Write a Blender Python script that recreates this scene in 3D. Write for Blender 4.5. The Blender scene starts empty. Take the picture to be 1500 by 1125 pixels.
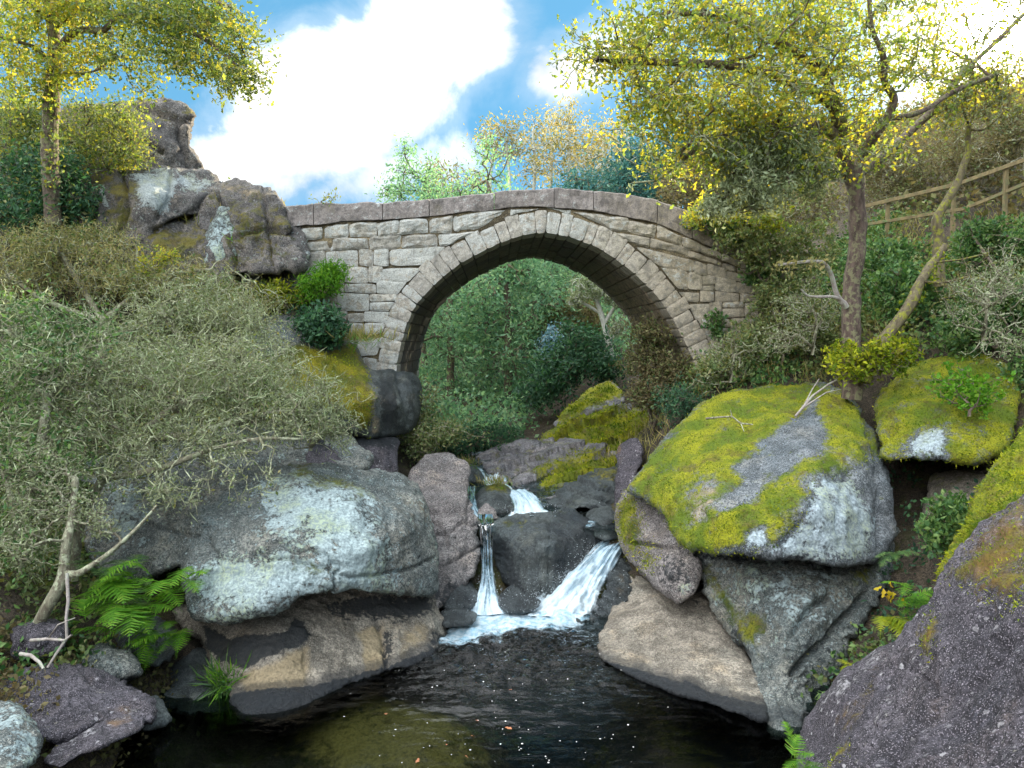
import bpy, math, numpy as np
from mathutils import Vector
from mathutils.geometry import delaunay_2d_cdt
R_ = math.radians
sc = bpy.context.scene
COL = sc.collection
rng = np.random.default_rng(11)

# ------------------------------------------------------------------ camera
F_PX, PITCH, CAM = 1091.0, R_(3.28), np.array([0.0, 0.0, 3.2])
cam = bpy.data.cameras.new('camera'); cam.sensor_width = 36; cam.lens = 36*F_PX/1500
cam.clip_start = 0.05; cam.clip_end = 2000
co = bpy.data.objects.new('camera', cam); COL.objects.link(co)
co.location = CAM; co.rotation_euler = (math.pi/2-PITCH, 0, 0); sc.camera = co

# ------------------------------------------------------------------ light
SUN_AZ, SUN_EL = R_(32.3), R_(19.2)
SDIR = np.array([math.sin(SUN_AZ)*math.cos(SUN_EL), math.cos(SUN_AZ)*math.cos(SUN_EL), math.sin(SUN_EL)])
sl = bpy.data.lights.new('sun', 'SUN'); sl.energy = 5.0; sl.angle = R_(0.5); sl.color = (1.0, 0.86, 0.62)
so = bpy.data.objects.new('sun', sl); COL.objects.link(so)
so.rotation_euler = Vector(-SDIR).to_track_quat('-Z', 'Y').to_euler()
vs = sc.view_settings; vs.view_transform = 'Standard'; vs.look = 'None'; vs.exposure = 1.78; vs.gamma = 1; vs.use_curve_mapping = False
SKY_STRENGTH = 0.05
sc.render.engine = 'CYCLES'
sc.cycles.use_denoising = True
sc.cycles.max_bounces = 6; sc.cycles.diffuse_bounces = 3; sc.cycles.glossy_bounces = 3
sc.cycles.transmission_bounces = 4; sc.cycles.transparent_max_bounces = 12
sc.cycles.caustics_reflective = False; sc.cycles.caustics_refractive = False

# ------------------------------------------------------------------ node helper
class G:
    def __init__(s, nt): s.nt = nt; nt.nodes.clear()
    def n(s, t, ins=None, **p):
        nd = s.nt.nodes.new(t)
        for k, v in p.items(): setattr(nd, k, v)
        for k, v in (ins or {}).items(): s.set(nd.inputs[k], v)
        return nd
    def set(s, sock, v):
        if isinstance(v, bpy.types.NodeSocket): s.nt.links.new(v, sock)
        elif isinstance(v, (tuple, list)) and len(v) == 3 and sock.type == 'RGBA': sock.default_value = (*v, 1)
        else: sock.default_value = v
    def m(s, op, a, b=0.0, c=0.0, clamp=False):
        return s.n('ShaderNodeMath', {0: a, 1: b, 2: c}, operation=op, use_clamp=clamp).outputs[0]
    def vm(s, op, a, b=(0, 0, 0)):
        nd = s.n('ShaderNodeVectorMath', {0: a, 1: b}, operation=op)
        return nd.outputs['Value'] if op in ('DOT_PRODUCT', 'LENGTH', 'DISTANCE') else nd.outputs[0]
    def mix(s, f, a, b, blend='MIX'):
        return s.n('ShaderNodeMix', {0: f, 6: a, 7: b}, data_type='RGBA', blend_type=blend).outputs[2]
    def noise(s, v, scale, detail=4, rough=0.55, dist=0.0):
        return s.n('ShaderNodeTexNoise', {'Vector': v, 'Scale': scale, 'Detail': detail, 'Roughness': rough, 'Distortion': dist}).outputs[0]
    def ss(s, v, lo, hi, a=0.0, b=1.0):
        return s.n('ShaderNodeMapRange', {0: v, 1: lo, 2: hi, 3: a, 4: b}, interpolation_type='SMOOTHSTEP').outputs[0]
    def attr(s, name): return s.n('ShaderNodeAttribute', attribute_name=name).outputs['Fac']
    def scale(s, v, k): return s.n('ShaderNodeVectorMath', {0: v, 1: k}, operation='MULTIPLY').outputs[0]

# ------------------------------------------------------------------ world: Nishita sky with cloud banks
w = bpy.data.worlds.new('World'); sc.world = w; w.use_nodes = True
g = G(w.node_tree)
sky = g.n('ShaderNodeTexSky', sky_type='NISHITA', sun_disc=False, sun_elevation=SUN_EL, sun_rotation=SUN_AZ,
          altitude=100, air_density=1.0, dust_density=0.4, ozone_density=2.5)
d = g.n('ShaderNodeTexCoord').outputs['Generated']
sx = g.n('ShaderNodeSeparateXYZ', {0: d})
yy = g.m('MAXIMUM', sx.outputs[1], 0.05)
u = g.m('DIVIDE', sx.outputs[0], yy); v = g.m('DIVIDE', sx.outputs[2], yy)
uv = g.n('ShaderNodeCombineXYZ', {0: u, 1: v, 2: 0.0}).outputs[0]
cn = g.noise(uv, 6.0, 9, 0.6, 0.3); cn2 = g.noise(uv, 2.6, 5, 0.55)
def capsule(a, b, r):
    ax, ay = a; bx, by = b; L2 = (bx-ax)**2+(by-ay)**2
    t = g.m('ADD', g.m('MULTIPLY', g.m('SUBTRACT', u, ax), (bx-ax)/L2), g.m('MULTIPLY', g.m('SUBTRACT', v, ay), (by-ay)/L2), clamp=True)
    qx = g.m('SUBTRACT', g.m('SUBTRACT', u, ax), g.m('MULTIPLY', t, bx-ax))
    qy = g.m('SUBTRACT', g.m('SUBTRACT', v, ay), g.m('MULTIPLY', t, by-ay))
    return g.m('SUBTRACT', g.m('SQRT', g.m('ADD', g.m('MULTIPLY', qx, qx), g.m('MULTIPLY', qy, qy))), r)
def uvp(x, y): return ((x-750)/1091, (500-y)/1091)
sd = capsule(uvp(345, 245), uvp(655, 45), 0.088)
sd = g.m('MINIMUM', sd, capsule(uvp(800, 125), uvp(960, 60), 0.022))
sd = g.m('MINIMUM', sd, g.m('ADD', capsule(uvp(200, -150), uvp(20, 10), 0.03), 0.03))
nz = g.m('ADD', g.m('MULTIPLY', g.m('SUBTRACT', cn, 0.5), 0.20), g.m('MULTIPLY', g.m('SUBTRACT', cn2, 0.5), 0.10))
sdn = g.m('ADD', sd, nz)
mask = g.ss(sdn, 0.022, -0.028)
wisp = g.m('MULTIPLY', g.ss(g.m('ADD', capsule(uvp(470, 290), uvp(690, 235), 0.02), g.m('MULTIPLY', g.m('SUBTRACT', cn, 0.5), 0.35)), 0.03, -0.05), 0.75)
wisp = g.m('MAXIMUM', wisp, g.m('MULTIPLY', g.ss(sdn, 0.05, 0.0), 0.2))
mask = g.m('MAXIMUM', mask, wisp)
mask = g.m('MULTIPLY', mask, g.ss(sx.outputs[1], 0.1, 0.25))
# other cloud banks: added out of view, overhead and behind, as soft fill light
dn = g.noise(g.scale(d, (1, 1, 2.2)), 1.7, 6, 0.55)
out = g.m('MAXIMUM', g.ss(sx.outputs[1], 0.35, -0.1), g.ss(v, 0.75, 1.2))
oth = g.m('MULTIPLY', g.m('MULTIPLY', g.ss(dn, 0.36, 0.50), out), g.ss(sx.outputs[2], 0.0, 0.12))
side = g.ss(sx.outputs[0], 0.55, -0.55, 0.22, 1.0)        # added banks made brighter at left, to give soft key light from there
shade = g.noise(uv, 4.0, 4, 0.5)
ccol = g.mix(g.ss(shade, 0.35, 0.7), (11.0, 10.9, 10.5), (5.2, 5.5, 5.9))
skyc = g.mix(1.0, sky.outputs[0], (0.20, 0.54, 0.78), 'MULTIPLY')
skyc = g.mix(g.m('MULTIPLY', g.ss(sx.outputs[2], 0.0, 0.25), 0.72), skyc, (1.35, 3.6, 5.5))
c = g.mix(mask, skyc, ccol)
c = g.mix(g.m('MULTIPLY', oth, side), c, (36.0, 37.0, 37.5))
dt = g.m('MAXIMUM', g.vm('DOT_PRODUCT', d, tuple(SDIR)), 0.0)
gl = g.m('ADD', g.m('MULTIPLY', g.m('POWER', dt, 2500.0), 500.0), g.m('ADD', g.m('MULTIPLY', g.m('POWER', dt, 320.0), 22.0), g.m('MULTIPLY', g.m('POWER', dt, 70.0), 4.5)))
glc = g.mix(1.0, (1.0, 0.85, 0.6), g.n('ShaderNodeCombineXYZ', {0: gl, 1: gl, 2: gl}).outputs[0], 'MULTIPLY')
c = g.mix(1.0, c, glc, 'ADD')
bg = g.n('ShaderNodeBackground', {0: c, 1: SKY_STRENGTH})
g.n('ShaderNodeOutputWorld', {0: bg.outputs[0]})

# ------------------------------------------------------------------ geometry helpers
cp, sp = math.cos(PITCH), math.sin(PITCH)
def P(px, py, Y):
    px, py, Y = np.broadcast_arrays(np.asarray(px, float), np.asarray(py, float), np.asarray(Y, float))
    a = (px-750)/F_PX; b = (562.5-py)/F_PX
    dy = cp+b*sp; dz = -sp+b*cp; t = Y/dy
    return np.stack([CAM[0]+t*a, CAM[1]+Y, CAM[2]+t*dz], -1)
def YW(py, z=0.0):
    b = (562.5-py)/F_PX
    return (z-CAM[2])/((-sp+b*cp)/(cp+b*sp))
def _h(ix, iy, iz, s):
    n = (ix*73856093) ^ (iy*19349663) ^ (iz*83492791) ^ (s*2654435)
    n = (n ^ (n >> 13))*1274126177 & 0x7fffffff
    n = (n ^ (n >> 16)) & 0xffff
    return n/32767.5-1.0
def vnoise(p, s=0):
    i = np.floor(p).astype(np.int64); f = p-i; f = f*f*f*(f*(f*6-15)+10); r = 0
    for a in (0, 1):
        wa = f[:, 0] if a else 1-f[:, 0]
        for b in (0, 1):
            wb = wa*(f[:, 1] if b else 1-f[:, 1])
            for c_ in (0, 1):
                r = r+wb*(f[:, 2] if c_ else 1-f[:, 2])*_h(i[:, 0]+a, i[:, 1]+b, i[:, 2]+c_, s)
    return r
def fbm(p, scale, octv=4, s=0, gain=0.5, ridge=False):
    r = 0; a = 1.0; q = np.asarray(p)*scale; t = 0
    for k in range(octv):
        n = vnoise(q+k*17.3, s+k)
        r = r+a*((1-2*np.abs(n)) if ridge else n); t += a; a *= gain; q = q*2.03
    return r/t

BASE = {}
def link(name, me, parent=None, loc=None):
    o = bpy.data.objects.new(name, me); COL.objects.link(o)
    if parent is not None: o.parent = parent
    if loc is not None: o.location = loc
    return o
def tag(o, label=None, cat=None, group=None, kind=None):
    for k, v_ in (('label', label), ('category', cat), ('group', group), ('kind', kind)):
        if v_: o[k] = v_
    return o
def empty(name, loc, label, cat, group=None):
    o = link(name, None, None, loc); BASE[o.name] = np.array(loc, float); o.empty_display_size = 0.2
    return tag(o, label, cat, group)
def raw_mesh(name, V, faces, mat=None, smooth=True, attrs=None, uvs=None):
    me = bpy.data.meshes.new(name); V = np.asarray(V, np.float32)
    if isinstance(faces, np.ndarray): faces = [faces]
    faces = [np.asarray(f, np.int32) for f in faces if len(f)]
    me.vertices.add(len(V)); me.vertices.foreach_set('co', V.ravel())
    li = np.concatenate([f.ravel() for f in faces]); tot = np.concatenate([np.full(len(f), f.shape[1], np.int32) for f in faces])
    me.loops.add(len(li)); me.loops.foreach_set('vertex_index', li)
    me.polygons.add(len(tot)); st = np.zeros(len(tot), np.int32); st[1:] = np.cumsum(tot)[:-1]
    me.polygons.foreach_set('loop_start', st)
    me.polygons.foreach_set('use_smooth', np.full(len(tot), smooth))
    if uvs is not None:
        l = me.uv_layers.new(name='UVMap'); l.data.foreach_set('uv', np.asarray(uvs, np.float32)[li].ravel())
    for k, a in (attrs or {}).items():
        at = me.attributes.new(k, 'FLOAT', 'POINT'); at.data.foreach_set('value', np.asarray(a, np.float32))
    if mat: me.materials.append(mat)
    me.update(calc_edges=True)
    return me
def obj(name, V, faces, mat, parent=None, base=None, **kw):
    V = np.asarray(V, float)
    if parent is not None:
        b = BASE[parent.name]; o = link(name, raw_mesh(name, V-b, faces, mat, **kw), parent); BASE[o.name] = b
    else:
        b = np.array(base if base is not None else [V[:, 0].mean(), V[:, 1].mean(), V[:, 2].min()])
        o = link(name, raw_mesh(name, V-b, faces, mat, **kw), None, b); BASE[o.name] = b
    return o
def cat_mesh(parts):
    Vs, F3, F4, o = [], [], [], 0
    for V, f in parts:
        for ff in (f if isinstance(f, list) else [f]):
            (F3 if ff.shape[1] == 3 else F4).append(ff+o)
        Vs.append(V); o += len(V)
    return np.concatenate(Vs), [np.concatenate(x) for x in (F3, F4) if x]

# ------------------------------------------------------------------ materials
def new_mat(name):
    m = bpy.data.materials.new(name); m.use_nodes = True; return m, G(m.node_tree)
def out_(g, sh): g.n('ShaderNodeOutputMaterial', {0: sh})

def rock_mat(name, c1, c2, lich=0.0, moss=0.0, speck=0.5, lichc=(0.50, 0.56, 0.55), mossc=((0.33, 0.33, 0.02), (0.11, 0.16, 0.015)),
             darkc=(0.022, 0.026, 0.03), tanc=(0.46, 0.36, 0.22), rough=0.85, bump=1.0, streak=0.0, dots=0.0):
    m, g = new_mat(name)
    v = g.n('ShaderNodeTexCoord').outputs['Object']
    n1 = g.noise(v, 1.1, 6, 0.6, 0.4); n2 = g.noise(v, 5.0, 8, 0.65); n3 = g.noise(v, 38.0, 5, 0.7); n4 = g.noise(v, 130.0, 2, 0.6)
    c = g.mix(g.ss(n1, 0.35, 0.66), c1, c2)
    c = g.mix(g.m('MULTIPLY', g.ss(g.noise(v, 2.3, 5, 0.6), 0.50, 0.68), 0.5), c, (c2[0]*1.15, c2[1]*0.98, c2[2]*0.74))
    c = g.mix(g.m('MULTIPLY', g.ss(g.noise(v, 1.7, 4, 0.6), 0.50, 0.66), 0.4), c, (c1[0]*0.72, c1[1]*0.92, c1[2]*1.0))
    # crusty dark growth in blotches, then grain at two sizes
    dk = g.m('ADD', g.noise(v, 3.6, 9, 0.72, 0.5), g.m('MULTIPLY', g.m('SUBTRACT', n2, 0.5), 0.5))
    c = g.mix(g.m('MULTIPLY', g.ss(dk, 0.53, 0.62), 0.7), c, tuple(x*0.33 for x in c1))
    if streak:
        sv = g.scale(v, (6.0, 6.0, 0.7)); c = g.mix(g.m('MULTIPLY', g.ss(g.noise(sv, 1.0, 5, 0.6), 0.5, 0.68), streak), c, tuple(x*0.25 for x in c1))
    c = g.mix(g.m('MULTIPLY', g.ss(n2, 0.44, 0.56), 0.6), c, tuple(x*0.36 for x in c1))
    sp_ = g.m('MULTIPLY', g.ss(n3, 0.42, 0.60), min(1, speck*1.3))
    c = g.mix(sp_, c, tuple(x*0.30 for x in c1))
    c = g.mix(g.m('MULTIPLY', g.ss(n4, 0.56, 0.66), speck), c, tuple(min(1, x*1.9) for x in c2))
    if dots:
        vo = g.n('ShaderNodeTexVoronoi', {'Vector': g.n('ShaderNodeVectorMath', {0: v, 1: g.scale(g.n('ShaderNodeTexNoise', {'Vector': v, 'Scale': 30.0}).outputs[1], (.03, .03, .03))}, operation='ADD').outputs[0], 'Scale': 23.0})
        rr = g.n('ShaderNodeSeparateColor', {0: vo.outputs['Color']}).outputs[0]
        dm = g.m('MULTIPLY', g.ss(g.m('SUBTRACT', vo.outputs['Distance'], g.m('MULTIPLY', g.m('SUBTRACT', rr, 0.45), 0.62)), 0.05, -0.05), g.m('MULTIPLY', g.ss(g.noise(v, 2.6, 4, 0.6), 0.40, 0.62), dots))
        c = g.mix(dm, c, tuple(x*0.9 for x in lichc))
    # tan patches and black algae (some paint in light and shade), pale lichen, moss: each with its own traced shape, broken up by noise
    ta = g.ss(g.m('ADD', g.attr('tan'), g.m('MULTIPLY', g.m('SUBTRACT', g.m('ADD', g.m('MULTIPLY', n2, .5), g.m('MULTIPLY', n1, .5)), 0.5), 2.2)), 0.30, 0.72)
    c = g.mix(g.m('MULTIPLY', ta, 0.85), c, g.mix(g.ss(n3, 0.35, 0.7), tanc, tuple(x*0.55 for x in tanc)))
    da = g.ss(g.m('ADD', g.attr('dark'), g.m('MULTIPLY', g.m('SUBTRACT', g.noise(v, 16.0, 6, 0.7), 0.5), 1.1)), 0.42, 0.58)
    c = g.mix(g.m('MULTIPLY', da, 0.92), c, darkc)
    blot = g.m('ADD', g.m('MULTIPLY', g.noise(v, 7.0, 8, 0.75, 0.4), 0.55), g.m('MULTIPLY', g.noise(v, 26.0, 6, 0.75), 0.45))
    la = g.m('ADD', g.m('ADD', g.m('MULTIPLY', g.attr('lich'), 0.215), lich*0.16), g.m('MULTIPLY', g.m('SUBTRACT', n1, 0.5), 0.25))
    lm = g.ss(g.m('ADD', blot, la), 0.635, 0.675)
    c = g.mix(g.m('MULTIPLY', lm, 0.9), c, g.mix(g.ss(n3, 0.35, 0.62), g.mix(g.ss(g.noise(v, 1.9, 4, 0.6), 0.46, 0.62), lichc, (lichc[0]*.92, lichc[1]*.88, lichc[2]*.58)), tuple(x*0.55 for x in lichc)))
    up = g.n('ShaderNodeSeparateXYZ', {0: g.n('ShaderNodeNewGeometry').outputs['Normal']}).outputs[2]
    ma = g.m('ADD', g.attr('moss'), g.m('MULTIPLY', g.ss(up, 0.25, 0.9), moss))
    mn = g.m('ADD', g.m('MULTIPLY', g.noise(v, 3.0, 6, 0.65), 0.6), g.m('MULTIPLY', g.noise(v, 14.0, 6, 0.7), 0.4))
    mm = g.ss(g.m('ADD', ma, g.m('MULTIPLY', g.m('SUBTRACT', mn, 0.5), 2.6)), 0.30, 0.74)
    mcol = g.mix(g.ss(g.noise(v, 2.6, 5, 0.6), 0.38, 0.62), mossc[0], mossc[1])
    mcol = g.mix(g.m('MULTIPLY', g.ss(g.noise(v, 4.5, 6, 0.65, .4), 0.52, 0.66), 0.7), mcol, (0.17, 0.12, 0.045))
    mcol = g.mix(g.ss(g.noise(v, 55.0, 3, 0.7), 0.45, 0.70), mcol, tuple(x*0.45 for x in mossc[1]))
    c = g.mix(mm, c, mcol)
    hb = g.m('ADD', g.m('MULTIPLY', n2, 0.6), g.m('ADD', g.m('MULTIPLY', n3, 0.30), g.m('MULTIPLY', n4, 0.10)))
    hb = g.m('ADD', hb, g.m('MULTIPLY', g.m('MULTIPLY', mm, g.noise(v, 60.0, 4, 0.8)), 0.6))
    hb = g.m('ADD', hb, g.m('MULTIPLY', lm, 0.10))
    bp = g.n('ShaderNodeBump', {'Strength': 1.0*bump, 'Distance': 0.10, 'Height': hb})
    wet = g.ss(g.m('ADD', g.attr('wet'), g.m('MULTIPLY', g.m('SUBTRACT', n2, 0.5), 0.5)), 0.2, 0.85)
    rg = g.m('SUBTRACT', rough, g.m('MULTIPLY', wet, 0.55), clamp=True)
    c = g.mix(g.m('MULTIPLY', wet, 0.62), c, (0.018, 0.022, 0.028))
    b = g.n('ShaderNodeBsdfPrincipled', {'Base Color': c, 'Roughness': rg, 'Normal': bp.outputs[0]})
    b.inputs['Specular IOR Level'].default_value = 0.35
    out_(g, b.outputs[0]); return m

def leaf_mat(name, cols, trans=0.45, transc=None, rough=0.6, posvar=0.0):
    m, g = new_mat(name)
    r = g.n('ShaderNodeNewGeometry').outputs['Random Per Island']
    cr = g.n('ShaderNodeValToRGB', {0: r}); e = cr.color_ramp.elements
    cr.color_ramp.interpolation = 'LINEAR'
    for k, c in enumerate(cols):
        pos = k/(len(cols)-1)
        el = e[k] if k < 2 else e.new(pos)
        el.position = pos; el.color = (*c, 1)
    e[0].position = 0
    v = g.n('ShaderNodeTexCoord').outputs['Object']
    c = g.mix(g.ss(g.noise(v, 1.3, 3, 0.6), 0.35, 0.7), cr.outputs[0], g.mix(1.0, cr.outputs[0], (0.62, 0.72, 0.6), 'MULTIPLY'))
    if posvar:
        c = g.mix(g.ss(g.noise(v, posvar, 5, 0.6), 0.44, 0.62), c, g.mix(1.0, c, (0.45, 0.62, 0.8), 'MULTIPLY'))
        c = g.mix(g.m('MULTIPLY', g.ss(g.noise(v, posvar*1.6, 5, 0.65, .4), 0.53, 0.66), 0.75), c, (0.19, 0.13, 0.05))
    df = g.n('ShaderNodeBsdfPrincipled', {'Base Color': c, 'Roughness': rough}); df.inputs['Specular IOR Level'].default_value = 0.25
    tc = g.mix(1.0, c, transc or (1.5, 1.35, 0.5), 'MULTIPLY')
    tr = g.n('ShaderNodeBsdfTranslucent', {0: tc})
    out_(g, g.n('ShaderNodeMixShader', {0: trans, 1: df.outputs[0], 2: tr.outputs[0]}).outputs[0]); return m

def bark_mat(name, c1, c2, c3, scale=1.0):
    m, g = new_mat(name); v = g.n('ShaderNodeTexCoord').outputs['Object']
    n1 = g.noise(v, 3.0*scale, 5, 0.6); n2 = g.noise(g.scale(v, (24*scale, 24*scale, 6*scale)), 1.0, 5, 0.65); n3 = g.noise(v, 18*scale, 5, 0.7)
    c = g.mix(g.ss(n2, 0.35, 0.65), c1, c2); c = g.mix(g.ss(g.m('ADD', n3, g.m('MULTIPLY', g.m('SUBTRACT', n1, .5), .5)), 0.50, 0.60), c, c3)
    bp = g.n('ShaderNodeBump', {'Strength': 0.9, 'Distance': 0.03, 'Height': g.m('ADD', n2, g.m('MULTIPLY', n3, .5))})
    out_(g, g.n('ShaderNodeBsdfPrincipled', {'Base Color': c, 'Roughness': 0.9, 'Normal': bp.outputs[0]}).outputs[0]); return m

M = {}
M['rock_lichen'] = rock_mat('lichened granite', (0.125, 0.16, 0.165), (0.32, 0.315, 0.28), lich=0.5, moss=0.0, speck=.7, lichc=(0.50, 0.62, 0.64), dots=.5)
M['rock_tan'] = rock_mat('water worn granite', (0.28, 0.245, 0.20), (0.47, 0.415, 0.34), lich=-0.25, speck=0.55, lichc=(0.50, 0.48, 0.43))
M['rock_moss'] = rock_mat('mossy granite', (0.135, 0.16, 0.18), (0.29, 0.31, 0.33), lich=0.15, moss=0.15, speck=.7, lichc=(0.50, 0.60, 0.66), mossc=((0.44, 0.44, 0.015), (0.17, 0.25, 0.015)), dots=.2)
M['rock_dark'] = rock_mat('dark wet granite', (0.06, 0.072, 0.078), (0.15, 0.172, 0.168), lich=-0.4, rough=0.55, moss=0.1, mossc=((0.36, 0.31, 0.012), (0.12, 0.14, 0.012)))
M['rock_pink'] = rock_mat('pinkish granite', (0.215, 0.195, 0.195), (0.40, 0.36, 0.345), lich=0.1, speck=0.8, dots=.3)
M['rock_purple'] = rock_mat('speckled violet granite', (0.062, 0.056, 0.070), (0.155, 0.138, 0.158), lich=0.35, speck=1.0, lichc=(0.50, 0.48, 0.50), dots=.8, mossc=((0.30, 0.27, 0.03), (0.26, 0.15, 0.04)), tanc=(0.36, 0.21, 0.09))
M['rock_slab'] = rock_mat('layered slab', (0.22, 0.215, 0.23), (0.40, 0.375, 0.385), lich=0.1, moss=0.30, mossc=((0.44, 0.43, 0.016), (0.20, 0.25, 0.016)))
M['rock_cliff'] = rock_mat('grey cliff rock', (0.12, 0.112, 0.115), (0.25, 0.225, 0.205), lich=0.4, moss=0.25, speck=.7, mossc=((0.24, 0.20, 0.04), (0.12, 0.12, 0.02)), streak=0.5, dots=.4, lichc=(0.48, 0.54, 0.55))
M['bank'] = rock_mat('earth bank', (0.07, 0.055, 0.04), (0.13, 0.10, 0.07), lich=-0.6, moss=0.3, mossc=((0.12, 0.13, 0.02), (0.05, 0.07, 0.012)), speck=0.7, tanc=(0.68, 0.48, 0.13), darkc=(0.012, 0.02, 0.03))
M['bark'] = bark_mat('oak bark', (0.065, 0.048, 0.036), (0.14, 0.105, 0.08), (0.17, 0.17, 0.08))
M['bark_oak'] = bark_mat('reddish oak bark', (0.06, 0.04, 0.033), (0.15, 0.105, 0.085), (0.19, 0.18, 0.10))
M['bark_lichen'] = bark_mat('lichen covered bark', (0.12, 0.10, 0.07), (0.26, 0.25, 0.17), (0.38, 0.40, 0.27))
M['bark_moss'] = bark_mat('mossy bark', (0.09, 0.07, 0.04), (0.17, 0.14, 0.08), (0.22, 0.22, 0.03))
M['bark_pale'] = bark_mat('pale bark', (0.34, 0.33, 0.28), (0.50, 0.50, 0.44), (0.55, 0.58, 0.48))
M['bark_dead'] = bark_mat('weathered wood', (0.26, 0.22, 0.20), (0.42, 0.37, 0.34), (0.34, 0.36, 0.28))
M['twig_pale'] = bark_mat('pale lichened twigs', (0.13, 0.125, 0.075), (0.29, 0.29, 0.175), (0.42, 0.44, 0.29))
M['timber'] = bark_mat('sawn timber rail', (0.13, 0.10, 0.05), (0.21, 0.16, 0.075), (0.13, 0.13, 0.06), 0.6)
M['oak_leaf'] = leaf_mat('oak leaves turning yellow', [(0.16, 0.23, 0.07), (0.22, 0.29, 0.075), (0.30, 0.35, 0.08), (0.42, 0.42, 0.07), (0.56, 0.47, 0.05), (0.38, 0.29, 0.09)], 0.55, (1.35, 1.3, 0.6))
M['oak_leaf_green'] = leaf_mat('oak leaves grey green', [(0.08, 0.13, 0.055), (0.13, 0.19, 0.07), (0.19, 0.24, 0.085), (0.32, 0.31, 0.06)], 0.45)
M['lichen'] = leaf_mat('beard lichen', [(0.13, 0.15, 0.08), (0.33, 0.37, 0.23), (0.24, 0.26, 0.12), (0.48, 0.52, 0.36)], 0.25, (1.1, 1.1, 0.8), 0.9)
M['lichen_yellow'] = leaf_mat('ochre lichen twigs', [(0.30, 0.28, 0.13), (0.38, 0.33, 0.14), (0.42, 0.36, 0.17), (0.27, 0.30, 0.15)], 0.3, (1.2, 1.1, 0.7), 0.9)
M['willow_leaf'] = leaf_mat('willow canopy', [(0.11, 0.22, 0.14), (0.18, 0.32, 0.19), (0.26, 0.42, 0.24), (0.36, 0.46, 0.23)], 0.45, (1.1, 1.25, 0.9))
M['dark_leaf'] = leaf_mat('dark evergreen leaves', [(0.025, 0.065, 0.042), (0.045, 0.11, 0.065), (0.065, 0.15, 0.08), (0.09, 0.19, 0.08)], 0.3, (1.0, 1.2, 0.6))
M['euca_leaf'] = leaf_mat('eucalyptus leaves', [(0.16, 0.18, 0.09), (0.26, 0.25, 0.11), (0.36, 0.31, 0.14), (0.42, 0.32, 0.17)], 0.5, (1.4, 1.25, 0.7))
M['hill_leaf'] = leaf_mat('blue green eucalyptus leaves', [(0.04, 0.13, 0.14), (0.06, 0.18, 0.18), (0.09, 0.23, 0.20), (0.14, 0.24, 0.16)], 0.3, (1.0, 1.1, 0.9))
M['bright_leaf'] = leaf_mat('bright green leaves', [(0.06, 0.17, 0.012), (0.09, 0.24, 0.015), (0.13, 0.30, 0.02), (0.20, 0.34, 0.03)], 0.4, (1.1, 1.2, 0.5))
M['ivy_leaf'] = leaf_mat('ivy leaves', [(0.045, 0.11, 0.045), (0.08, 0.17, 0.055), (0.13, 0.23, 0.07), (0.22, 0.30, 0.10)], 0.3, (1.1, 1.2, 0.6), 0.45)
M['under_leaf'] = leaf_mat('undergrowth leaves', [(0.09, 0.14, 0.06), (0.15, 0.21, 0.08), (0.22, 0.25, 0.11), (0.29, 0.26, 0.14)], 0.35)
M['brown_leaf'] = leaf_mat('dry brush', [(0.10, 0.085, 0.05), (0.16, 0.13, 0.07), (0.22, 0.185, 0.09), (0.15, 0.17, 0.065)], 0.35, (1.3, 1.1, 0.7), 0.9)
M['fern_yellow'] = leaf_mat('yellow green fern', [(0.24, 0.32, 0.02), (0.34, 0.38, 0.02), (0.44, 0.42, 0.02)], 0.45, (1.1, 1.1, 0.4))
M['gold_leaf'] = leaf_mat('golden leaf', [(0.45, 0.34, 0.02), (0.55, 0.40, 0.02), (0.5, 0.3, 0.02)], 0.4, (1.1, 1.1, 0.4))
M['moss_tuft'] = leaf_mat('moss blades', [(0.11, 0.17, 0.015), (0.22, 0.27, 0.015), (0.38, 0.40, 0.02), (0.48, 0.46, 0.03)], 0.35, (1.1, 1.1, 0.5), 0.9, 3.0)
M['dry_grass'] = leaf_mat('dry grass blades', [(0.22, 0.20, 0.06), (0.32, 0.27, 0.10), (0.40, 0.33, 0.15), (0.20, 0.22, 0.05)], 0.35, (1.1, 1.1, 0.7), 0.9)
M['red_leaf'] = leaf_mat('fallen leaf', [(0.30, 0.08, 0.04), (0.45, 0.16, 0.08), (0.55, 0.30, 0.16)], 0.1)
M['blue_leaf'] = leaf_mat('blue juvenile eucalyptus leaves', [(0.14, 0.27, 0.34), (0.20, 0.36, 0.44), (0.28, 0.44, 0.50)], 0.2, (1, 1, 1))

# ------------------------------------------------------------------ boulder builder
def catmull(pts, step, closed=True):
    pts = np.array(pts, float); n = len(pts); o = []
    for i in range(n if closed else n-1):
        if closed: a, b, c, d_ = pts[i-1], pts[i], pts[(i+1) % n], pts[(i+2) % n]
        else: a, b, c, d_ = pts[max(i-1, 0)], pts[i], pts[i+1], pts[min(i+2, n-1)]
        k = max(1, int(round(np.linalg.norm(c-b)/step)))
        t = (np.arange(k)/k)[:, None]
        o.append(b+(0.4*(c-a))*(t-2*t*t+t**3)+(c-b)*(3*t*t-2*t**3)+(0.4*(d_-b))*(t**3-t*t))
    if not closed: o.append(pts[-1:])
    return np.concatenate(o)
def inside(p, poly):
    x, y = p[:, 0], p[:, 1]; r = np.zeros(len(p), bool); n = len(poly)
    for i in range(n):
        x1, y1 = poly[i]; x2, y2 = poly[(i+1) % n]
        if y1 == y2: continue
        r ^= ((y1 > y) != (y2 > y)) & (x < (x2-x1)*(y-y1)/(y2-y1)+x1)
    return r
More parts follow.
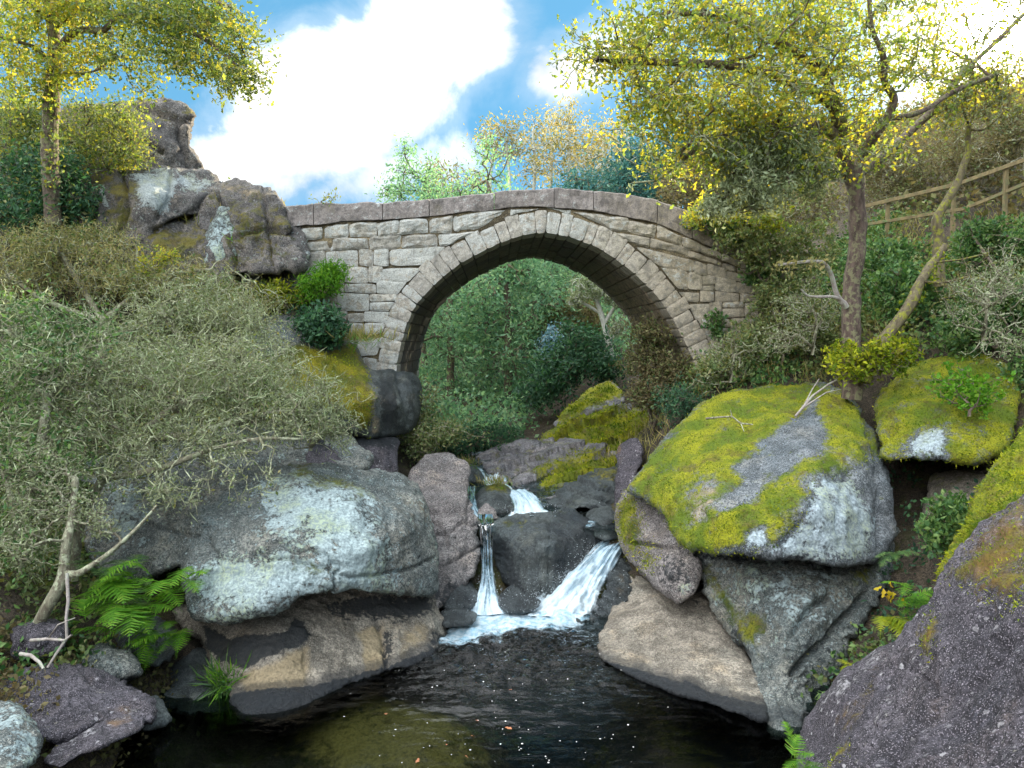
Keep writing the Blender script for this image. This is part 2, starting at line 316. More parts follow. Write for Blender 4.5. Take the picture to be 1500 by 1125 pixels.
def segdist(p, poly, closed=True):
    best = np.full(len(p), 1e9); n = len(poly)
    for i in range(n if closed else n-1):
        a = np.asarray(poly[i], float); b = np.asarray(poly[(i+1) % n], float); ab = b-a
        t = np.clip(((p-a)@ab)/max(ab@ab, 1e-9), 0, 1)
        q = p-a-t[:, None]*ab; best = np.minimum(best, (q*q).sum(1))
    return np.sqrt(best)
def soft(p, poly, s):
    d_ = segdist(p, poly); d_ = np.where(inside(p, poly), d_, -d_)
    return np.clip(0.5+d_/(2*s), 0, 1)
def rbf(ctrl, q):
    ctrl = np.array(ctrl, float); n = len(ctrl); X = ctrl[:, :2]/100
    K = np.linalg.norm(X[:, None]-X[None], axis=2)
    A = np.zeros((n+3, n+3)); A[:n, :n] = K-np.eye(n)*0.02; A[:n, n] = A[n, :n] = 1; A[:n, n+1:] = X; A[n+1:, :n] = X.T
    A += np.diag([0]*n+[1e-9]*3)
    s = np.linalg.solve(A, np.concatenate([ctrl[:, 2], [0, 0, 0]])); Q = q/100
    o = np.empty(len(Q))
    for k in range(0, len(Q), 20000):
        z = Q[k:k+20000]; o[k:k+20000] = np.linalg.norm(z[:, None]-X[None], axis=2)@s[:n]+s[n]+z@s[n+1:]
    return o
def vnormals(V, T):
    n = np.cross(V[T[:, 1]]-V[T[:, 0]], V[T[:, 2]]-V[T[:, 0]]); o = np.zeros_like(V)
    for k in range(3):
        for j in range(3): o[:, j] += np.bincount(T[:, k], n[:, j], len(V))
    return o/np.maximum(np.linalg.norm(o, axis=1), 1e-12)[:, None]
def tufts(name, pos, nrm, mat, size, parent, lean=0.6, width=0.22):
    n = len(pos); dr = nrm+rng.normal(0, lean, (n, 3)); dr /= np.linalg.norm(dr, axis=1)[:, None]
    sd_ = np.cross(dr, rng.normal(0, 1, (n, 3))); sd_ /= np.maximum(np.linalg.norm(sd_, axis=1), 1e-6)[:, None]
    L = size*(0.5+rng.random(n))[:, None]
    a = pos-sd_*L*width; b = pos+sd_*L*width; c = pos+dr*L
    V = np.stack([a, b, c], 1).reshape(-1, 3); T = np.arange(3*n).reshape(-1, 3)
    return obj(name, V, T, mat, parent)
SEED = [0]
def rock(name, label, outline, ctrl, mat, thick=1.2, rnd=30, sp_=3.0, amp=0.03, nscale=1.6, masks=(), cracks=(), jit=2.0, mossamp=0.02, tuft=0,
         layers=None, facet=0.0, rk=0.85, cat='boulder', group=None, tuft_size=0.03, kind=None):
    SEED[0] += 7; sd_ = SEED[0]
    B = catmull(outline, sp_*1.3)
    jn = np.stack([fbm(np.c_[B/22, np.full(len(B), sd_)], 1, 3, sd_), fbm(np.c_[B/22, np.full(len(B), sd_+5.5)], 1, 3, sd_+3)], 1)
    B = B+jn*jit
    lo, hi = B.min(0), B.max(0)
    gx, gy = np.meshgrid(np.arange(lo[0], hi[0], sp_), np.arange(lo[1], hi[1], sp_*0.87))
    gx[1::2] += sp_/2
    q = np.c_[gx.ravel(), gy.ravel()]+rng.normal(0, sp_*0.12, (gx.size, 2))
    q = q[inside(q, B)]; dd = segdist(q, B); q = q[dd > sp_*0.6]; dd = dd[dd > sp_*0.6]
    nb = len(B); allp = np.concatenate([B, q])
    r = delaunay_2d_cdt([Vector(x) for x in allp], [(i, (i+1) % nb) for i in range(nb)], [], 1, 1e-4)
    pts = np.array([tuple(x) for x in r[0]]); T = np.array(r[2], np.int32)
    # output may add or reorder vertices: recover the boundary by distance
    de = segdist(pts, B); bd = de < 1e-3
    dep = rbf(ctrl, pts)
    rp = rnd if np.isscalar(rnd) else rnd
    t = np.clip(de/rp, 0, 1); md = np.median(dep)
    dep_f = dep+rk*rp*md/F_PX*(1-np.sqrt(np.clip(1-(1-t)**2, 0, 1)))
    edge = dep+rk*rp*md/F_PX
    tb = np.clip(de/max(de.max(), 1), 0, 1)
    dep_b = np.maximum(edge, dep_f+0.05)+thick*np.sqrt(np.clip(1-(1-tb)**2, 0, 1))
    Vf = P(pts[:, 0], pts[:, 1], dep_f)
    c0 = Vf.mean(0)
    bi = np.where(~bd)[0]; mp = np.arange(len(pts)); mp[bi] = len(pts)+np.arange(len(bi))
    Vb = P(pts[bi, 0], pts[bi, 1], dep_b[bi])
    V = np.concatenate([Vf, Vb])
    nrm0 = vnormals(V, np.concatenate([T, mp[T][:, ::-1]]))
    if np.sum((CAM-Vf[~bd])*nrm0[:len(pts)][~bd]) < 0: T = T[:, ::-1]
    TT = np.concatenate([T, mp[T][:, ::-1]])
    N = vnormals(V, TT)
    pp = np.concatenate([pts, pts[bi]])
    front = np.concatenate([np.ones(len(pts)), np.zeros(len(bi))])
    disp = amp*(fbm(V, nscale, 5, sd_)*1.3+fbm(V, nscale*1.3, 3, sd_+70, ridge=True)*0.9-.2)+amp*0.5*fbm(V, nscale*4.5, 4, sd_+9, ridge=True)+0.009*fbm(V, 22, 2, sd_+11)
    wv = V+0.25*np.stack([fbm(V, 2.5, 3, sd_+80+k) for k in range(3)], 1)
    f1 = vnoise(wv*np.array([.8, .8, 1.5])*nscale*.75, sd_+83); gate = np.clip(fbm(V, .9, 2, sd_+85)*2.2+.15, 0, 1)
    disp -= min(.05, amp)*np.exp(-(f1/0.035)**2)*gate
    if facet:
        fb = fbm(V, nscale*0.9, 2, sd_+40); disp += facet*(np.round(fb*5)/5-fb)
    if layers:   # bedding steps: (direction px angle, wavelength px, depth)
        an, wl, dp = layers; s_ = pp@np.array([math.sin(R_(an)), math.cos(R_(an))])/wl+0.55*fbm(V, 1.1, 3, sd_+4)
        fr = s_-np.floor(s_); hsh = _h(np.floor(s_).astype(np.int64), 3, 1, sd_)
        disp += dp*(fr**1.6-0.5+hsh*0.5)-dp*0.9*np.exp(-((fr-0.02)/0.06)**2)
    at = {k: np.zeros(len(V)) for k in ('moss', 'lich', 'dark', 'tan', 'wet')}
    for ch, poly, s_, val in masks:
        x = (soft(pp, poly, s_*1.7) if poly is not None else np.ones(len(pp)))*val
        if val < 0: at[ch] = at[ch]*(1+x*front)
        else: at[ch] = np.maximum(at[ch], x*(front if poly is not None else 1))
    disp += at['moss']*mossamp*(1.0+1.3*fbm(V, 6.0, 4, sd_+2))
    for pl, wd, dp in cracks:
        pl = catmull(pl, 6, False); pl = pl+np.stack([fbm(np.c_[pl/14, np.zeros(len(pl))], 1, 2, 5), fbm(np.c_[pl/14, np.ones(len(pl))*9], 1, 2, 8)], 1)*2.5
        disp -= front*dp*np.exp(-(segdist(pp, pl, False)/wd)**2)
    V = V+N*disp[:, None]
    o = obj(name, V, TT, M[mat], attrs=at)
    if kind: tag(o, kind=kind)
    else: tag(o, label, cat, group)
    if tuft:
        N2 = vnormals(V, TT); wgt = at['moss']*front*(0.35+np.clip(fbm(V, 5.0, 3, sd_+2)+0.4, 0, 1)); wgt /= wgt.sum()
        k = rng.choice(len(V), tuft, p=wgt); 
        jv = V[k]+rng.normal(0, 0.012, (tuft, 3)); jv -= N2[k]*0.008
        tufts('moss', jv, N2[k], M['moss_tuft'], tuft_size, o)
    return o

# ------------------------------------------------------------------ terrain: banks, river bed, hills
TC = [(*P(x, y, Y),) for x, y, Y in [
    (0, 1125, 4.6), (110, 1060, 5.3), (0, 930, 6.2), (150, 960, 6.4), (90, 830, 7.6), (0, 760, 8.0), (250, 720, 9.2), (80, 620, 9.6), (330, 600, 10.0),
    (90, 470, 11.0), (330, 440, 12.2), (430, 470, 12.2), (60, 320, 12.9), (230, 345, 13.2), (380, 350, 13.6), (0, 170, 14.8), (150, 230, 15.2), (290, 280, 15.4), (400, 330, 15.6),
    (1360, 930, 6.9), (1430, 820, 7.4), (1330, 720, 9.2), (1420, 700, 9.0), (1240, 580, 10.2), (1130, 560, 10.7), (1050, 570, 11.0), (1060, 500, 12.0), (1200, 490, 11.6),
    (1330, 520, 10.3), (1480, 520, 9.3), (1300, 420, 12.4), (1450, 420, 11.6), (1520, 330, 12.4), (1300, 335, 14.0), (1180, 400, 13.6), (1420, 310, 14.0), (1500, 260, 15.0),
    (1400, 215, 19.0), (1250, 240, 20.0), (1500, 175, 22.0), (1350, 165, 27.0), (1150, 250, 26.0), (1520, 700, 6.6), (1560, 600, 8.0), (1600, 900, 3.6), (1600, 700, 5)]]
TC += [(-1.5, 6.6, -.24), (-1.0, 6.9, -.26), (-.55, 6.6, -.34), (-.35, 7.0, -.4), (-1.1, 6.2, -.42), (.3, 6.6, -1.1), (-2.5, 1, -1.2), (0, 1, -1.4), (2, 2, -1.2), (-2.55, 6.5, -.6), (-2.9, 6.1, -.3), (-2.5, 5.4, -.7), (-2.6, 7.0, -.3), (-2.2, 4.5, -0.7), (0, 4.5, -1.3), (1.6, 4.5, -1.1), (0.6, 6, -1.1), (1.8, 6, -1), (-.6, 7.6, -0.7), (.5, 8.4, -0.6),
       (-0.4, 9.4, 0.15), (0.4, 10.2, 0.45), (0.6, 11, 0.55), (-0.2, 12.4, 0.7), (-0.8, 14, 0.85), (-1.6, 16, 1.0), (-2, 20, 1.3), (-3, 26, 2.0), (-4, 35, 3.0),
       (1.6, 12.4, 0.9), (2.6, 15, 1.5), (3.4, 19, 2.5), (4, 13, 2.2), (-1.7, 10.5, 0.9), (-2.4, 12.5, 1.6), (-4, 17, 2.0), (-5.5, 22, 2.6), (-9, 30, 4.5), (0, 30, 3.2), (2, 24, 2.8), (6, 30, 6.0), (3, 40, 6.5),
       (-5, 2, 1.5), (-8, 5, 4), (-12, 9, 6.5), (-14, 20, 8), (-25, 20, 11), (-20, 40, 8), (-40, 60, 12), (-5, -6, 0.5), (-9, -6, 5), (0, -8, -1.4), (6, -6, 1.0), (10, -6, 6), (5, 2, 2.2), (8, 4, 4.5),
       (0, -35, 2), (-30, -35, 14), (30, -35, 14), (14, 12, 8.5), (20, 20, 12), (28, 40, 13), (14, 40, 12), (8, 45, 10), (-5, 50, 5), (-10, 70, 7), (5, 70, 12), (20, 70, 17), (45, 60, 19), (60, 90, 25), (30, 110, 24),
       (0, 110, 13), (-40, 110, 12), (60, 20, 24), (60, -30, 20), (-60, -30, 18), (-60, 20, 16), (-60, 110, 14)]
TCa = np.array(TC)
def terr(x, y):
    return rbf([(a*10, b*10, c) for a, b, c in TC], np.c_[np.ravel(x), np.ravel(y)]*10.0)
def grid_terrain():
    xs = np.concatenate([np.linspace(-62, -14, 34)[:-1], np.linspace(-14, 16, 260), np.linspace(16, 62, 34)[1:]])
    ys = np.concatenate([np.linspace(-36, 0, 20)[:-1], np.linspace(0, 24, 220), np.linspace(24, 120, 60)[1:]])
    X, Y = np.meshgrid(xs, ys); z = terr(X, Y); V = np.c_[X.ravel(), Y.ravel(), z]
    near = np.clip((28-np.abs(V[:, 1]-8))/10, 0.15, 1)
    rise = np.clip((z+0.4)/1.2, 0.25, 1)
    V[:, 2] += (0.28*fbm(V, 0.5, 4, 3)+0.10*fbm(V, 2.2, 4, 8))*rise*near
    V[:, 0] += 0.12*fbm(V, 1.5, 3, 31)*rise
    n, m_ = len(ys), len(xs); i = np.arange((n-1)*m_).reshape(n-1, m_)[:, :-1].ravel()
    Q = np.stack([i, i+1, i+m_+1, i+m_], 1)
    tan = np.exp(-(((V[:, 0]+1.1)/.8)**2+((V[:, 1]-6.65)/.5)**2))*2.0*(.75+.6*fbm(V, 1.6, 3, 77))
    tag(obj('ground', V, Q, M['bank'], attrs={'tan': tan*(V[:, 2] < 0), 'moss': np.clip(fbm(V, 0.8, 3, 70), 0, 1)*0.3, 'dark': np.clip((-V[:, 2]-.15)*1.2, 0, 0.9)*(1-np.clip(tan, 0, 1))}, base=(0, 0, 0)), kind='structure')  # bed colour darkened with depth, for light lost in the water
grid_terrain()

# ------------------------------------------------------------------ boulders, left bank
W = lambda x, y: (x, y, YW(y)-0.10)
rock('boulder', 'big rounded boulder crusted with pale blue-grey lichen overhanging left edge of the pool',
     [(128, 722), (190, 700), (280, 692), (360, 688), (440, 682), (520, 688), (565, 695), (606, 712), (626, 745), (634, 790), (638, 850), (630, 868), (585, 868), (535, 872), (512, 864), (480, 868), (440, 876), (400, 894), (344, 905), (285, 905), (272, 880), (262, 830), (200, 850), (150, 840), (120, 780)],
     [(128, 722, 8.3), (280, 695, 8.5), (440, 684, 8.5), (560, 697, 8.8), (620, 745, 8.6), (634, 800, 8.3), (630, 862, 7.9), (520, 868, 6.9), (440, 874, 6.6), (344, 903, 6.5), (280, 890, 6.6), (260, 820, 7.2), (150, 830, 7.6),
      (300, 760, 7.3), (400, 780, 6.95), (520, 740, 7.5), (540, 800, 7.1), (590, 780, 7.7), (440, 715, 7.7), (420, 840, 6.65)], 'rock_lichen', thick=1.6, rnd=24, sp_=2.3, amp=0.05,
     masks=[('lich', [(390, 720), (470, 715), (530, 725), (540, 780), (555, 850), (520, 862), (470, 790), (400, 760)], 22, 1.0),
            ('lich', [(285, 830), (340, 825), (440, 820), (500, 840), (540, 862), (440, 872), (350, 895), (300, 890)], 14, 0.8),
            ('lich', [(150, 715), (210, 705), (225, 760), (190, 790), (150, 760)], 18, 0.5),
            ('moss', [(390, 693), (450, 685), (510, 692), (535, 712), (528, 728), (470, 712), (400, 712)], 10, 0.62),
            ('moss', [(380, 826), (430, 820), (490, 838), (450, 848), (400, 842)], 8, 0.42),
            ('dark', [(534, 730), (550, 740), (560, 850), (600, 866), (565, 868), (545, 830), (532, 770)], 7, 0.42),
            ('dark', [(370, 770), (420, 775), (440, 800), (390, 812), (330, 800)], 22, 0.36),
            ('dark', [(590, 730), (640, 780), (645, 880), (590, 868)], 16, 0.45), ('tan', [(545, 690), (600, 715), (620, 760), (590, 800), (570, 740)], 18, 0.42)],  # dark right end paints in the boulder's shaded side
     cracks=[([(215, 772), (250, 778), (290, 786)], 3, 0.05), ([(380, 822), (430, 820), (480, 834), (520, 846), (580, 838), (632, 820)], 2.5, 0.05), ([(380, 764), (440, 740)], 2, .02), ([(520, 690), (560, 730), (575, 800)], 5, 0.03)], mossamp=0.008)
rock('boulder', 'low water-worn boulder with black algae band below the lichened overhang',
     [(255, 890), (340, 880), (440, 860), (520, 850), (600, 850), (632, 862), (634, 885), (645, 908), (650, 935), (632, 962), (600, 980), (565, 986), (530, 1000), (470, 1025), (415, 1045), (358, 1052), (338, 1020), (315, 985), (298, 940), (270, 920)],
     [(270, 900, 7.4), (345, 890, 7.4), (440, 870, 7.5), (520, 862, 7.8), (620, 870, 8.3), (300, 940, 7.05), (318, 985, 6.85), W(360, 1027), W(470, 1008), W(530, 986), W(600, 974), W(634, 955), (648, 925, 8.05), (620, 910, 7.85), (540, 910, 7.5), (440, 930, 6.95), (400, 920, 6.95), (370, 960, 6.75), (480, 960, 6.95), (560, 945, 7.3)],
     'rock_tan', thick=1.5, rnd=18, sp_=2.4, amp=0.05, facet=.04,
     masks=[('dark', [(298, 915), (340, 937), (372, 934), (420, 928), (432, 903), (458, 930), (440, 947), (400, 962), (362, 982), (325, 968), (300, 945)], 6, 1.0),
            ('dark', [(460, 880), (520, 868), (640, 866), (640, 900), (600, 920), (560, 915), (500, 912)], 14, 0.75),  # shade of the recess under the overhang, painted in
            ('dark', [(560, 920), (580, 925), (572, 985), (556, 980)], 7, 0.7), ('dark', [(630, 905), (655, 930), (635, 965), (612, 975)], 8, .6),
            ('tan', [(355, 985), (445, 955), (450, 1005), (360, 1030)], 8, 0.9), ('tan', [(520, 925), (558, 922), (564, 970), (538, 990)], 6, 1.0), ('tan', [(585, 915), (622, 910), (630, 950), (585, 960)], 10, 0.6),
            ('lich', [(305, 905), (350, 908), (430, 900), (430, 922), (350, 930)], 9, 0.7), ('lich', [(605, 920), (622, 918), (624, 945), (606, 945)], 7, .8),
            ('wet', [(340, 1008), (470, 990), (570, 962), (650, 930), (655, 1000), (500, 1080), (330, 1080)], 5, 1.0), ('dark', [(340, 1020), (470, 1002), (570, 974), (650, 945), (655, 1000), (500, 1080), (330, 1080)], 4, 1.0)],
     cracks=[([(556, 915), (562, 945), (567, 980)], 4, 0.06), ([(445, 955), (450, 1000)], 3, 0.03)])
rock('boulder', 'hanging boulder with bright moss and a black streaked face under the bridge foot',
     [(400, 560), (405, 530), (425, 508), (470, 488), (510, 498), (530, 520), (540, 536), (582, 544), (606, 549), (616, 572), (614, 612), (600, 630), (570, 640), (540, 642), (500, 632), (440, 612), (410, 590)],
     [(400, 560, 10.0), (425, 508, 10.8), (490, 490, 11.4), (540, 536, 11.2), (582, 544, 11.9), (608, 552, 12.1), (616, 590, 11.9), (590, 632, 11.2), (550, 640, 10.5), (500, 630, 10.0), (430, 605, 9.6), (470, 545, 10.4), (525, 590, 10.1), (550, 580, 10.35), (585, 590, 10.9)],
     'rock_dark', thick=2.2, rnd=14, amp=0.03, rk=1.2,
     masks=[('moss', [(395, 520), (430, 505), (480, 515), (520, 505), (535, 545), (546, 585), (540, 632), (505, 610), (430, 580), (400, 560)], 6, 0.95),
            ('lich', [(585, 565), (598, 560), (600, 610), (590, 625)], 4, 0.55), ('tan', [(540, 560), (550, 570), (556, 635), (543, 638)], 4, 0.5), ('dark', [(550, 545), (580, 548), (590, 630), (556, 636)], 6, .7)],
     cracks=[([(582, 548), (592, 580), (598, 620)], 4, 0.05)], tuft=5000, tuft_size=0.024)
rock('boulder', 'narrow dark rock wedged between the hanging mossy boulder and the lichened one',
     [(455, 650), (500, 638), (560, 640), (582, 642), (583, 660), (580, 694), (540, 696), (490, 688), (450, 680)],
     [(455, 650, 9.6), (520, 640, 10.4), (582, 645, 10.8), (580, 690, 10.2), (500, 685, 9.4), (540, 668, 9.9)], 'rock_purple', thick=1.2, rnd=10, amp=0.04, masks=[('dark', [(450, 630), (590, 630), (590, 662), (450, 664)], 9, 0.7), ('dark', [(550, 640), (590, 640), (590, 700), (555, 700)], 6, .35)])
rock('boulder', 'smooth blue-grey rock half hidden behind the lichen shrub',
     [(365, 475), (400, 462), (440, 464), (480, 480), (490, 510), (440, 548), (390, 545), (360, 520)], [(365, 475, 11.0), (440, 464, 11.4), (490, 500, 11.2), (430, 545, 10.7), (370, 520, 10.6), (420, 505, 10.75)], 'rock_lichen', thick=1.0, rnd=16, amp=0.03,
     cracks=[([(410, 508), (450, 510)], 2, .04)])
rock('boulder', 'cracked grey rock with a dark seam between the shrub branches and big boulder',
     [(110, 640), (200, 620), (300, 618), (420, 625), (500, 640), (540, 665), (530, 690), (440, 700), (300, 700), (150, 712), (110, 690)],
     [(110, 640, 9.6), (300, 620, 9.9), (500, 640, 10.0), (540, 680, 9.5), (300, 695, 8.9), (130, 700, 8.9), (300, 655, 9.2)], 'rock_lichen', thick=1.2, rnd=18, amp=0.05,
     cracks=[([(365, 690), (410, 675), (440, 668), (500, 672)], 3, .07), ([(200, 640), (290, 655), (350, 650)], 3, .05)], masks=[('dark', [(350, 660), (520, 650), (520, 690), (380, 700)], 20, .3)])
rock('boulder', 'grey-brown rock with dry moss cap between two bright green shrubs',
     [(335, 405), (350, 385), (400, 368), (445, 368), (480, 385), (498, 405), (490, 428), (455, 445), (420, 440), (375, 430), (345, 420)],
     [(335, 405, 12.0), (400, 370, 12.4), (480, 388, 12.4), (490, 425, 11.9), (440, 442, 11.6), (350, 418, 11.7), (420, 405, 11.7)], 'rock_cliff', thick=1.6, rnd=16, amp=0.05,
     masks=[('moss', [(395, 372), (450, 370), (470, 388), (420, 390)], 6, .6), ('lich', [(340, 390), (390, 395), (395, 425), (345, 420)], 9, .7)])
rock('boulder', 'white-lichened grey rock rib on the left slope beside the dry grass mound',
     [(295, 405), (300, 360), (318, 312), (335, 303), (347, 330), (350, 370), (345, 410), (315, 425)], [(295, 405, 11.5), (318, 312, 12.0), (347, 335, 11.9), (345, 410, 11.4), (322, 360, 11.5)], 'rock_lichen', thick=1.3, rnd=12, amp=0.05,
     masks=[('lich', None, 1, 0.45)])
rock('boulder', 'tall grey cliff block with an overhanging cap against the sky',
     [(40, 190), (90, 160), (150, 150), (213, 147), (247, 148), (277, 157), (288, 170), (281, 186), (280, 210), (290, 227), (302, 252), (318, 290), (240, 300), (150, 285), (60, 270), (30, 230)],
     [(40, 190, 14.0), (150, 150, 14.2), (250, 149, 14.2), (286, 170, 14.2), (300, 250, 14.0), (240, 275, 13.3), (60, 265, 13.2), (150, 210, 13.5), (240, 215, 13.5)], 'rock_cliff', thick=2.5, rnd=7, amp=0.08, nscale=0.9, facet=0.14,
     cracks=[([(205, 158), (240, 168), (262, 175), (287, 178)], 4, 0.22), ([(212, 205), (238, 222)], 3, .14), ([(262, 180), (266, 205), (278, 240)], 3, .12)], masks=[('moss', [(30, 160), (150, 150), (220, 160), (200, 230), (100, 270), (30, 260)], 30, 0.5), ('moss', [(215, 150), (285, 160), (280, 175), (230, 165)], 5, .35)])
rock('boulder', 'broad grey ledge rock with white lichen patches below the cliff block',
     [(132, 262), (150, 248), (230, 246), (300, 248), (324, 270), (327, 288), (290, 312), (250, 330), (225, 352), (180, 362), (145, 340), (135, 300)],
     [(132, 262, 12.3), (230, 247, 12.7), (324, 272, 12.8), (290, 310, 12.1), (225, 348, 11.7), (145, 335, 11.6), (220, 290, 11.7)], 'rock_cliff', thick=2.0, rnd=12, amp=0.06,
     masks=[('lich', [(195, 258), (245, 250), (262, 265), (240, 310), (215, 300)], 6, 1.0), ('lich', [(255, 252), (310, 258), (305, 285), (260, 280)], 7, .7), ('dark', [(215, 310), (290, 295), (320, 280), (325, 295), (280, 325), (230, 340)], 8, .45), ('moss', [(140, 255), (195, 260), (205, 330), (160, 350)], 12, .5), ('lich', [(148, 272), (154, 272), (160, 305), (152, 300)], 2, 1.)],
     cracks=[([(228, 338), (270, 318), (300, 298), (326, 284)], 4, .15), ([(178, 250), (186, 300), (176, 350)], 3, .12), ([(250, 248), (246, 290), (228, 325)], 2.5, .08)])
rock('boulder', 'domed brown rock overgrown with dry grass where the bridge parapet meets the slope',
     [(285, 310), (310, 275), (345, 262), (372, 268), (402, 280), (416, 300), (426, 335), (436, 365), (440, 392), (380, 400), (320, 400), (290, 360)],
     [(285, 310, 12.3), (345, 263, 12.6), (402, 282, 12.2), (418, 310, 11.9), (436, 370, 11.5), (350, 395, 11.3), (360, 320, 11.7)], 'rock_cliff', thick=2.0, rnd=10, amp=0.07, facet=.14, cracks=[([(318, 285), (335, 330), (345, 395)], 3, .16), ([(345, 350), (390, 335), (428, 345)], 3, .14), ([(385, 275), (392, 335), (400, 392)], 2.5, .10)], masks=[('moss', [(330, 300), (380, 300), (415, 330), (410, 380), (340, 380)], 18, .55), ('tan', [(320, 265), (410, 280), (405, 300), (330, 290)], 10, .6)])
rock('boulder', 'pinkish grey cracked slab standing upright left of the narrow waterfall',
     [(600, 700), (612, 678), (622, 668), (640, 665), (668, 671), (684, 684), (690, 728), (699, 762), (700, 784), (706, 800), (704, 828), (688, 850), (664, 872), (642, 890), (616, 896), (600, 800)],
     [(606, 700, 10.6), (640, 667, 11.3), (680, 690, 10.9), (697, 764, 9.7), (704, 826, 9.2), (664, 872, 8.75), (625, 888, 8.5), (615, 790, 9.4), (655, 745, 9.75), (665, 770, 9.4), (650, 820, 9.0)], 'rock_pink', thick=1.5, rnd=9, amp=0.045, facet=.10,
     cracks=[([(622, 752), (655, 750), (694, 753)], 2.2, 0.11), ([(620, 790), (645, 782), (660, 778), (680, 765), (698, 768)], 2.2, .09), ([(632, 764), (648, 776), (656, 800)], 2, .06), ([(690, 700), (686, 760)], 2.5, .05), ([(655, 828), (680, 812), (704, 800)], 2, .07), ([(640, 700), (665, 706), (690, 704)], 2, .05)],
     masks=[('wet', [(600, 790), (650, 775), (710, 770), (710, 900), (600, 900)], 20, .5), ('dark', [(615, 840), (700, 845), (660, 900), (610, 900)], 12, .55)])
rock('boulder', 'small dark wet stone in the foam at the foot of the pinkish slab', [(640, 905), (655, 893), (680, 889), (697, 900), (692, 912), (665, 918), (645, 915)], [(640, 905, 8.3), (680, 890, 8.5), (695, 908, 8.1), (660, 915, 8.0), (670, 902, 8.05)], 'rock_dark', thick=.5, rnd=8, amp=0.03, masks=[('wet', None, 1, .6)])
rock('boulder', 'dark stone between pinkish slab and thin waterfall base', [(650, 880), (670, 858), (690, 850), (702, 862), (700, 885), (680, 893), (655, 895)], [(650, 880, 8.75), (690, 852, 9.1), (700, 884, 8.7), (660, 893, 8.5), (680, 870, 8.6)], 'rock_dark', thick=.5, rnd=8, amp=0.04, masks=[('wet', None, 1, .6)])
# centre of the stream
rock('boulder', 'large faceted wet boulder splitting the stream between the two waterfalls',
     [(722, 768), (738, 757), (775, 752), (812, 747), (838, 745), (858, 756), (873, 776), (878, 796), (862, 822), (840, 848), (812, 874), (785, 885), (760, 872), (738, 848), (724, 812)],
     [(722, 768, 9.7), (775, 753, 10.0), (838, 746, 10.3), (874, 780, 10.0), (862, 822, 9.5), (812, 874, 8.95), (785, 884, 8.95), (738, 848, 9.35), (724, 812, 9.6), (740, 785, 9.35), (790, 790, 9.1), (806, 800, 9.0), (803, 850, 8.9), (765, 800, 9.25), (840, 790, 9.5), (850, 770, 9.75), (830, 830, 9.3)],
     'rock_dark', thick=1.2, rnd=10, sp_=2.3, amp=0.025, facet=0.12, rk=.7,
     masks=[('wet', [(806, 745), (870, 745), (885, 800), (815, 885), (806, 850)], 8, .9), ('dark', [(724, 770), (742, 790), (770, 850), (785, 884), (740, 870), (715, 800)], 8, .75), ('moss', [(740, 760), (800, 770), (808, 790), (770, 795)], 12, .22), ('tan', [(735, 765), (800, 765), (806, 840), (770, 830)], 14, .18)], cracks=[([(805, 765), (807, 800), (804, 850)], 3, .03)])  # dark flank and tan front facet paint in shade and light
rock('boulder', 'rounded dark blue-grey stone beside the cascade lip', [(860, 752), (880, 739), (900, 747), (908, 765), (908, 786), (888, 793), (868, 786), (858, 770)], [(860, 752, 10.3), (880, 740, 10.4), (908, 766, 10.2), (890, 790, 9.7), (866, 782, 9.9), (884, 765, 9.9)], 'rock_dark', thick=.7, rnd=12, amp=0.03, facet=0.04)
rock('boulder', 'small pointed stone above the thin waterfall', [(700, 752), (706, 742), (714, 737), (724, 747), (731, 760), (716, 764), (703, 763)], [(700, 752, 9.95), (714, 738, 10.1), (730, 760, 9.8), (705, 762, 9.7), (714, 752, 9.8)], 'rock_pink', thick=.4, rnd=6, sp_=1.6, amp=0.03, facet=.03, masks=[('dark', None, 1, .25)])
rock('boulder', 'black wet boulder topped with a grass tuft in mid stream', [(696, 728), (708, 715), (728, 710), (744, 716), (755, 735), (756, 748), (738, 756), (715, 753), (700, 745)], [(696, 728, 11.0), (728, 711, 11.2), (755, 738, 10.8), (735, 755, 10.4), (702, 745, 10.6), (726, 732, 10.6)], 'rock_dark', thick=.7, rnd=10, amp=0.03, masks=[('dark', None, 1, .4), ('moss', [(710, 708), (745, 708), (742, 722), (712, 722)], 4, .6)])
rock('boulder', 'small dark stone with grass at the head of the upper rapid', [(676, 690), (684, 680), (698, 682), (710, 700), (706, 708), (688, 706), (678, 702)], [(676, 690, 12.2), (690, 681, 12.4), (710, 702, 12.0), (684, 704, 11.9), (692, 694, 12.0)], 'rock_dark', thick=.6, rnd=7, sp_=1.8, amp=0.03)
rock('boulder', 'low stone between the waterfall and cascade, splashed with spray', [(728, 885), (740, 866), (752, 860), (766, 872), (790, 882), (780, 894), (748, 897)], [(728, 885, 8.7), (752, 862, 8.9), (790, 884, 8.7), (750, 895, 8.45), (756, 880, 8.55)], 'rock_dark', thick=.4, rnd=7, sp_=1.8, amp=0.03, masks=[('wet', None, 1, .7)])
rock('boulder', 'dark overhanging slab with striped edges at the right of the upper stream',
     [(797, 748), (808, 728), (830, 708), (868, 694), (925, 684), (930, 752), (880, 752), (850, 745), (820, 750)], [(797, 748, 10.7), (830, 708, 11.2), (925, 686, 11.4), (930, 750, 10.6), (850, 745, 10.4), (870, 720, 10.6)], 'rock_dark', thick=1.0, rnd=9, sp_=2.2, amp=0.03, layers=(-20, 16, 0.05), masks=[('moss', [(860, 690), (930, 680), (930, 700), (880, 708)], 8, .5), ('dark', [(800, 735), (930, 725), (930, 760), (800, 760)], 8, .5)])
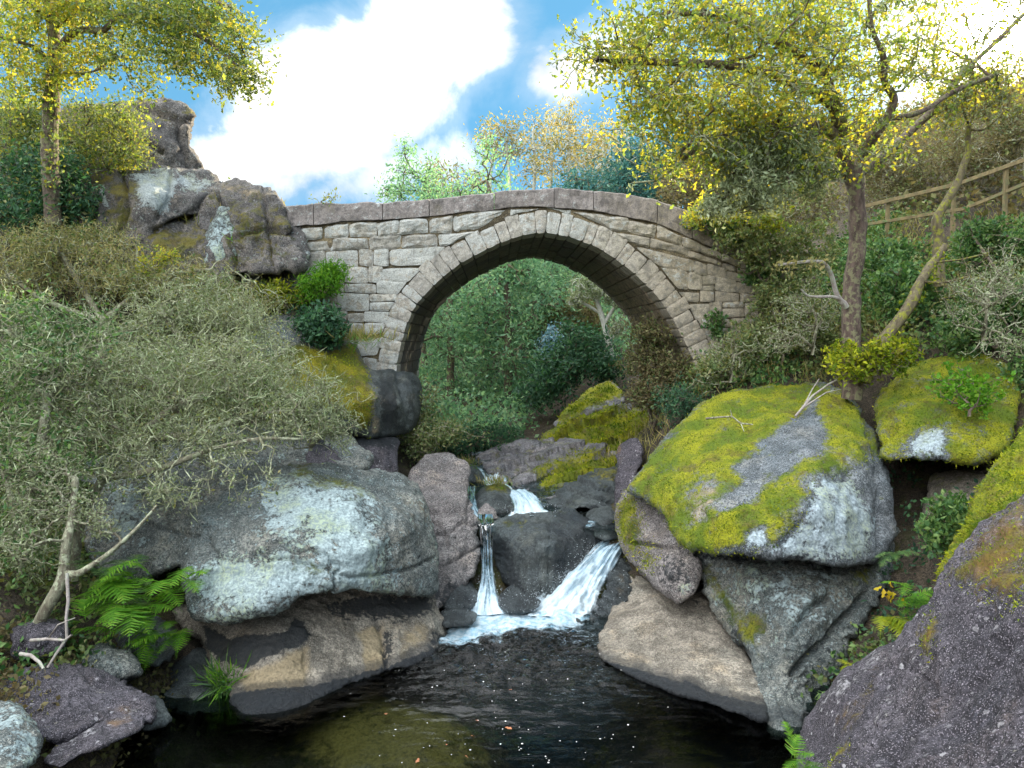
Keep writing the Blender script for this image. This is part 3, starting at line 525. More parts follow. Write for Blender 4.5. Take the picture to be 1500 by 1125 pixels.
rock('boulder', 'layered grey slabs sloping down to the upper stream beyond the arch',
     [(695, 668), (720, 655), (745, 648), (775, 642), (830, 640), (880, 652), (930, 660), (935, 700), (890, 706), (850, 712), (820, 732), (790, 738), (765, 720), (730, 706), (712, 690)],
     [(695, 668, 13.8), (745, 649, 14.2), (830, 641, 14.2), (930, 662, 13.2), (930, 698, 12.2), (850, 710, 11.6), (800, 735, 11.1), (765, 718, 11.5), (715, 690, 12.4), (800, 690, 12.3), (760, 670, 13.2)], 'rock_slab', thick=1.2, rnd=8, sp_=2.2, amp=0.04, layers=(18, 22, 0.07),
     cracks=[([(728, 658), (770, 650), (813, 641)], 2.2, .10), ([(697, 675), (750, 662), (810, 648)], 2.2, .10), ([(783, 708), (800, 692), (818, 682), (859, 674), (906, 662)], 2.5, .13), ([(742, 703), (760, 690), (777, 682), (800, 672)], 2.2, .10), ([(805, 730), (832, 710), (859, 702), (904, 704)], 2.5, .10), ([(700, 684), (740, 676), (780, 664)], 2, .08)],
     masks=[('moss', [(790, 690), (860, 665), (930, 665), (930, 690), (850, 704), (800, 712)], 8, .7), ('dark', [(760, 720), (820, 700), (840, 712), (800, 745)], 8, .5), ('dark', [(790, 660), (830, 650), (820, 690), (780, 700)], 9, .35)], tuft=1500, tuft_size=.05)
rock('boulder', 'long mossy slope of rock behind the layered slabs under the arch',
     [(775, 668), (800, 640), (830, 622), (862, 606), (905, 596), (950, 600), (975, 625), (960, 660), (925, 690), (880, 690), (830, 690), (790, 692)],
     [(775, 668, 14.2), (830, 622, 15.4), (905, 597, 15.8), (970, 620, 14.2), (930, 680, 13.0), (830, 688, 13.2), (860, 650, 13.9)], 'rock_slab', thick=1.4, rnd=10, sp_=2.4, amp=0.08, layers=(28, 40, 0.12),
     masks=[('moss', [(775, 668), (800, 640), (862, 606), (950, 600), (960, 660), (880, 690), (830, 670)], 8, .75)], tuft=5000, tuft_size=.06)
rock('boulder', 'mossy pointed rock highest on the slope under the arch',
     [(812, 622), (830, 600), (855, 578), (890, 560), (908, 566), (916, 585), (900, 598), (868, 606), (840, 622), (822, 630)], [(812, 622, 15.8), (855, 578, 16.6), (900, 562, 16.8), (914, 588, 16.0), (868, 606, 15.4), (860, 590, 15.7)], 'rock_slab', thick=1.2, rnd=8, sp_=2.2, amp=0.05, masks=[('moss', [(812, 600), (890, 560), (912, 575), (870, 592), (825, 622)], 5, .9), ('lich', [(850, 592), (880, 590), (880, 606), (850, 606)], 4, .7)], tuft=1500, tuft_size=.05)
# right bank
rock('boulder', 'huge right bank boulder with a moss-covered top and a bare grey stripe',
     [(922, 716), (934, 695), (955, 666), (982, 636), (1020, 602), (1060, 578), (1100, 566), (1150, 560), (1200, 564), (1240, 580), (1264, 610), (1286, 652), (1300, 700), (1311, 760), (1306, 790), (1278, 820), (1242, 830), (1188, 824), (1150, 816), (1124, 818), (1090, 812), (1050, 812), (1020, 806), (996, 790), (980, 764), (962, 738), (940, 728)],
     [(934, 700, 9.2), (982, 638, 9.7), (1060, 580, 10.4), (1150, 562, 10.7), (1240, 582, 9.9), (1284, 650, 8.8), (1310, 765, 8.0), (1278, 818, 7.4), (1188, 822, 7.0), (1124, 815, 7.0), (1040, 808, 7.35), (990, 780, 7.9), (950, 730, 8.7), (1100, 700, 8.0), (1040, 690, 8.3), (1200, 690, 7.7), (1220, 640, 8.6), (1150, 620, 9.1), (1060, 760, 7.4), (1180, 750, 7.15), (1240, 760, 7.3), (1010, 720, 8.1)],
     'rock_moss', thick=2.2, rnd=20, sp_=2.6, amp=0.05, nscale=1.3,
     masks=[('moss', [(922, 716), (955, 660), (1020, 598), (1060, 574), (1150, 556), (1240, 578), (1266, 612), (1284, 655), (1262, 690), (1225, 690), (1190, 705), (1178, 740), (1165, 775), (1120, 800), (1095, 806), (1040, 815), (990, 800), (965, 745)], 7, 0.70),
            ('moss', [(1194, 590), (1200, 618), (1212, 638), (1208, 652), (1222, 662), (1178, 676), (1156, 694), (1118, 716), (1110, 734), (1050, 754), (1042, 742), (1060, 724), (1088, 702), (1070, 688), (1092, 670), (1140, 638), (1176, 606)], 5, -1.0),
            ('moss', [(1030, 690), (1060, 680), (1062, 715), (1040, 760), (1015, 770), (1012, 720)], 8, -0.55), ('tan', [(1030, 690), (1060, 680), (1062, 715), (1040, 770), (1012, 770), (1012, 720)], 8, .45),
            ('moss', [(1150, 690), (1220, 690), (1180, 720), (1130, 735)], 6, -0.45), ('tan', [(1140, 695), (1200, 690), (1180, 725), (1130, 735)], 8, .5),
            ('moss', [(1210, 640), (1290, 650), (1300, 720), (1250, 700), (1215, 690)], 9, -.3),
            ('lich', [(1190, 705), (1225, 692), (1262, 720), (1285, 770), (1262, 815), (1195, 820), (1120, 812), (1160, 780), (1180, 750)], 8, 0.95), ('lich', [(1090, 785), (1120, 775), (1122, 800), (1092, 806)], 4, 1.0), ('moss', [(1092, 782), (1122, 774), (1124, 802), (1092, 806)], 4, -.9),
            ('dark', [(1020, 808), (1100, 806), (1180, 812), (1180, 830), (1020, 830)], 8, .7), ('dark', [(1268, 600), (1292, 690), (1300, 780), (1285, 700)], 6, .4)],
     cracks=[([(1140, 800), (1170, 770), (1190, 740)], 4, .05), ([(1262, 610), (1280, 670), (1290, 740), (1285, 800)], 4, .08), ([(1240, 700), (1225, 760), (1230, 800)], 5, .03)], mossamp=0.045, tuft=15000, tuft_size=.022)
rock('boulder', 'steep flank rock with dark green moss left of the mossy boulder above the cascade',
     [(903, 760), (908, 735), (920, 716), (940, 712), (962, 734), (982, 764), (1000, 792), (1020, 808), (1026, 845), (1016, 868), (996, 882), (972, 868), (948, 850), (925, 822), (908, 792)],
     [(903, 760, 9.6), (922, 717, 9.8), (962, 735, 9.2), (1000, 792, 8.4), (1024, 845, 8.0), (996, 880, 7.9), (948, 850, 8.5), (910, 795, 9.3), (960, 790, 8.6), (985, 840, 8.0)], 'rock_pink', thick=1.4, rnd=10, sp_=2.2, amp=0.03,
     masks=[('moss', [(900, 770), (908, 735), (925, 722), (938, 745), (940, 780), (930, 815), (915, 800)], 8, .8), ('moss', [(935, 800), (960, 798), (965, 830), (945, 840)], 8, .5), ('dark', [(960, 800), (1020, 808), (1026, 870), (990, 885), (950, 850)], 12, .5), ('lich', [(985, 855), (1012, 858), (1000, 875)], 5, .6)], cracks=[([(925, 795), (960, 800), (1000, 800), (1022, 812)], 3, .08), ([(950, 740), (970, 790)], 2, .03)], tuft=1500, tuft_size=.03)
rock('boulder', 'upright purple-brown rock beside the layered slabs', [(902, 755), (904, 665), (918, 646), (934, 642), (942, 660), (936, 690), (925, 715), (916, 740)], [(902, 755, 10.3), (904, 665, 11.3), (934, 643, 11.3), (940, 670, 10.9), (918, 735, 10.2), (918, 690, 10.6)], 'rock_purple', thick=1.0, rnd=8, sp_=2.2, amp=0.03, masks=[('tan', [(902, 650), (915, 650), (912, 690), (903, 690)], 6, .5)])
rock('boulder', 'grey-green boulder with sloping ledges under the mossy boulder at right of the pool',
     [(1016, 835), (1024, 806), (1068, 800), (1124, 805), (1188, 812), (1248, 818), (1290, 790), (1312, 775), (1310, 825), (1294, 860), (1270, 905), (1240, 960), (1222, 1000), (1210, 1040), (1175, 1076), (1130, 1078), (1112, 1040), (1106, 985), (1095, 950), (1068, 915), (1040, 885)],
     [(1018, 835, 8.2), (1068, 803, 8.2), (1188, 815, 8.0), (1300, 785, 8.3), (1300, 850, 7.7), (1250, 935, 7.1), (1210, 1020, 6.7), W(1175, 1045), W(1130, 1042), (1110, 985, 6.9), (1060, 905, 7.7), (1100, 860, 7.5), (1180, 870, 7.2), (1150, 950, 6.75), (1115, 930, 7.2), (1250, 850, 7.5)],
     'rock_lichen', thick=1.8, rnd=14, sp_=2.5, amp=0.06, facet=.16,
     masks=[('lich', [(1100, 830), (1220, 840), (1230, 880), (1160, 940), (1110, 910), (1080, 860)], 16, .35), ('moss', [(1025, 825), (1055, 840), (1090, 895), (1120, 905), (1110, 960), (1090, 940), (1050, 890)], 8, .62), ('dark', [(1130, 950), (1230, 880), (1290, 850), (1260, 920), (1200, 1030), (1120, 1062)], 14, .42), ('dark', [(1020, 800), (1250, 812), (1250, 840), (1180, 838), (1020, 828)], 8, .55), ('dark', [(1075, 915), (1095, 925), (1122, 1045), (1106, 1040)], 5, .7), ('moss', [(1235, 840), (1300, 800), (1290, 840), (1240, 880)], 9, .5),
            ('wet', [(1090, 1030), (1220, 1030), (1220, 1070), (1090, 1070)], 8, .8)], cracks=[([(1142, 945), (1170, 910), (1215, 870)], 5, .12), ([(1160, 985), (1210, 940), (1270, 870)], 5, .14)])
rock('boulder', 'smooth pale tan rock sloping into the pool at right',
     [(900, 860), (912, 838), (930, 826), (960, 852), (990, 872), (1030, 866), (1050, 890), (1074, 915), (1098, 958), (1114, 1000), (1121, 1052), (1082, 1046), (1030, 1028), (974, 1010), (926, 990), (884, 968), (876, 940), (895, 900)],
     [(905, 850, 9.3), (930, 828, 9.5), (990, 873, 8.7), (1035, 870, 8.5), (1074, 915, 7.9), (1100, 965, 7.2), W(1118, 1032), W(1082, 1022), W(1030, 1006), W(974, 991), W(926, 976), W(882, 960), (900, 900, 8.4), (1000, 930, 7.6), (960, 890, 8.3), (1050, 960, 7.2), (950, 940, 7.6)],
     'rock_tan', thick=1.2, rnd=14, sp_=2.5, amp=0.03, masks=[('dark', [(985, 878), (1035, 870), (1030, 895), (1000, 890)], 7, .5), ('wet', [(870, 950), (930, 968), (980, 985), (1060, 1008), (1125, 1028), (1125, 1080), (860, 1080)], 5, 1.0), ('dark', [(870, 962), (930, 980), (980, 996), (1060, 1018), (1125, 1038), (1125, 1080), (860, 1080)], 4, 1.0), ('dark', [(1045, 880), (1070, 905), (1110, 985), (1122, 1040), (1106, 1010), (1085, 945)], 5, .6), ('dark', [(905, 830), (935, 830), (930, 860), (905, 880)], 8, .3)], cracks=[([(1000, 905), (1030, 885)], 2, .02)])
rock('boulder', 'dark ridged rock along the right side of the cascade', [(905, 815), (926, 822), (930, 850), (918, 890), (900, 930), (878, 948), (858, 935), (836, 922), (838, 912), (862, 906), (874, 885), (888, 855)], [(910, 818, 9.5), (928, 840, 9.3), (900, 925, 8.2), (875, 945, 7.95), (838, 918, 8.35), (872, 888, 8.75), (900, 870, 8.75)], 'rock_dark', thick=.9, rnd=9, sp_=2.0, amp=0.03, layers=(-35, 14, 0.03), facet=.05, masks=[('wet', None, 1, .55), ('tan', [(900, 830), (928, 830), (915, 890), (895, 890)], 8, .35)])
rock('boulder', 'mossy overhanging ledge above the dark hollow on right bank',
     [(1288, 612), (1296, 570), (1340, 535), (1400, 520), (1460, 525), (1492, 560), (1482, 630), (1462, 662), (1432, 674), (1385, 670), (1335, 671), (1294, 668)],
     [(1290, 612, 9.0), (1340, 537, 9.9), (1460, 528, 9.5), (1488, 570, 8.9), (1460, 660, 7.9), (1385, 668, 8.0), (1295, 666, 8.3), (1380, 600, 8.6)], 'rock_moss', thick=1.4, rnd=16, amp=0.05,
     masks=[('moss', None, 1, .62), ('moss', [(1325, 655), (1340, 635), (1385, 630), (1388, 668), (1330, 670)], 6, -.9), ('lich', [(1328, 655), (1345, 635), (1385, 632), (1386, 668), (1330, 668)], 6, 1.0)], tuft=6000, tuft_size=.026)
rock('boulder', 'pale rock inside the dark hollow on right bank', [(1355, 760), (1362, 720), (1372, 695), (1420, 690), (1450, 700), (1440, 740), (1420, 790), (1375, 800)], [(1355, 760, 8.3), (1372, 696, 8.8), (1445, 700, 8.4), (1420, 785, 7.7), (1395, 740, 8.0)], 'rock_tan', thick=.9, rnd=12, amp=0.04, masks=[('moss', [(1355, 690), (1450, 690), (1440, 712), (1370, 720)], 10, .4)])
rock('boulder', 'rock edge coated in yellow-green moss behind the purple foreground rock',
     [(1376, 850), (1396, 808), (1425, 745), (1448, 700), (1490, 650), (1540, 600), (1560, 760), (1500, 790), (1440, 830)], [(1376, 850, 5.4), (1425, 745, 5.7), (1490, 650, 6.0), (1550, 620, 6.0), (1550, 760, 5.0), (1440, 830, 4.9), (1470, 740, 5.3)], 'rock_moss', thick=1.2, rnd=24, amp=0.04, masks=[('moss', None, 1, .75)], mossamp=.03, tuft=8000, tuft_size=.025)
rock('boulder', 'low mossy lobe of rock at foot of the purple foreground rock',
     [(1168, 1100), (1176, 1068), (1200, 1032), (1235, 990), (1275, 960), (1312, 942), (1320, 975), (1300, 1030), (1260, 1090), (1220, 1150), (1170, 1150)], [(1170, 1090, 5.0), (1200, 1032, 5.2), (1312, 945, 5.2), (1300, 1030, 4.5), (1230, 1140, 4.1), (1175, 1140, 4.5), (1250, 1030, 4.65)], 'rock_purple', thick=.9, rnd=20, sp_=3, amp=0.025, masks=[('moss', [(1235, 1030), (1290, 980), (1290, 1040), (1245, 1085), (1225, 1075)], 12, .45), ('tan', [(1270, 1000), (1300, 980), (1290, 1040), (1270, 1050)], 6, .4), ('lich', [(1200, 1030), (1300, 950), (1305, 960), (1215, 1040)], 6, .5)])
rock('boulder', 'big purple speckled rock filling the near right corner',
     [(1208, 1150), (1240, 1088), (1284, 1024), (1300, 978), (1325, 930), (1347, 905), (1372, 858), (1402, 822), (1450, 772), (1500, 738), (1560, 700), (1580, 900), (1580, 1180), (1300, 1190)],
     [(1208, 1150, 3.5), (1240, 1088, 3.75), (1300, 978, 4.15), (1372, 858, 4.4), (1450, 772, 4.4), (1560, 705, 4.2), (1575, 1170, 1.9), (1350, 1160, 2.75), (1450, 1000, 3.0), (1380, 950, 3.6), (1500, 860, 3.3), (1300, 1080, 3.4)],
     'rock_purple', thick=1.2, rnd=22, sp_=2.6, amp=0.045, nscale=1.8,
     masks=[('moss', [(1395, 845), (1420, 820), (1500, 745), (1540, 800), (1500, 890), (1450, 885), (1425, 850)], 16, .62), ('tan', [(1395, 850), (1500, 740), (1540, 790), (1480, 860), (1430, 860)], 14, .6), ('moss', [(1350, 935), (1375, 900), (1382, 945), (1362, 968)], 6, .65), ('dark', [(1405, 850), (1440, 840), (1430, 880), (1405, 880)], 10, .5), ('moss', [(1210, 1130), (1240, 1085), (1250, 1090), (1222, 1140)], 5, .6)],
     cracks=[([(1300, 1100), (1400, 1010), (1500, 920), (1540, 890)], 16, .05)], mossamp=.012, tuft=2500, tuft_size=.014)
# near left bank
rock('boulder', 'pale lichen-spotted rock in the near left corner', [(-30, 1045), (10, 1030), (40, 1048), (58, 1085), (50, 1115), (10, 1140), (-30, 1145)], [(-30, 1045, 4.9), (20, 1032, 4.9), (56, 1085, 4.7), (20, 1135, 4.3), (-30, 1140, 4.2), (15, 1085, 4.5)], 'rock_lichen', thick=.7, rnd=18, amp=0.03, masks=[('lich', None, 1, .3)])
rock('boulder', 'long violet-grey slab of rock lying at edge of near left bank', [(66, 1115), (85, 1090), (130, 1066), (180, 1046), (205, 1050), (208, 1066), (170, 1086), (120, 1108), (85, 1125)], [(66, 1115, 4.75), (130, 1066, 5.1), (205, 1050, 5.35), (205, 1066, 5.1), (120, 1108, 4.75), (140, 1082, 4.85)], 'rock_purple', thick=.6, rnd=11, sp_=2.2, amp=0.02, masks=[('lich', [(66, 1110), (130, 1062), (140, 1070), (85, 1105)], 6, .8), ('tan', [(150, 1055), (205, 1048), (200, 1060), (160, 1066)], 6, .6)])
rock('boulder', 'dark violet rocky hump covered in leaf litter on the near left bank', [(-30, 1020), (30, 985), (90, 975), (150, 985), (205, 1010), (224, 1050), (205, 1062), (150, 1060), (90, 1085), (40, 1080), (-30, 1075)], [(-30, 1020, 5.5), (90, 977, 5.9), (205, 1012, 5.7), (222, 1050, 5.35), (90, 1080, 5.0), (-30, 1070, 4.9), (100, 1025, 5.3)], 'rock_purple', thick=.9, rnd=18, amp=0.05, masks=[('tan', [(120, 1000), (180, 1000), (180, 1040), (140, 1040)], 20, .4), ('dark', [(-30, 1000), (100, 1000), (110, 1070), (-30, 1060)], 30, .3)])
rock('boulder', 'bluish dark rock at the waterline below the green fern bush', [(222, 1010), (235, 978), (262, 958), (300, 950), (328, 972), (340, 1008), (338, 1040), (280, 1050), (235, 1040)], [(222, 1010, 6.8), (262, 960, 7.2), (328, 975, 7.1), (338, 1030, 6.6), (280, 1040, 6.35), (235, 1035, 6.4), (280, 1000, 6.6)], 'rock_dark', thick=.8, rnd=14, amp=0.05, facet=.05, masks=[('lich', [(255, 960), (300, 955), (310, 985), (265, 990)], 10, .6)])

rock('boulder', 'mottled grey rock face between the ledge with white patches and the dry grass dome',
     [(150, 335), (215, 318), (262, 318), (300, 330), (322, 365), (325, 420), (270, 440), (190, 430), (140, 390)], [(150, 335, 11.9), (262, 320, 12.1), (322, 370, 11.7), (320, 420, 11.2), (190, 428, 11.2), (230, 370, 11.3)], 'rock_cliff', thick=1.6, rnd=12, amp=0.08, facet=.15, masks=[('moss', [(200, 330), (310, 330), (315, 410), (220, 410)], 18, .5)])
rock('boulder', 'brown lichened block filling the gap under the left end of the parapet',
     [(418, 335), (440, 326), (452, 345), (455, 372), (445, 392), (420, 392)], [(418, 335, 11.9), (452, 345, 11.9), (445, 390, 11.6), (420, 390, 11.5), (434, 360, 11.55)], 'rock_cliff', thick=.5, rnd=8, amp=.05, masks=[('lich', None, 1, .25)])
for k, (lb, o_, Y0) in enumerate([('small bluish stone at the waterline left of the dark wet rock', [(190, 1040), (215, 1022), (240, 1030), (250, 1055), (225, 1070), (195, 1062)], 6.0), ('mossy grey stone half buried in leaf litter on the near left bank', [(120, 965), (150, 945), (190, 955), (205, 985), (170, 1000), (130, 992)], 6.2), ('angular dark stone under the dead sticks at left', [(20, 925), (55, 905), (90, 918), (88, 950), (50, 965), (20, 955)], 6.1), ('dark block behind the fern bush at the foot of the left bank', [(170, 930), (205, 905), (250, 915), (262, 950), (230, 975), (185, 965)], 6.75)]):
    cx, cy_ = np.mean(o_, axis=0); rock('boulder', lb, o_, [(x, y, Y0-(y-cy_)*.006) for x, y in o_]+[(cx, cy_, Y0-.16)], ['rock_dark', 'rock_lichen', 'rock_purple', 'rock_dark'][k], thick=.6, rnd=11, sp_=2.2, amp=.05, facet=.06)

# ------------------------------------------------------------------ stone bridge
BD = 12.0                                   # distance of the upstream-facing side
AX = np.array([-0.023, 1.0, 0.0]); BW = 3.65
KX = BD/F_PX
def F2(p):                                   # picture trace -> (x, z) on the bridge face, metres
    q = P(np.array(p)[:, 0], np.array(p)[:, 1], BD); return q[:, [0, 2]]
intr = F2(catmull([(579, 575), (581, 540), (585, 515), (592, 488), (603, 458), (620, 434), (643, 411), (672, 388), (700, 372), (733, 356), (765, 345), (795, 341), (833, 347), (867, 359), (893, 373), (917, 391), (938, 409), (957, 428), (975, 450), (990, 476), (1004, 503), (1018, 535), (1030, 575)], 3, False))
par_top = F2(catmull([(330, 312), (420, 302), (500, 297), (560, 296), (630, 291), (700, 284), (780, 277), (850, 278), (910, 282), (955, 289), (1000, 304), (1040, 322), (1090, 346), (1150, 378)], 5, False))
par_bot = F2(catmull([(330, 344), (420, 334), (500, 327), (563, 323), (630, 318), (723, 308), (780, 304), (810, 304), (867, 310), (940, 323), (977, 334), (1020, 352), (1060, 370), (1110, 392), (1150, 412)], 5, False))
top_at = lambda x: np.interp(x, par_top[:, 0], par_top[:, 1])
bot_at = lambda x: np.interp(x, par_bot[:, 0], par_bot[:, 1])
seg = np.r_[0, np.cumsum(np.linalg.norm(np.diff(intr, axis=0), axis=1))]
def arc(s): return np.array([np.interp(s, seg, intr[:, 0]), np.interp(s, seg, intr[:, 1])])
def arcn(s):
    t = arc(s+0.08)-arc(s-0.08); t /= np.linalg.norm(t); return np.array([-t[1], t[0]])
RING = 0.335
ex = np.array([arc(s)+arcn(s)*RING for s in seg])     # extrados
brng = np.random.default_rng(5)
def stone(quad, y0, y1, bev=0.02, rough=0.012, sub=5):
    """a roughly dressed block: quad (4 x/z corners, anticlockwise from the front) extruded y0..y1, softened edges, pitted front face"""
    q = np.array(quad, float); c = q.mean(0)
    n = sub+1; u = np.linspace(0, 1, n); U, Vv = np.meshgrid(u, u)
    fx = (1-Vv)[..., None]*((1-U)[..., None]*q[0]+U[..., None]*q[1])+Vv[..., None]*((1-U)[..., None]*q[3]+U[..., None]*q[2])
    w_, h_ = np.linalg.norm(q[1]-q[0]), np.linalg.norm(q[3]-q[0])
    du = np.minimum(U, 1-U)*w_; dv = np.minimum(Vv, 1-Vv)*h_
    e = np.minimum(du, dv); rim = (e < 1e-6)
    # round the corners
    k = (np.minimum(du, dv)+np.maximum(du, dv) < 0.02) & rim
    fx = np.where(k[..., None], fx+(c-fx)*(0.03+.06*brng.random()), fx)
    dep = np.where(rim, bev, 0.0)
    X3 = np.stack([fx[..., 0], np.zeros_like(U), fx[..., 1]], -1).reshape(-1, 3)
    wob = np.stack([fbm(X3+brng.random(3)*50, 6.0, 3, 4) for _ in range(3)], 1)
    yv = (y0+dep).ravel()+rough*1.6*wob[:, 1]-0.02*brng.random()-0.25*rough*np.minimum(e/0.05, 1).ravel()
    pos = np.stack([X3[:, 0]+rough*wob[:, 0], BD+yv, X3[:, 2]+rough*wob[:, 2]], 1)
    pos[:, 0] += AX[0]*yv
    i = np.arange(n*n).reshape(n, n)
    Q = np.stack([i[:-1, :-1].ravel(), i[:-1, 1:].ravel(), i[1:, 1:].ravel(), i[1:, :-1].ravel()], 1)
    loop = np.r_[i[0, :-1], i[:-1, -1], i[-1, :0:-1], i[:0:-1, 0]]
    bk = pos[loop].copy(); bk[:, 1] = BD+y1; bk[:, 0] += AX[0]*(y1-yv[loop])
    m_ = len(loop); j = np.arange(m_); o = n*n
    side = np.stack([loop[(j+1) % m_], loop[j], o+j, o+(j+1) % m_], 1)
    cb = bk.mean(0)[None]; tri = np.stack([np.full(m_, o+m_), o+(j+1) % m_, o+j], 1)
    return np.concatenate([pos, bk, cb]), [Q, side, tri]
def stone_mat(name, ca, cb, lich, warm, wx=.55):
    m, g = new_mat(name); v = g.n('ShaderNodeTexCoord').outputs['Object']
    r = g.n('ShaderNodeNewGeometry').outputs['Random Per Island']
    r2 = g.m('FRACT', g.m('MULTIPLY', r, 17.31))
    n1 = g.noise(v, 2.2, 6, 0.62); n2 = g.noise(v, 11.0, 7, 0.68); n3 = g.noise(v, 70.0, 3, 0.7)
    c = g.mix(r, ca, cb); c = g.mix(g.m('MULTIPLY', r2, 0.22 if wx > .6 else 0.4), c, warm)
    xs_ = g.n('ShaderNodeSeparateXYZ', {0: v}).outputs[0]
    c = g.mix(g.m('MULTIPLY', g.ss(xs_, 0.5, 2.3), wx), c, warm)         # warmer, barer stone at right; on the soffit, light painted in
    c = g.mix(g.m('MULTIPLY', g.ss(n2, 0.44, 0.64), 0.7), c, tuple(x*0.42 for x in ca))
    c = g.mix(g.m('MULTIPLY', g.ss(n1, 0.55, 0.68), 0.35), c, (0.17, 0.15, 0.06))
    la = g.m('ADD', g.noise(v, 9.0, 9, 0.76, 0.4), g.m('ADD', g.m('MULTIPLY', g.m('SUBTRACT', r2, 0.5), 0.16), lich))
    la = g.m('SUBTRACT', la, g.m('MULTIPLY', g.ss(xs_, 0.0, 2.2), 0.12))
    c = g.mix(g.m('MULTIPLY', g.ss(la, 0.54, 0.60), 0.7), c, (0.54, 0.57, 0.56))
    stn = g.noise(g.scale(v, (5.0, 5.0, 0.9)), 1.0, 6, 0.65)
    c = g.mix(g.m('MULTIPLY', g.ss(stn, 0.54, 0.68), 0.55), c, tuple(x*0.30 for x in ca))
    c = g.mix(g.m('MULTIPLY', g.ss(n3, 0.40, 0.62), 0.6), c, tuple(x*0.45 for x in ca))
    bp = g.n('ShaderNodeBump', {'Strength': 0.8, 'Distance': 0.03, 'Height': g.m('ADD', n2, g.m('MULTIPLY', n3, .4))})
    out_(g, g.n('ShaderNodeBsdfPrincipled', {'Base Color': c, 'Roughness': 0.88, 'Normal': bp.outputs[0]}).outputs[0]); return m
M['ashlar'] = stone_mat('lichened ashlar', (0.345, 0.325, 0.285), (0.585, 0.55, 0.48), 0.09, (0.46, 0.37, 0.25))
M['voussoir'] = stone_mat('voussoir stone', (0.39, 0.365, 0.325), (0.61, 0.57, 0.50), 0.06, (0.47, 0.38, 0.27))
M['parapet'] = stone_mat('parapet slab', (0.23, 0.205, 0.20), (0.36, 0.315, 0.295), 0.05, (0.34, 0.28, 0.20))
M['soffit'] = stone_mat('soffit stone', (0.085, 0.085, 0.095), (0.15, 0.145, 0.15), -0.12, (0.50, 0.38, 0.24), .92)  # dark base and warm right side paint in shade and light, besides staining
M['mortar'] = rock_mat('old mortar and soil', (0.13, 0.105, 0.07), (0.30, 0.24, 0.14), lich=-.5, moss=.2, mossc=((.2, .19, .03), (.1, .11, .02)))

br = empty('stone_bridge', P(795, 560, BD), 'old humpbacked granite bridge with one pointed arch spanning the stream', 'bridge')
def g_(a, b, gap): return a+(b-a)*0+gap
# arch ring + soffit
s = 0.0; ring, soff = [], []; total = seg[-1]
bounds = [0.0]
while bounds[-1] < total-0.25: bounds.append(bounds[-1]+0.14+0.11*brng.random())
bounds.append(total)
for a, b in zip(bounds[:-1], bounds[1:]):
    gp = 0.0025; a2, b2 = a+gp, b-gp
    rl = RING*(0.88+0.22*brng.random())
    pa, pb = arc(a2), arc(b2); qa, qb = pa+arcn(a2)*rl, pb+arcn(b2)*rl
    ring.append(stone([pa, pb, qb, qa], 0.0, 0.50, 0.005, 0.012, 6))
    # soffit blocks: same beds, staggered joints, running back through the vault
    y = 0.52; pa, pb = arc(a2), arc(b2); na, nb = arcn(a2), arcn(b2)
    while y < BW-0.05:
        y2 = min(y+0.45+0.55*brng.random(), BW)
        off = brng.normal(0, 0.008)
        c8 = []
        for (p, n_) in ((pa, na), (pb, nb)):
            for k, dd in ((0, off), (1, 0.3)):
                for yy_ in (y+0.008, y2-0.008):
                    c8.append((p[0]+n_[0]*dd+AX[0]*yy_, BD+yy_, p[1]+n_[1]*dd))
        c8 = np.array(c8)   # order: a-low-y0,a-low-y1,a-hi-y0,a-hi-y1,b-low-y0,...
        ins = c8.copy(); 
        # chamfer the visible (low) face: inset copies
        lowc = c8[[0, 4, 5, 1]]; cen = lowc.mean(0); inn = lowc+(cen-lowc)*0.08; up = (np.r_[na, nb].reshape(2, 2).mean(0))
        edge_ = lowc+np.array([up[0], 0, up[1]])*0.018
        Vs = np.concatenate([inn, edge_, c8[[2, 6, 7, 3]]])
        Fq = np.array([[0, 3, 2, 1]]+[[k, (k+1) % 4, 4+(k+1) % 4, 4+k] for k in range(4)]+[[4+k, 4+(k+1) % 4, 8+(k+1) % 4, 8+k] for k in range(4)]+[[8, 9, 10, 11]])
        soff.append((Vs, Fq)); y = y2
obj('arch_ring', *cat_mesh(ring), M['voussoir'], br, smooth=False)
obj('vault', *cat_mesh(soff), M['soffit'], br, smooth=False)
# far face ring, plain
ring2 = []
for a, b in zip(bounds[:-1], bounds[1:]):
    pa, pb = arc(a+.008), arc(b-.008); qa, qb = pa+arcn(a)*RING, pb+arcn(b)*RING
    V_, f_ = stone([pa, pb, qb, qa], 0.0, 0.3, 0.018, 0.01, 2); V_[:, 1] = 2*BD+BW+0.02-V_[:, 1]+0.0; V_[:, 0] += AX[0]*BW
    ring2.append((V_, [x[:, ::-1] for x in f_]))
obj('arch_ring', *cat_mesh(ring2), M['voussoir'], br, smooth=False)
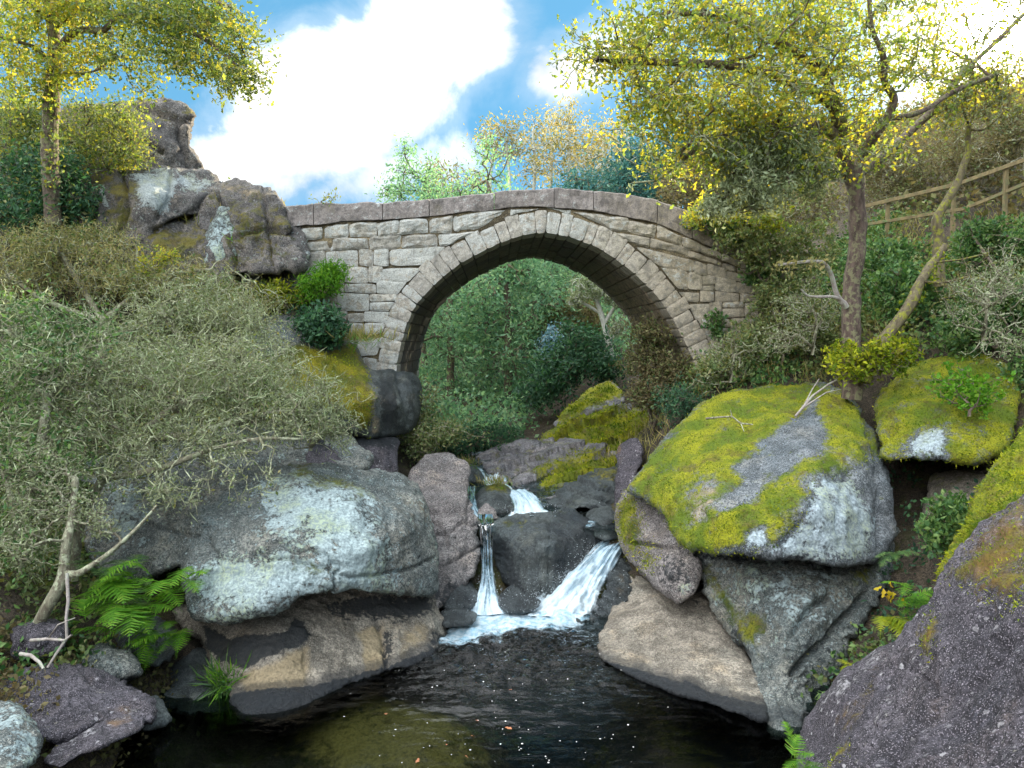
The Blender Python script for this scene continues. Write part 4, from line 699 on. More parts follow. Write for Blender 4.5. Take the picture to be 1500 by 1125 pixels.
# spandrel walls: courses that bend from level beds up to the humped parapet line
iap = int(np.argmax(ex[:, 1])); xap = ex[iap, 0]
def ex_x(z, side):
    e = ex[:iap+1] if side < 0 else ex[iap:][::-1]
    return np.interp(z, e[:, 1], e[:, 0])
def ex_z(x): 
    o_ = np.argsort(ex[:, 0]); return np.interp(x, ex[o_, 0], ex[o_, 1])
def spandrel(side, xe, y0, ydir):
    """side -1 left of the crown, +1 right. xe = outer end"""
    out = []
    hs = []; zref = bot_at(xap)
    depths = [0.0]
    while depths[-1] < 3.2: depths.append(depths[-1]+(0.17+0.10*brng.random() if len(depths) < 3 else 0.17+0.24*brng.random()))
    def zc(k, x):       # height of bed k at x
        dpt = depths[k]; t = np.clip(dpt/1.3, 0, 1); b0 = bot_at(x)-0.01
        lev = bot_at(xe*0.55+0.45*xap)-0.0
        tilt = 0.05*(x-xe)*(-1)*(-side)*0.6
        return (b0-dpt)*(1-t)+(lev+0.10-dpt+tilt)*t
    for k in range(len(depths)-1):
        x = xe
        guard = 0
        while guard < 200:
            guard += 1
            wd = (0.20+0.44*brng.random()**1.3) if k > 1 else (0.22+0.42*brng.random())
            x2 = x-side*wd
            # extent limits from the extrados at the top and bottom bed
            def lim(kk):
                xs_ = np.linspace(xe, xap, 160); zz = zc(kk, xs_); hit = np.where(zz < ex_z(xs_)+0.012)[0]
                return xs_[hit[0]] if len(hit) else xap
            lt, lb = (lim(k), lim(k+1)) if guard == 1 else (lt, lb)
            past = lambda xx, L: (xx-L)*(-side) > 0
            last = past(x2-side*0.12, lb) 
            gp = 0.002+0.005*brng.random()
            xa = x-side*gp; xbT = x2+side*gp; xbB = x2+side*gp
            if last:
                xbB = lb+side*0.012; xbT = lt+side*0.012
                if past(x, lb): 
                    # sliver above the extrados: only the upper edge remains
                    if not past(x+side*-0.1, lt): xbB = x-side*0.02
                    else: break
                xbT = xbT if abs(xbT-xa) < 1.1 else xa-side*0.9
            zt = zc(k, np.array([xa, xbT])); zb = zc(k+1, np.array([xa, xbB]))
            j1, j2 = brng.normal(0, 0.015, 2)
            zt = zt-gp+(j1 if k else 0); zb = zb+gp+j2*0
            zb = np.array([max(zb[0], ex_z(xa)+0.012), max(zb[1], ex_z(xbB)+0.012)])
            if min(zt-zb) > 0.05 and abs(xbT-xa) > 0.06:
                q = [(xa, zb[0]), (xbB, zb[1]), (xbT, zt[1]), (xa, zt[0])]
                if side > 0: q = [q[1], q[0], q[3], q[2]]
                q = [(a_+brng.normal(0, .007), b_+brng.normal(0, .009)) for a_, b_ in q]
                hq = min(q[3][1]-q[0][1], q[2][1]-q[1][1])
                if hq > .24 and brng.random() < .3:      # two thin stones pinned into one bed
                    f_ = .35+.3*brng.random(); f2_ = f_+brng.normal(0, .06); L_ = lambda a_, b_, t_: (a_[0]+(b_[0]-a_[0])*t_, a_[1]+(b_[1]-a_[1])*t_)
                    lo_q = [q[0], q[1], L_(q[1], q[2], f2_-.02), L_(q[0], q[3], f_-.02)]; out.append(stone(lo_q, 0.0, .32, .012, .014, 5)); q = [L_(q[0], q[3], f_+.02), L_(q[1], q[2], f2_+.02), q[2], q[3]]
                out.append(stone(q, 0.0, 0.32, 0.006+0.016*(k < 2), 0.013+0.014*(k < 2), 6))
            if last and (past(x2-side*0.12, lt) or True):
                # carry on above the ring while the upper bed is still outside it
                nx = xbT
                if past(nx-side*0.15, lt) or k > 8: break
                x = nx; continue
            x = x2
    return out
sl_ = spandrel(-1, F2([(404, 400)])[0, 0], 0, 1); sr_ = spandrel(1, F2([(1112, 400)])[0, 0], 0, 1)
obj('spandrel_wall', *cat_mesh(sl_), M['ashlar'], br, smooth=False)
obj('spandrel_wall', *cat_mesh(sr_), M['ashlar'], br, smooth=False)
# mortar core: solid behind the dressed faces, open at the arch
def core(y0, y1, name):
    xs_ = np.linspace(F2([(402, 400)])[0, 0], F2([(1150, 400)])[0, 0], 240)
    inner = np.array([ex_z(x)-RING*0.45 if ex[0, 0] < x < ex[-1, 0] else -0.5 for x in xs_])
    lo = np.minimum(inner, bot_at(xs_)-0.06); hi = bot_at(xs_)+0.02
    A = lambda y, z: np.stack([xs_+AX[0]*y, np.full_like(xs_, BD+y), z], 1)
    V = np.concatenate([A(y0, lo), A(y0, hi), A(y1, lo), A(y1, hi)]); n = len(xs_); i = np.arange(n-1)
    Q = np.concatenate([np.stack([i+a, i+1+a, i+1+b, i+b], 1) for a, b in ((0, n), (n, 3*n), (3*n, 2*n), (2*n, 0))])
    obj(name, V, Q, M['mortar'], br)
core(0.026, BW-0.04, 'core')
# far spandrel skin
def farskin():
    xs_ = np.linspace(F2([(402, 400)])[0, 0], F2([(1150, 400)])[0, 0], 120)
    lo = np.array([ex_z(x) if ex[0, 0] < x < ex[-1, 0] else 0.0 for x in xs_]); hi = bot_at(xs_)
    A = lambda y, z: np.stack([xs_+AX[0]*y, np.full_like(xs_, BD+y), z], 1)
    V = np.concatenate([A(BW-.03, lo), A(BW-.03, hi), A(BW+0.0, lo), A(BW+0.0, hi)]); n = len(xs_); i = np.arange(n-1)
    Q = np.concatenate([np.stack([i+a, i+1+a, i+1+b, i+b], 1) for a, b in ((0, n), (n, 3*n), (3*n, 2*n), (2*n, 0))])
    obj('spandrel_wall', V, Q, M['ashlar'], br)
farskin()
# parapet slabs, near and far
def slabs(y0, y1, joints):
    for a, b in zip(joints[:-1], joints[1:]):
        xa, xb = a*KX-750*KX+0.006, b*KX-750*KX-0.006
        n = 26; xs_ = np.linspace(xa, xb, n); dz0, dz1 = brng.normal(0, 0.012, 2)
        lo = bot_at(xs_)+0.012+np.linspace(dz0, dz1, n)*0.3; hi = top_at(xs_)+dz0*0.5
        rows = []
        prof = [(0, 0), (0.02, -0.006), (0.3, -0.004), (0.65, 0.0), (0.93, 0.004), (0.985, 0.02), (1.0, 0.06)]
        for t, yo in prof: rows.append(np.stack([xs_, np.full(n, y0+yo), lo+(hi-lo)*t], 1))
        rows.append(np.stack([xs_, np.full(n, y1-0.05), hi], 1)); rows.append(np.stack([xs_, np.full(n, y1), lo+(hi-lo)*0.85], 1)); rows.append(np.stack([xs_, np.full(n, y1), lo], 1))
        V = np.concatenate(rows); V[:, 1] += BD
        V += 0.045*np.stack([fbm(V, 4.0, 5, 61), fbm(V, 4.0, 4, 62)*1.0, fbm(V, 3.0, 4, 63)], 1)*np.array([0.3, 1, 0.8]); V[:, 0] += AX[0]*(V[:, 1]-BD)
        m_ = len(rows); i = (np.arange(m_)[:, None]*n+np.arange(n-1)).ravel(); nx = ((np.arange(m_)[:, None]+1) % m_*n+np.arange(n-1)).ravel()
        Q = np.stack([i, i+1, nx+1, nx], 1)
        caps = np.array([[k*n for k in range(m_)][::-1], [k*n+n-1 for k in range(m_)]])
        obj('parapet_slab', V, [Q, caps], M['parapet'], br, smooth=False)
slabs(-0.01, 0.30, [395, 463, 563, 630, 724, 811, 868, 960, 1012, 1078, 1148])
slabs(BW-0.30, BW+0.03, [398, 520, 610, 700, 790, 880, 960, 1050, 1148])
def deck():
    xs_ = np.linspace(F2([(402, 400)])[0, 0], F2([(1150, 400)])[0, 0], 100); z = bot_at(xs_)+0.05
    A = lambda y: np.stack([xs_+AX[0]*y, np.full_like(xs_, BD+y), z], 1)
    V = np.concatenate([A(.2), A(BW-.2)]); n = len(xs_); i = np.arange(n-1)
    obj('deck', V, np.stack([i, i+1, i+1+n, i+n], 1), M['mortar'], br)
deck()

# ------------------------------------------------------------------ water
def water_mat():
    m, g = new_mat('pool water'); v = g.n('ShaderNodeTexCoord').outputs['Object']
    n1 = g.noise(g.scale(v, (2.0, 5.0, 1)), 1.0, 5, 0.6, 0.5); n2 = g.noise(g.scale(v, (9, 16, 1)), 1.0, 4, 0.6, 0.3)
    ch = g.attr('chop')
    hgt = g.m('ADD', g.m('MULTIPLY', n1, g.m('ADD', 0.06, g.m('MULTIPLY', ch, 1.1))), g.m('MULTIPLY', n2, g.m('ADD', 0.02, g.m('MULTIPLY', ch, 0.5))))
    bp = g.n('ShaderNodeBump', {'Strength': 0.8, 'Distance': 0.12, 'Height': hgt})
    fr = g.n('ShaderNodeFresnel', {'IOR': 1.33, 'Normal': bp.outputs[0]}).outputs[0]
    tr = g.n('ShaderNodeBsdfTransparent', {0: (0.38, 0.45, 0.43)})
    gl = g.n('ShaderNodeBsdfGlossy', {'Color': (1, 1, 1), 'Roughness': 0.02, 'Normal': bp.outputs[0]})
    wsh = g.n('ShaderNodeMixShader', {0: fr, 1: tr.outputs[0], 2: gl.outputs[0]})
    fn = g.noise(g.scale(v, (5, 9, 1)), 1.0, 7, 0.7, 1.0)
    fm = g.m('MULTIPLY', g.ss(g.m('ADD', g.m('ADD', fn, g.m('MULTIPLY', g.m('SUBTRACT', g.noise(v, 22.0, 4, 0.7), 0.5), 0.5)), g.m('MULTIPLY', g.m('SUBTRACT', g.attr('foam'), 0.5), 0.9)), 0.40, 0.78), 0.92)
    fcol = g.mix(g.ss(g.noise(v, 14.0, 5, 0.7), 0.3, 0.7), (0.20, 0.40, 0.52), (0.66, 0.74, 0.79))
    fo = g.n('ShaderNodeBsdfPrincipled', {'Base Color': fcol, 'Roughness': 0.6, 'Normal': g.n('ShaderNodeBump', {'Strength': 0.8, 'Distance': 0.06, 'Height': fn}).outputs[0]})
    out_(g, g.n('ShaderNodeMixShader', {0: fm, 1: wsh.outputs[0], 2: fo.outputs[0]}).outputs[0]); return m
M['water'] = water_mat()
def falls_mat(name, dens):
    m, g = new_mat(name); uv = g.n('ShaderNodeUVMap').outputs[0]; v = g.n('ShaderNodeTexCoord').outputs['Object']
    st = g.noise(g.scale(uv, (16, 1.6, 1)), 1.0, 6, 0.65, 0.8); st2 = g.noise(g.scale(uv, (45, 6, 1)), 1.0, 5, 0.7, 0.5); n3 = g.noise(v, 9.0, 5, 0.7)
    s = g.m('ADD', g.m('MULTIPLY', st, 0.6), g.m('ADD', g.m('MULTIPLY', st2, 0.25), g.m('MULTIPLY', n3, 0.25)))
    cov = g.m('ADD', s, g.m('MULTIPLY', g.attr('foam'), 0.5))
    col = g.mix(g.ss(cov, 0.55, 0.95), (0.16, 0.34, 0.47), (0.66, 0.75, 0.80))
    df = g.n('ShaderNodeBsdfPrincipled', {'Base Color': col, 'Roughness': 0.35, 'Normal': g.n('ShaderNodeBump', {'Strength': 0.7, 'Distance': 0.05, 'Height': s}).outputs[0]})
    a = g.m('MULTIPLY', g.ss(cov, 0.62-dens*0.25, 0.86-dens*0.25), g.ss(g.attr('edge'), 0.0, 0.5))
    gw = g.n('ShaderNodeMixShader', {0: g.n('ShaderNodeFresnel', {'IOR': 1.33}).outputs[0], 1: g.n('ShaderNodeBsdfTransparent', {0: (0.55, 0.68, 0.72)}).outputs[0], 2: g.n('ShaderNodeBsdfGlossy', {'Roughness': 0.1}).outputs[0]})
    clear = g.n('ShaderNodeMixShader', {0: g.ss(g.attr('edge'), 0.0, 0.25), 1: g.n('ShaderNodeBsdfTransparent').outputs[0], 2: gw.outputs[0]})
    out_(g, g.n('ShaderNodeMixShader', {0: a, 1: clear.outputs[0], 2: df.outputs[0]}).outputs[0]); return m
M['falls'] = falls_mat('falling water', 0.35); M['thinfall'] = falls_mat('thin falling water', 0.22)
def pool():
    xs = np.concatenate([np.linspace(-7, -3.6, 20)[:-1], np.linspace(-3.6, 4.2, 330), np.linspace(4.2, 7, 14)[1:]]); ys = np.concatenate([np.linspace(-30, 3, 30)[:-1], np.linspace(3, 9.5, 330)])
    X, Y = np.meshgrid(xs, ys); V = np.c_[X.ravel(), Y.ravel(), np.zeros(X.size)]
    # picture position of each point of the surface, to lay the foam where it churns
    cy = V[:, 1]; dz = -CAM[2]; px = 750+F_PX*(V[:, 0])/np.maximum(cy*cp-dz*sp, .1); py = 562.5-F_PX*(cy*sp+dz*cp)/np.maximum(cy*cp-dz*sp, .1)
    pp = np.c_[px, py]; pp[cy < 2.5] = (0, 4000)
    foam = 1.25*soft(pp, [(648, 938), (662, 918), (690, 905), (712, 888), (760, 890), (800, 880), (850, 880), (862, 900), (840, 915), (820, 922), (780, 922), (720, 928), (690, 938)], 15)
    foam = np.maximum(foam, soft(pp, [(690, 938), (780, 924), (850, 930), (800, 940), (720, 950), (670, 955)], 10)*0.42)
    foam = np.maximum(foam, soft(pp, [(640, 940), (690, 935), (720, 985), (640, 1000)], 16)*0.12)
    d_ = np.hypot((V[:, 0]+0.1)*.9, V[:, 1]-7.6); chop = np.exp(-(d_/1.05)**2)
    V[:, 2] += (0.085*fbm(V*np.array([1, 1.9, 1]), 2.4, 3, 90)+0.05*fbm(V*np.array([1, 1.8, 1]), 7, 3, 92))*(chop+0.03)+0.05*foam*fbm(V, 5, 3, 97)
    n, m_ = len(ys), len(xs); i = np.arange((n-1)*m_).reshape(n-1, m_)[:, :-1].ravel()
    tag(obj('water', V, np.stack([i, i+1, i+m_+1, i+m_], 1), M['water'], attrs={'foam': foam, 'chop': chop}, base=(0, 0, 0)), kind='structure')
pool()
def sheet(name, path, mat, nu=26, bulge=0.06, amp=0.03, s0=1, lift=0.0, foam=(0.2, 0.8), step=3):
    """a run of water: path of (px, py, width px, depth, height or None)"""
    pa = np.array([p[:4] for p in path], float); q = catmull(pa, step, False)
    t = np.linspace(0, 1, len(q)); u = np.linspace(-1, 1, nu); rows = []
    for k in range(len(q)):
        tn = q[min(k+1, len(q)-1)]-q[max(k-1, 0)]
        c = P(q[k, 0], q[k, 1], q[k, 3]); wv = q[k, 2]/2*q[k, 3]/F_PX
        r = np.repeat(c[None], nu, 0); r[:, 0] += u*wv; r[:, 1] -= bulge*(1-u**2); r[:, 2] += lift*(1-u**2)
        rows.append(r)
    V = np.concatenate(rows); n = len(q); T, U = np.repeat(t, nu), np.tile(u, n)
    ln = np.r_[0, np.cumsum(np.linalg.norm(np.diff(P(q[:, 0], q[:, 1], q[:, 3]), axis=0), axis=1))]
    d_ = fbm(np.c_[U*3, np.repeat(ln, nu)*1.4, T*0], 1.6, 4, s0)*amp+fbm(V, 9, 4, s0+2)*amp*(0.4+0.9*T)
    V[:, 1] -= d_; V[:, 2] += d_*0.7
    i = np.arange((n-1)*nu).reshape(n-1, nu)[:, :-1].ravel()
    uvs = np.c_[(U+1)/2*np.median(q[:, 2])/40, np.repeat(ln, nu)]
    ef = 1-np.abs(U)**2.5+0.55*fbm(np.c_[U*3, np.repeat(ln, nu)*2, T*0], 1.5, 4, s0+5)-.1
    return tag(obj(name, V, np.stack([i, i+1, i+nu+1, i+nu], 1), M[mat], attrs={'foam': foam[0]+(foam[1]-foam[0])*T, 'edge': ef}, uvs=uvs), kind='structure')
sheet('waterfall', [(711, 752, 26, 9.75), (711, 762, 25, 9.5), (712, 768, 23, 9.3), (713, 800, 19, 9.15), (714, 835, 20, 9.05), (715, 862, 32, 8.9), (714, 885, 54, 8.7), (716, 898, 72, 8.6)], 'thinfall', 30, .05, .03, 3, foam=(-.05, .55))
sheet('waterfall', [(925, 786, 52, 10.3), (905, 792, 52, 9.95), (893, 800, 52, 9.7), (876, 820, 60, 9.45), (858, 843, 76, 9.2), (842, 866, 92, 8.95), (828, 886, 112, 8.75), (815, 900, 130, 8.6)], 'falls', 50, .10, .09, 11, foam=(.25, .75))
sheet('rapid', [(700, 682, 22, 13.2), (712, 690, 34, 12.7), (720, 698, 42, 12.2), (728, 708, 40, 11.8), (738, 716, 36, 11.4)], 'falls', 30, .04, .06, 21, foam=(.35, .6))
sheet('rapid', [(752, 716, 44, 11.3), (764, 724, 40, 11.0), (772, 736, 46, 10.6), (776, 748, 58, 10.2), (780, 756, 80, 9.95)], 'falls', 30, .06, .06, 31, foam=(.35, .7))
sheet('rapid', [(690, 712, 16, 11.6), (690, 728, 14, 11.0), (692, 742, 16, 10.4), (700, 756, 22, 9.9)], 'falls', 16, .04, .04, 41, foam=(.1, .35))
def upstream():
    xs = np.linspace(-1.6, 2.2, 70); ys = np.linspace(9.75, 15.0, 90); X, Y = np.meshgrid(xs, ys)
    z = np.interp(Y, [9.6, 10.2, 11, 12, 13, 15], [0.70, 0.74, 0.83, 0.93, 1.02, 1.15]); V = np.c_[X.ravel(), Y.ravel(), z.ravel()]
    V[:, 2] += 0.03*fbm(V, 3, 3, 44); n, m_ = len(ys), len(xs); i = np.arange((n-1)*m_).reshape(n-1, m_)[:, :-1].ravel()
    c = 0.30+0.35*fbm(V, 2.2, 3, 45)
    tag(obj('water', V, np.stack([i, i+1, i+m_+1, i+m_], 1), M['water'], attrs={'foam': c, 'chop': np.full(len(V), .5)}, base=(0, 0, 0)), kind='structure')
upstream()

def spray():
    """droplets and bubbles thrown up where the falls strike the pool"""
    rg = np.random.default_rng(66); c = []
    for x, y, Y, sx_, sz, n in [(716, 888, 8.75, .20, .08, 450), (700, 892, 8.6, .16, .06, 250), (815, 880, 8.75, .34, .10, 900), (840, 850, 9.0, .25, .10, 450), (780, 892, 8.6, .35, .06, 700), (868, 820, 9.35, .2, .12, 400), (776, 748, 10.1, .25, .08, 300), (714, 860, 8.9, .08, .12, 120)]:
        c.append(P(x, y, Y)+np.c_[rg.normal(0, sx_, n), rg.normal(0, .12, n), np.abs(rg.normal(0, sz, n))-.02])
    c = np.concatenate(c); n = len(c); r = (.0015+.0035*rg.random(n)**2)[:, None]
    o6 = np.array([[1, 0, 0], [-1, 0, 0], [0, 1, 0], [0, -1, 0], [0, 0, 1], [0, 0, -1]]); V = (c[:, None]+o6[None]*r[:, None]).reshape(-1, 3)
    f8 = np.array([[0, 2, 4], [2, 1, 4], [1, 3, 4], [3, 0, 4], [2, 0, 5], [1, 2, 5], [3, 1, 5], [0, 3, 5]]); F = (np.arange(n)[:, None, None]*6+f8[None]).reshape(-1, 3)
    m, g = new_mat('spray'); out_(g, g.n('ShaderNodeBsdfPrincipled', {'Base Color': (.72, .80, .85), 'Roughness': .3}).outputs[0])
    tag(obj('spray', V, F, m), kind='stuff')
spray()

# ------------------------------------------------------------------ trees
def tubes(chains, sides=6):
    Vs, Fs, o = [], [], 0
    for pts, rad in chains:
        n = len(pts)
        if n < 2: continue
        ns = sides if rad[0] > 0.012 else (4 if rad[0] > 0.005 else 3)
        t = np.gradient(pts, axis=0); t /= np.maximum(np.linalg.norm(t, axis=1), 1e-9)[:, None]
        ref = np.array([0.31, 0.17, 0.93]) if abs(t[0, 2]) < 0.8 else np.array([1.0, 0.1, 0.0])
        a = np.cross(t, ref); a /= np.maximum(np.linalg.norm(a, axis=1), 1e-9)[:, None]; b = np.cross(t, a)
        th = np.arange(ns)*2*math.pi/ns
        V = pts[:, None]+rad[:, None, None]*(np.cos(th)[None, :, None]*a[:, None]+np.sin(th)[None, :, None]*b[:, None])
        i = np.arange(n-1)[:, None]*ns; j = np.arange(ns)[None]
        q = np.stack([i+j, i+(j+1) % ns, i+ns+(j+1) % ns, i+ns+j], -1).reshape(-1, 4)
        Vs.append(V.reshape(-1, 3)); Fs.append(q+o); o += n*ns
    return np.concatenate(Vs), np.concatenate(Fs)
class Skel:
    def __init__(s): s.p = []; s.par = []; s.attr = []; s.minr = []
    def limb(s, pts, frm=None, r0=0, r1=0):
        """a traced limb: polyline of 3-D points, joined to the nearest node unless frm"""
        k = frm
        if k is None and s.p: k = int(np.argmin(np.linalg.norm(np.array(s.p)-pts[0], axis=1)))
        ids = []
        n = len(pts)
        for i, q in enumerate(pts):
            s.p.append(np.array(q)); s.par.append(-1 if k is None else k); s.minr.append(r0+(r1-r0)*i/max(n-1, 1)); k = len(s.p)-1; ids.append(k)
        return ids
    def fill(s, att, rg, jit=0.12, nsub=3, droop=0.0, cost=0.25, sort=True):
        base = np.array(s.p); P_ = np.zeros((len(base)+len(att)*(nsub+1), 3)); P_[:len(base)] = base
        pl = np.zeros(len(P_)); n = len(base); par = list(s.par)
        for i in range(n):
            if par[i] >= 0: pl[i] = pl[par[i]]*0.5+np.linalg.norm(P_[i]-P_[par[i]])*0.15
        if sort:
            d0 = np.array([np.min(np.linalg.norm(base-a, axis=1)) for a in att]); att = att[np.argsort(d0+rg.normal(0, 0.08*d0.max()+1e-6, len(d0)))]
        for a in att:
            dd = np.linalg.norm(P_[:n]-a, axis=1); k = int(np.argmin(dd+cost*pl[:n])); L = dd[k]
            if L < 1e-4: continue
            b = P_[k].copy(); prev = k; bow = rg.normal(0, jit*L, 3); bow[2] += abs(droop)*L*(1 if droop > 0 else -1)
            for j in range(1, nsub+2):
                t = j/(nsub+1); q = b+(a-b)*t+bow*math.sin(math.pi*t)+(rg.normal(0, jit*0.35*L/(nsub+1)*1.5, 3) if j <= nsub else 0)
                P_[n] = q; par.append(prev); pl[n] = pl[prev]+L/(nsub+1); s.minr.append(0); prev = n; n += 1
            s.attr.append(prev)
        s.p = list(P_[:n]); s.par = par
        return s
    def radii(s, tip, ex=0.42, rmax=1e9):
        n = len(s.p); cnt = np.zeros(n); isp = np.zeros(n, bool)
        for i in range(n):
            if s.par[i] >= 0: isp[s.par[i]] = True
        cnt[~isp] = 1
        for i in range(n-1, -1, -1):
            if s.par[i] >= 0: cnt[s.par[i]] += cnt[i]
        s.cnt = cnt; s.r = np.maximum(np.minimum(tip*np.maximum(cnt, 1)**ex, rmax), np.array(s.minr)); return s
    def chains(s):
        n = len(s.p); kids = [[] for _ in range(n)]; roots = []
        for i, p in enumerate(s.par):
            (roots if p < 0 else kids[p]).append(i)
        st = [(None, r) for r in roots]; out = []
        P_ = np.array(s.p)
        while st:
            fr, i = st.pop(); ch = [] if fr is None else [fr]; rr = [] if fr is None else [min(s.r[fr], s.r[i]*1.25)]
            while True:
                ch.append(i); rr.append(s.r[i])
                if not kids[i]: break
                ks = sorted(kids[i], key=lambda k: -s.r[k]-1e-6*s.cnt[k]); st += [(i, k) for k in ks[1:]]; i = ks[0]
            out.append((P_[ch], np.array(rr)))
        return out
def roughen(chains, amp=0.15):
    o = []
    for p, r in chains:
        if r[0] > 0.03 and len(p) > 2:
            t = np.linspace(0, 1, len(p)); m_ = np.linspace(0, 1, len(p)*3)
            q = np.stack([np.interp(m_, t, p[:, k]) for k in range(3)], 1); rr = np.interp(m_, t, r)
            q = (np.r_[q[:1], (q[:-2]+q[1:-1]+q[2:])/3, q[-1:]])
            q = q+fbm(q, 3.0, 2, 3)[:, None]*rr[:, None]*amp*np.array([1, -1, 0.3]); rr = rr*(1+0.18*fbm(q, 6.0, 2, 9)); p, r = q, rr
        o.append((p, r))
    return o
def leaf_geo(pos, size, rg, aspect=0.5, up=0.0, dirv=None, fold=0.25):
    """folded four-point leaves"""
    n = len(pos); d_ = rg.normal(0, 1, (n, 3)); d_[:, 2] += up
    if dirv is not None: d_ = d_+dirv
    d_ /= np.maximum(np.linalg.norm(d_, axis=1), 1e-6)[:, None]
    s_ = np.cross(d_, rg.normal(0, 1, (n, 3))); s_ /= np.maximum(np.linalg.norm(s_, axis=1), 1e-6)[:, None]; nn = np.cross(d_, s_)
    L = (size*(0.6+0.8*rg.random(n)))[:, None]; m_ = pos+d_*L*0.5
    V = np.stack([pos, m_+s_*L*aspect*0.5+nn*L*fold*0.3, pos+d_*L, m_-s_*L*aspect*0.5+nn*L*fold*0.3], 1).reshape(-1, 3)
    return V, np.arange(4*n).reshape(-1, 4)
def oak_leaf_geo(pos, size, rg, up=0.0):
    """lobed leaves: a waist makes each outline uneven (8 points)"""
    n = len(pos); d_ = rg.normal(0, 1, (n, 3)); d_[:, 2] += up; d_ /= np.linalg.norm(d_, axis=1)[:, None]
    s_ = np.cross(d_, rg.normal(0, 1, (n, 3))); s_ /= np.linalg.norm(s_, axis=1)[:, None]; nn = np.cross(d_, s_)
    L = (size*(0.6+0.8*rg.random(n)))[:, None]; pr = [(0, 0), (.28, .2), (.42, .11), (.68, .3), (1, 0), (.68, -.3), (.42, -.11), (.28, -.2)]
    V = np.stack([pos+d_*L*a+s_*L*b+nn*L*(abs(b)*0.5-0.25*a*a) for a, b in pr], 1).reshape(-1, 3); k = np.arange(n)[:, None]*8
    return V, k+np.arange(8)[None]
def blobs(lst, rg, clump=1, csig=.13):
    """picture-traced clumps: (px, py, rx, ry, depth, depth radius, count) -> points"""
    o = []
    for x, y, rx, ry, Y, rY, n in lst:
        k = n if clump < 2 else max(2, int(n/clump))
        d_ = rg.normal(0, 1, (k, 3)); d_ = d_/np.linalg.norm(d_, axis=1)[:, None]*(rg.random(k)**0.4)[:, None]
        q = P(x+d_[:, 0]*rx, y+d_[:, 1]*ry, Y+d_[:, 2]*rY)
        if clump >= 2: q = np.repeat(q, clump, 0)+rg.normal(0, csig, (k*clump, 3))*np.array([1, 1, .6])
        o.append(q)
    return np.concatenate(o)
def near(pts, k, sig, rg):
    return np.repeat(pts, k, 0)+rg.normal(0, sig, (len(pts)*k, 3))
def PL(lst): return np.array([P(*p) for p in lst])
def tree(name, label, cat, base, skel, tip, ex, bark, leaves, group=None, rmax=1e9, sides=7, rough_=0.15, kids=('trunk', 'crown'), twig=None):
    """skel: a filled Skel; leaves: list of (part name, verts, faces, material)"""
    t = empty(name, base, label, cat, group)
    skel.radii(tip, ex, rmax); ch = roughen(skel.chains(), rough_)
    if twig:
        th_ = [c for c in ch if c[1].max() < .022]; ch = [c for c in ch if c[1].max() >= .022]
        if th_: obj('branches', *tubes(th_, sides), M[twig], t)
    obj(kids[0], *tubes(ch, sides), M[bark], t)
    for nm, v_, f_, mt in leaves: obj(nm, v_, f_, M[mt], t, smooth=False)
    return t
def ids(sk): return np.array(sk.p)[sk.attr]
def allnodes(sk, rmin=0.0): return np.array(sk.p)

# --- right-hand oak
rg = np.random.default_rng(21); S = Skel()
Dk = 9.6
tr = PL([(1246, 585, Dk), (1250, 540, Dk), (1246, 480, Dk), (1249, 420, Dk), (1256, 360, Dk), (1258, 310, Dk), (1254, 270, Dk), (1257, 248, Dk)])
S.limb(tr, r0=0.13, r1=0.09)
S.limb(PL([(1246, 262, Dk), (1236, 228, Dk-.1), (1232, 190, Dk-.3), (1222, 160, Dk-.5), (1212, 120, Dk-.6), (1190, 70, Dk-.8), (1180, 10, Dk-.9), (1178, -60, Dk-1)]), r0=.07, r1=.03)
S.limb(PL([(1257, 248, Dk), (1262, 228, Dk), (1278, 204, Dk-.2), (1300, 174, Dk-.3), (1311, 150, Dk-.4), (1308, 136, Dk-.4), (1294, 122, Dk-.5), (1296, 90, Dk-.6), (1288, 66, Dk-.7), (1274, 40, Dk-.8), (1274, -10, Dk-.9)]), r0=.065, r1=.025)
S.limb(PL([(1258, 252, Dk), (1280, 240, Dk+.3), (1310, 215, Dk+.6), (1345, 182, Dk+.9), (1375, 155, Dk+1.2), (1410, 105, Dk+1.4), (1450, 70, Dk+1.6), (1500, 20, Dk+1.8)]), r0=.075, r1=.03)
S.limb(PL([(1300, 174, Dk-.3), (1330, 170, Dk-.2), (1360, 160, Dk), (1400, 130, Dk+.2), (1460, 110, Dk+.3)]), r0=.035, r1=.015)
S.limb(PL([(1234, 205, Dk-.2), (1205, 185, Dk-.5), (1160, 183, Dk-.8), (1100, 190, Dk-1.0), (1070, 200, Dk-1.1), (1035, 203, Dk-1.2)]), r0=.04, r1=.02)
S.limb(PL([(1138, 185, Dk-.9), (1148, 150, Dk-1), (1152, 135, Dk-1), (1180, 125, Dk-1)]), r0=.025, r1=.01)
S.limb(PL([(1205, 185, Dk-.5), (1180, 205, Dk-.7), (1165, 212, Dk-.8), (1130, 215, Dk-.9), (1110, 225, Dk-1), (1075, 265, Dk-1.1), (1060, 295, Dk-1.2)]), r0=.03, r1=.012)
S.limb(PL([(1240, 255, Dk), (1205, 250, Dk-.4), (1175, 240, Dk-.6), (1150, 265, Dk-.8), (1120, 290, Dk-1), (1080, 310, Dk-1.1)]), r0=.03, r1=.012)
S.limb(PL([(1222, 160, Dk-.5), (1190, 130, Dk-.9), (1130, 110, Dk-1.2), (1070, 95, Dk-1.4), (1000, 92, Dk-1.5), (930, 90, Dk-1.6), (870, 88, Dk-1.7)]), r0=.04, r1=.012)
S.limb(PL([(1212, 120, Dk-.6), (1160, 70, Dk-1.0), (1110, 45, Dk-1.2), (1050, 20, Dk-1.4), (990, 20, Dk-1.5)]), r0=.035, r1=.012)
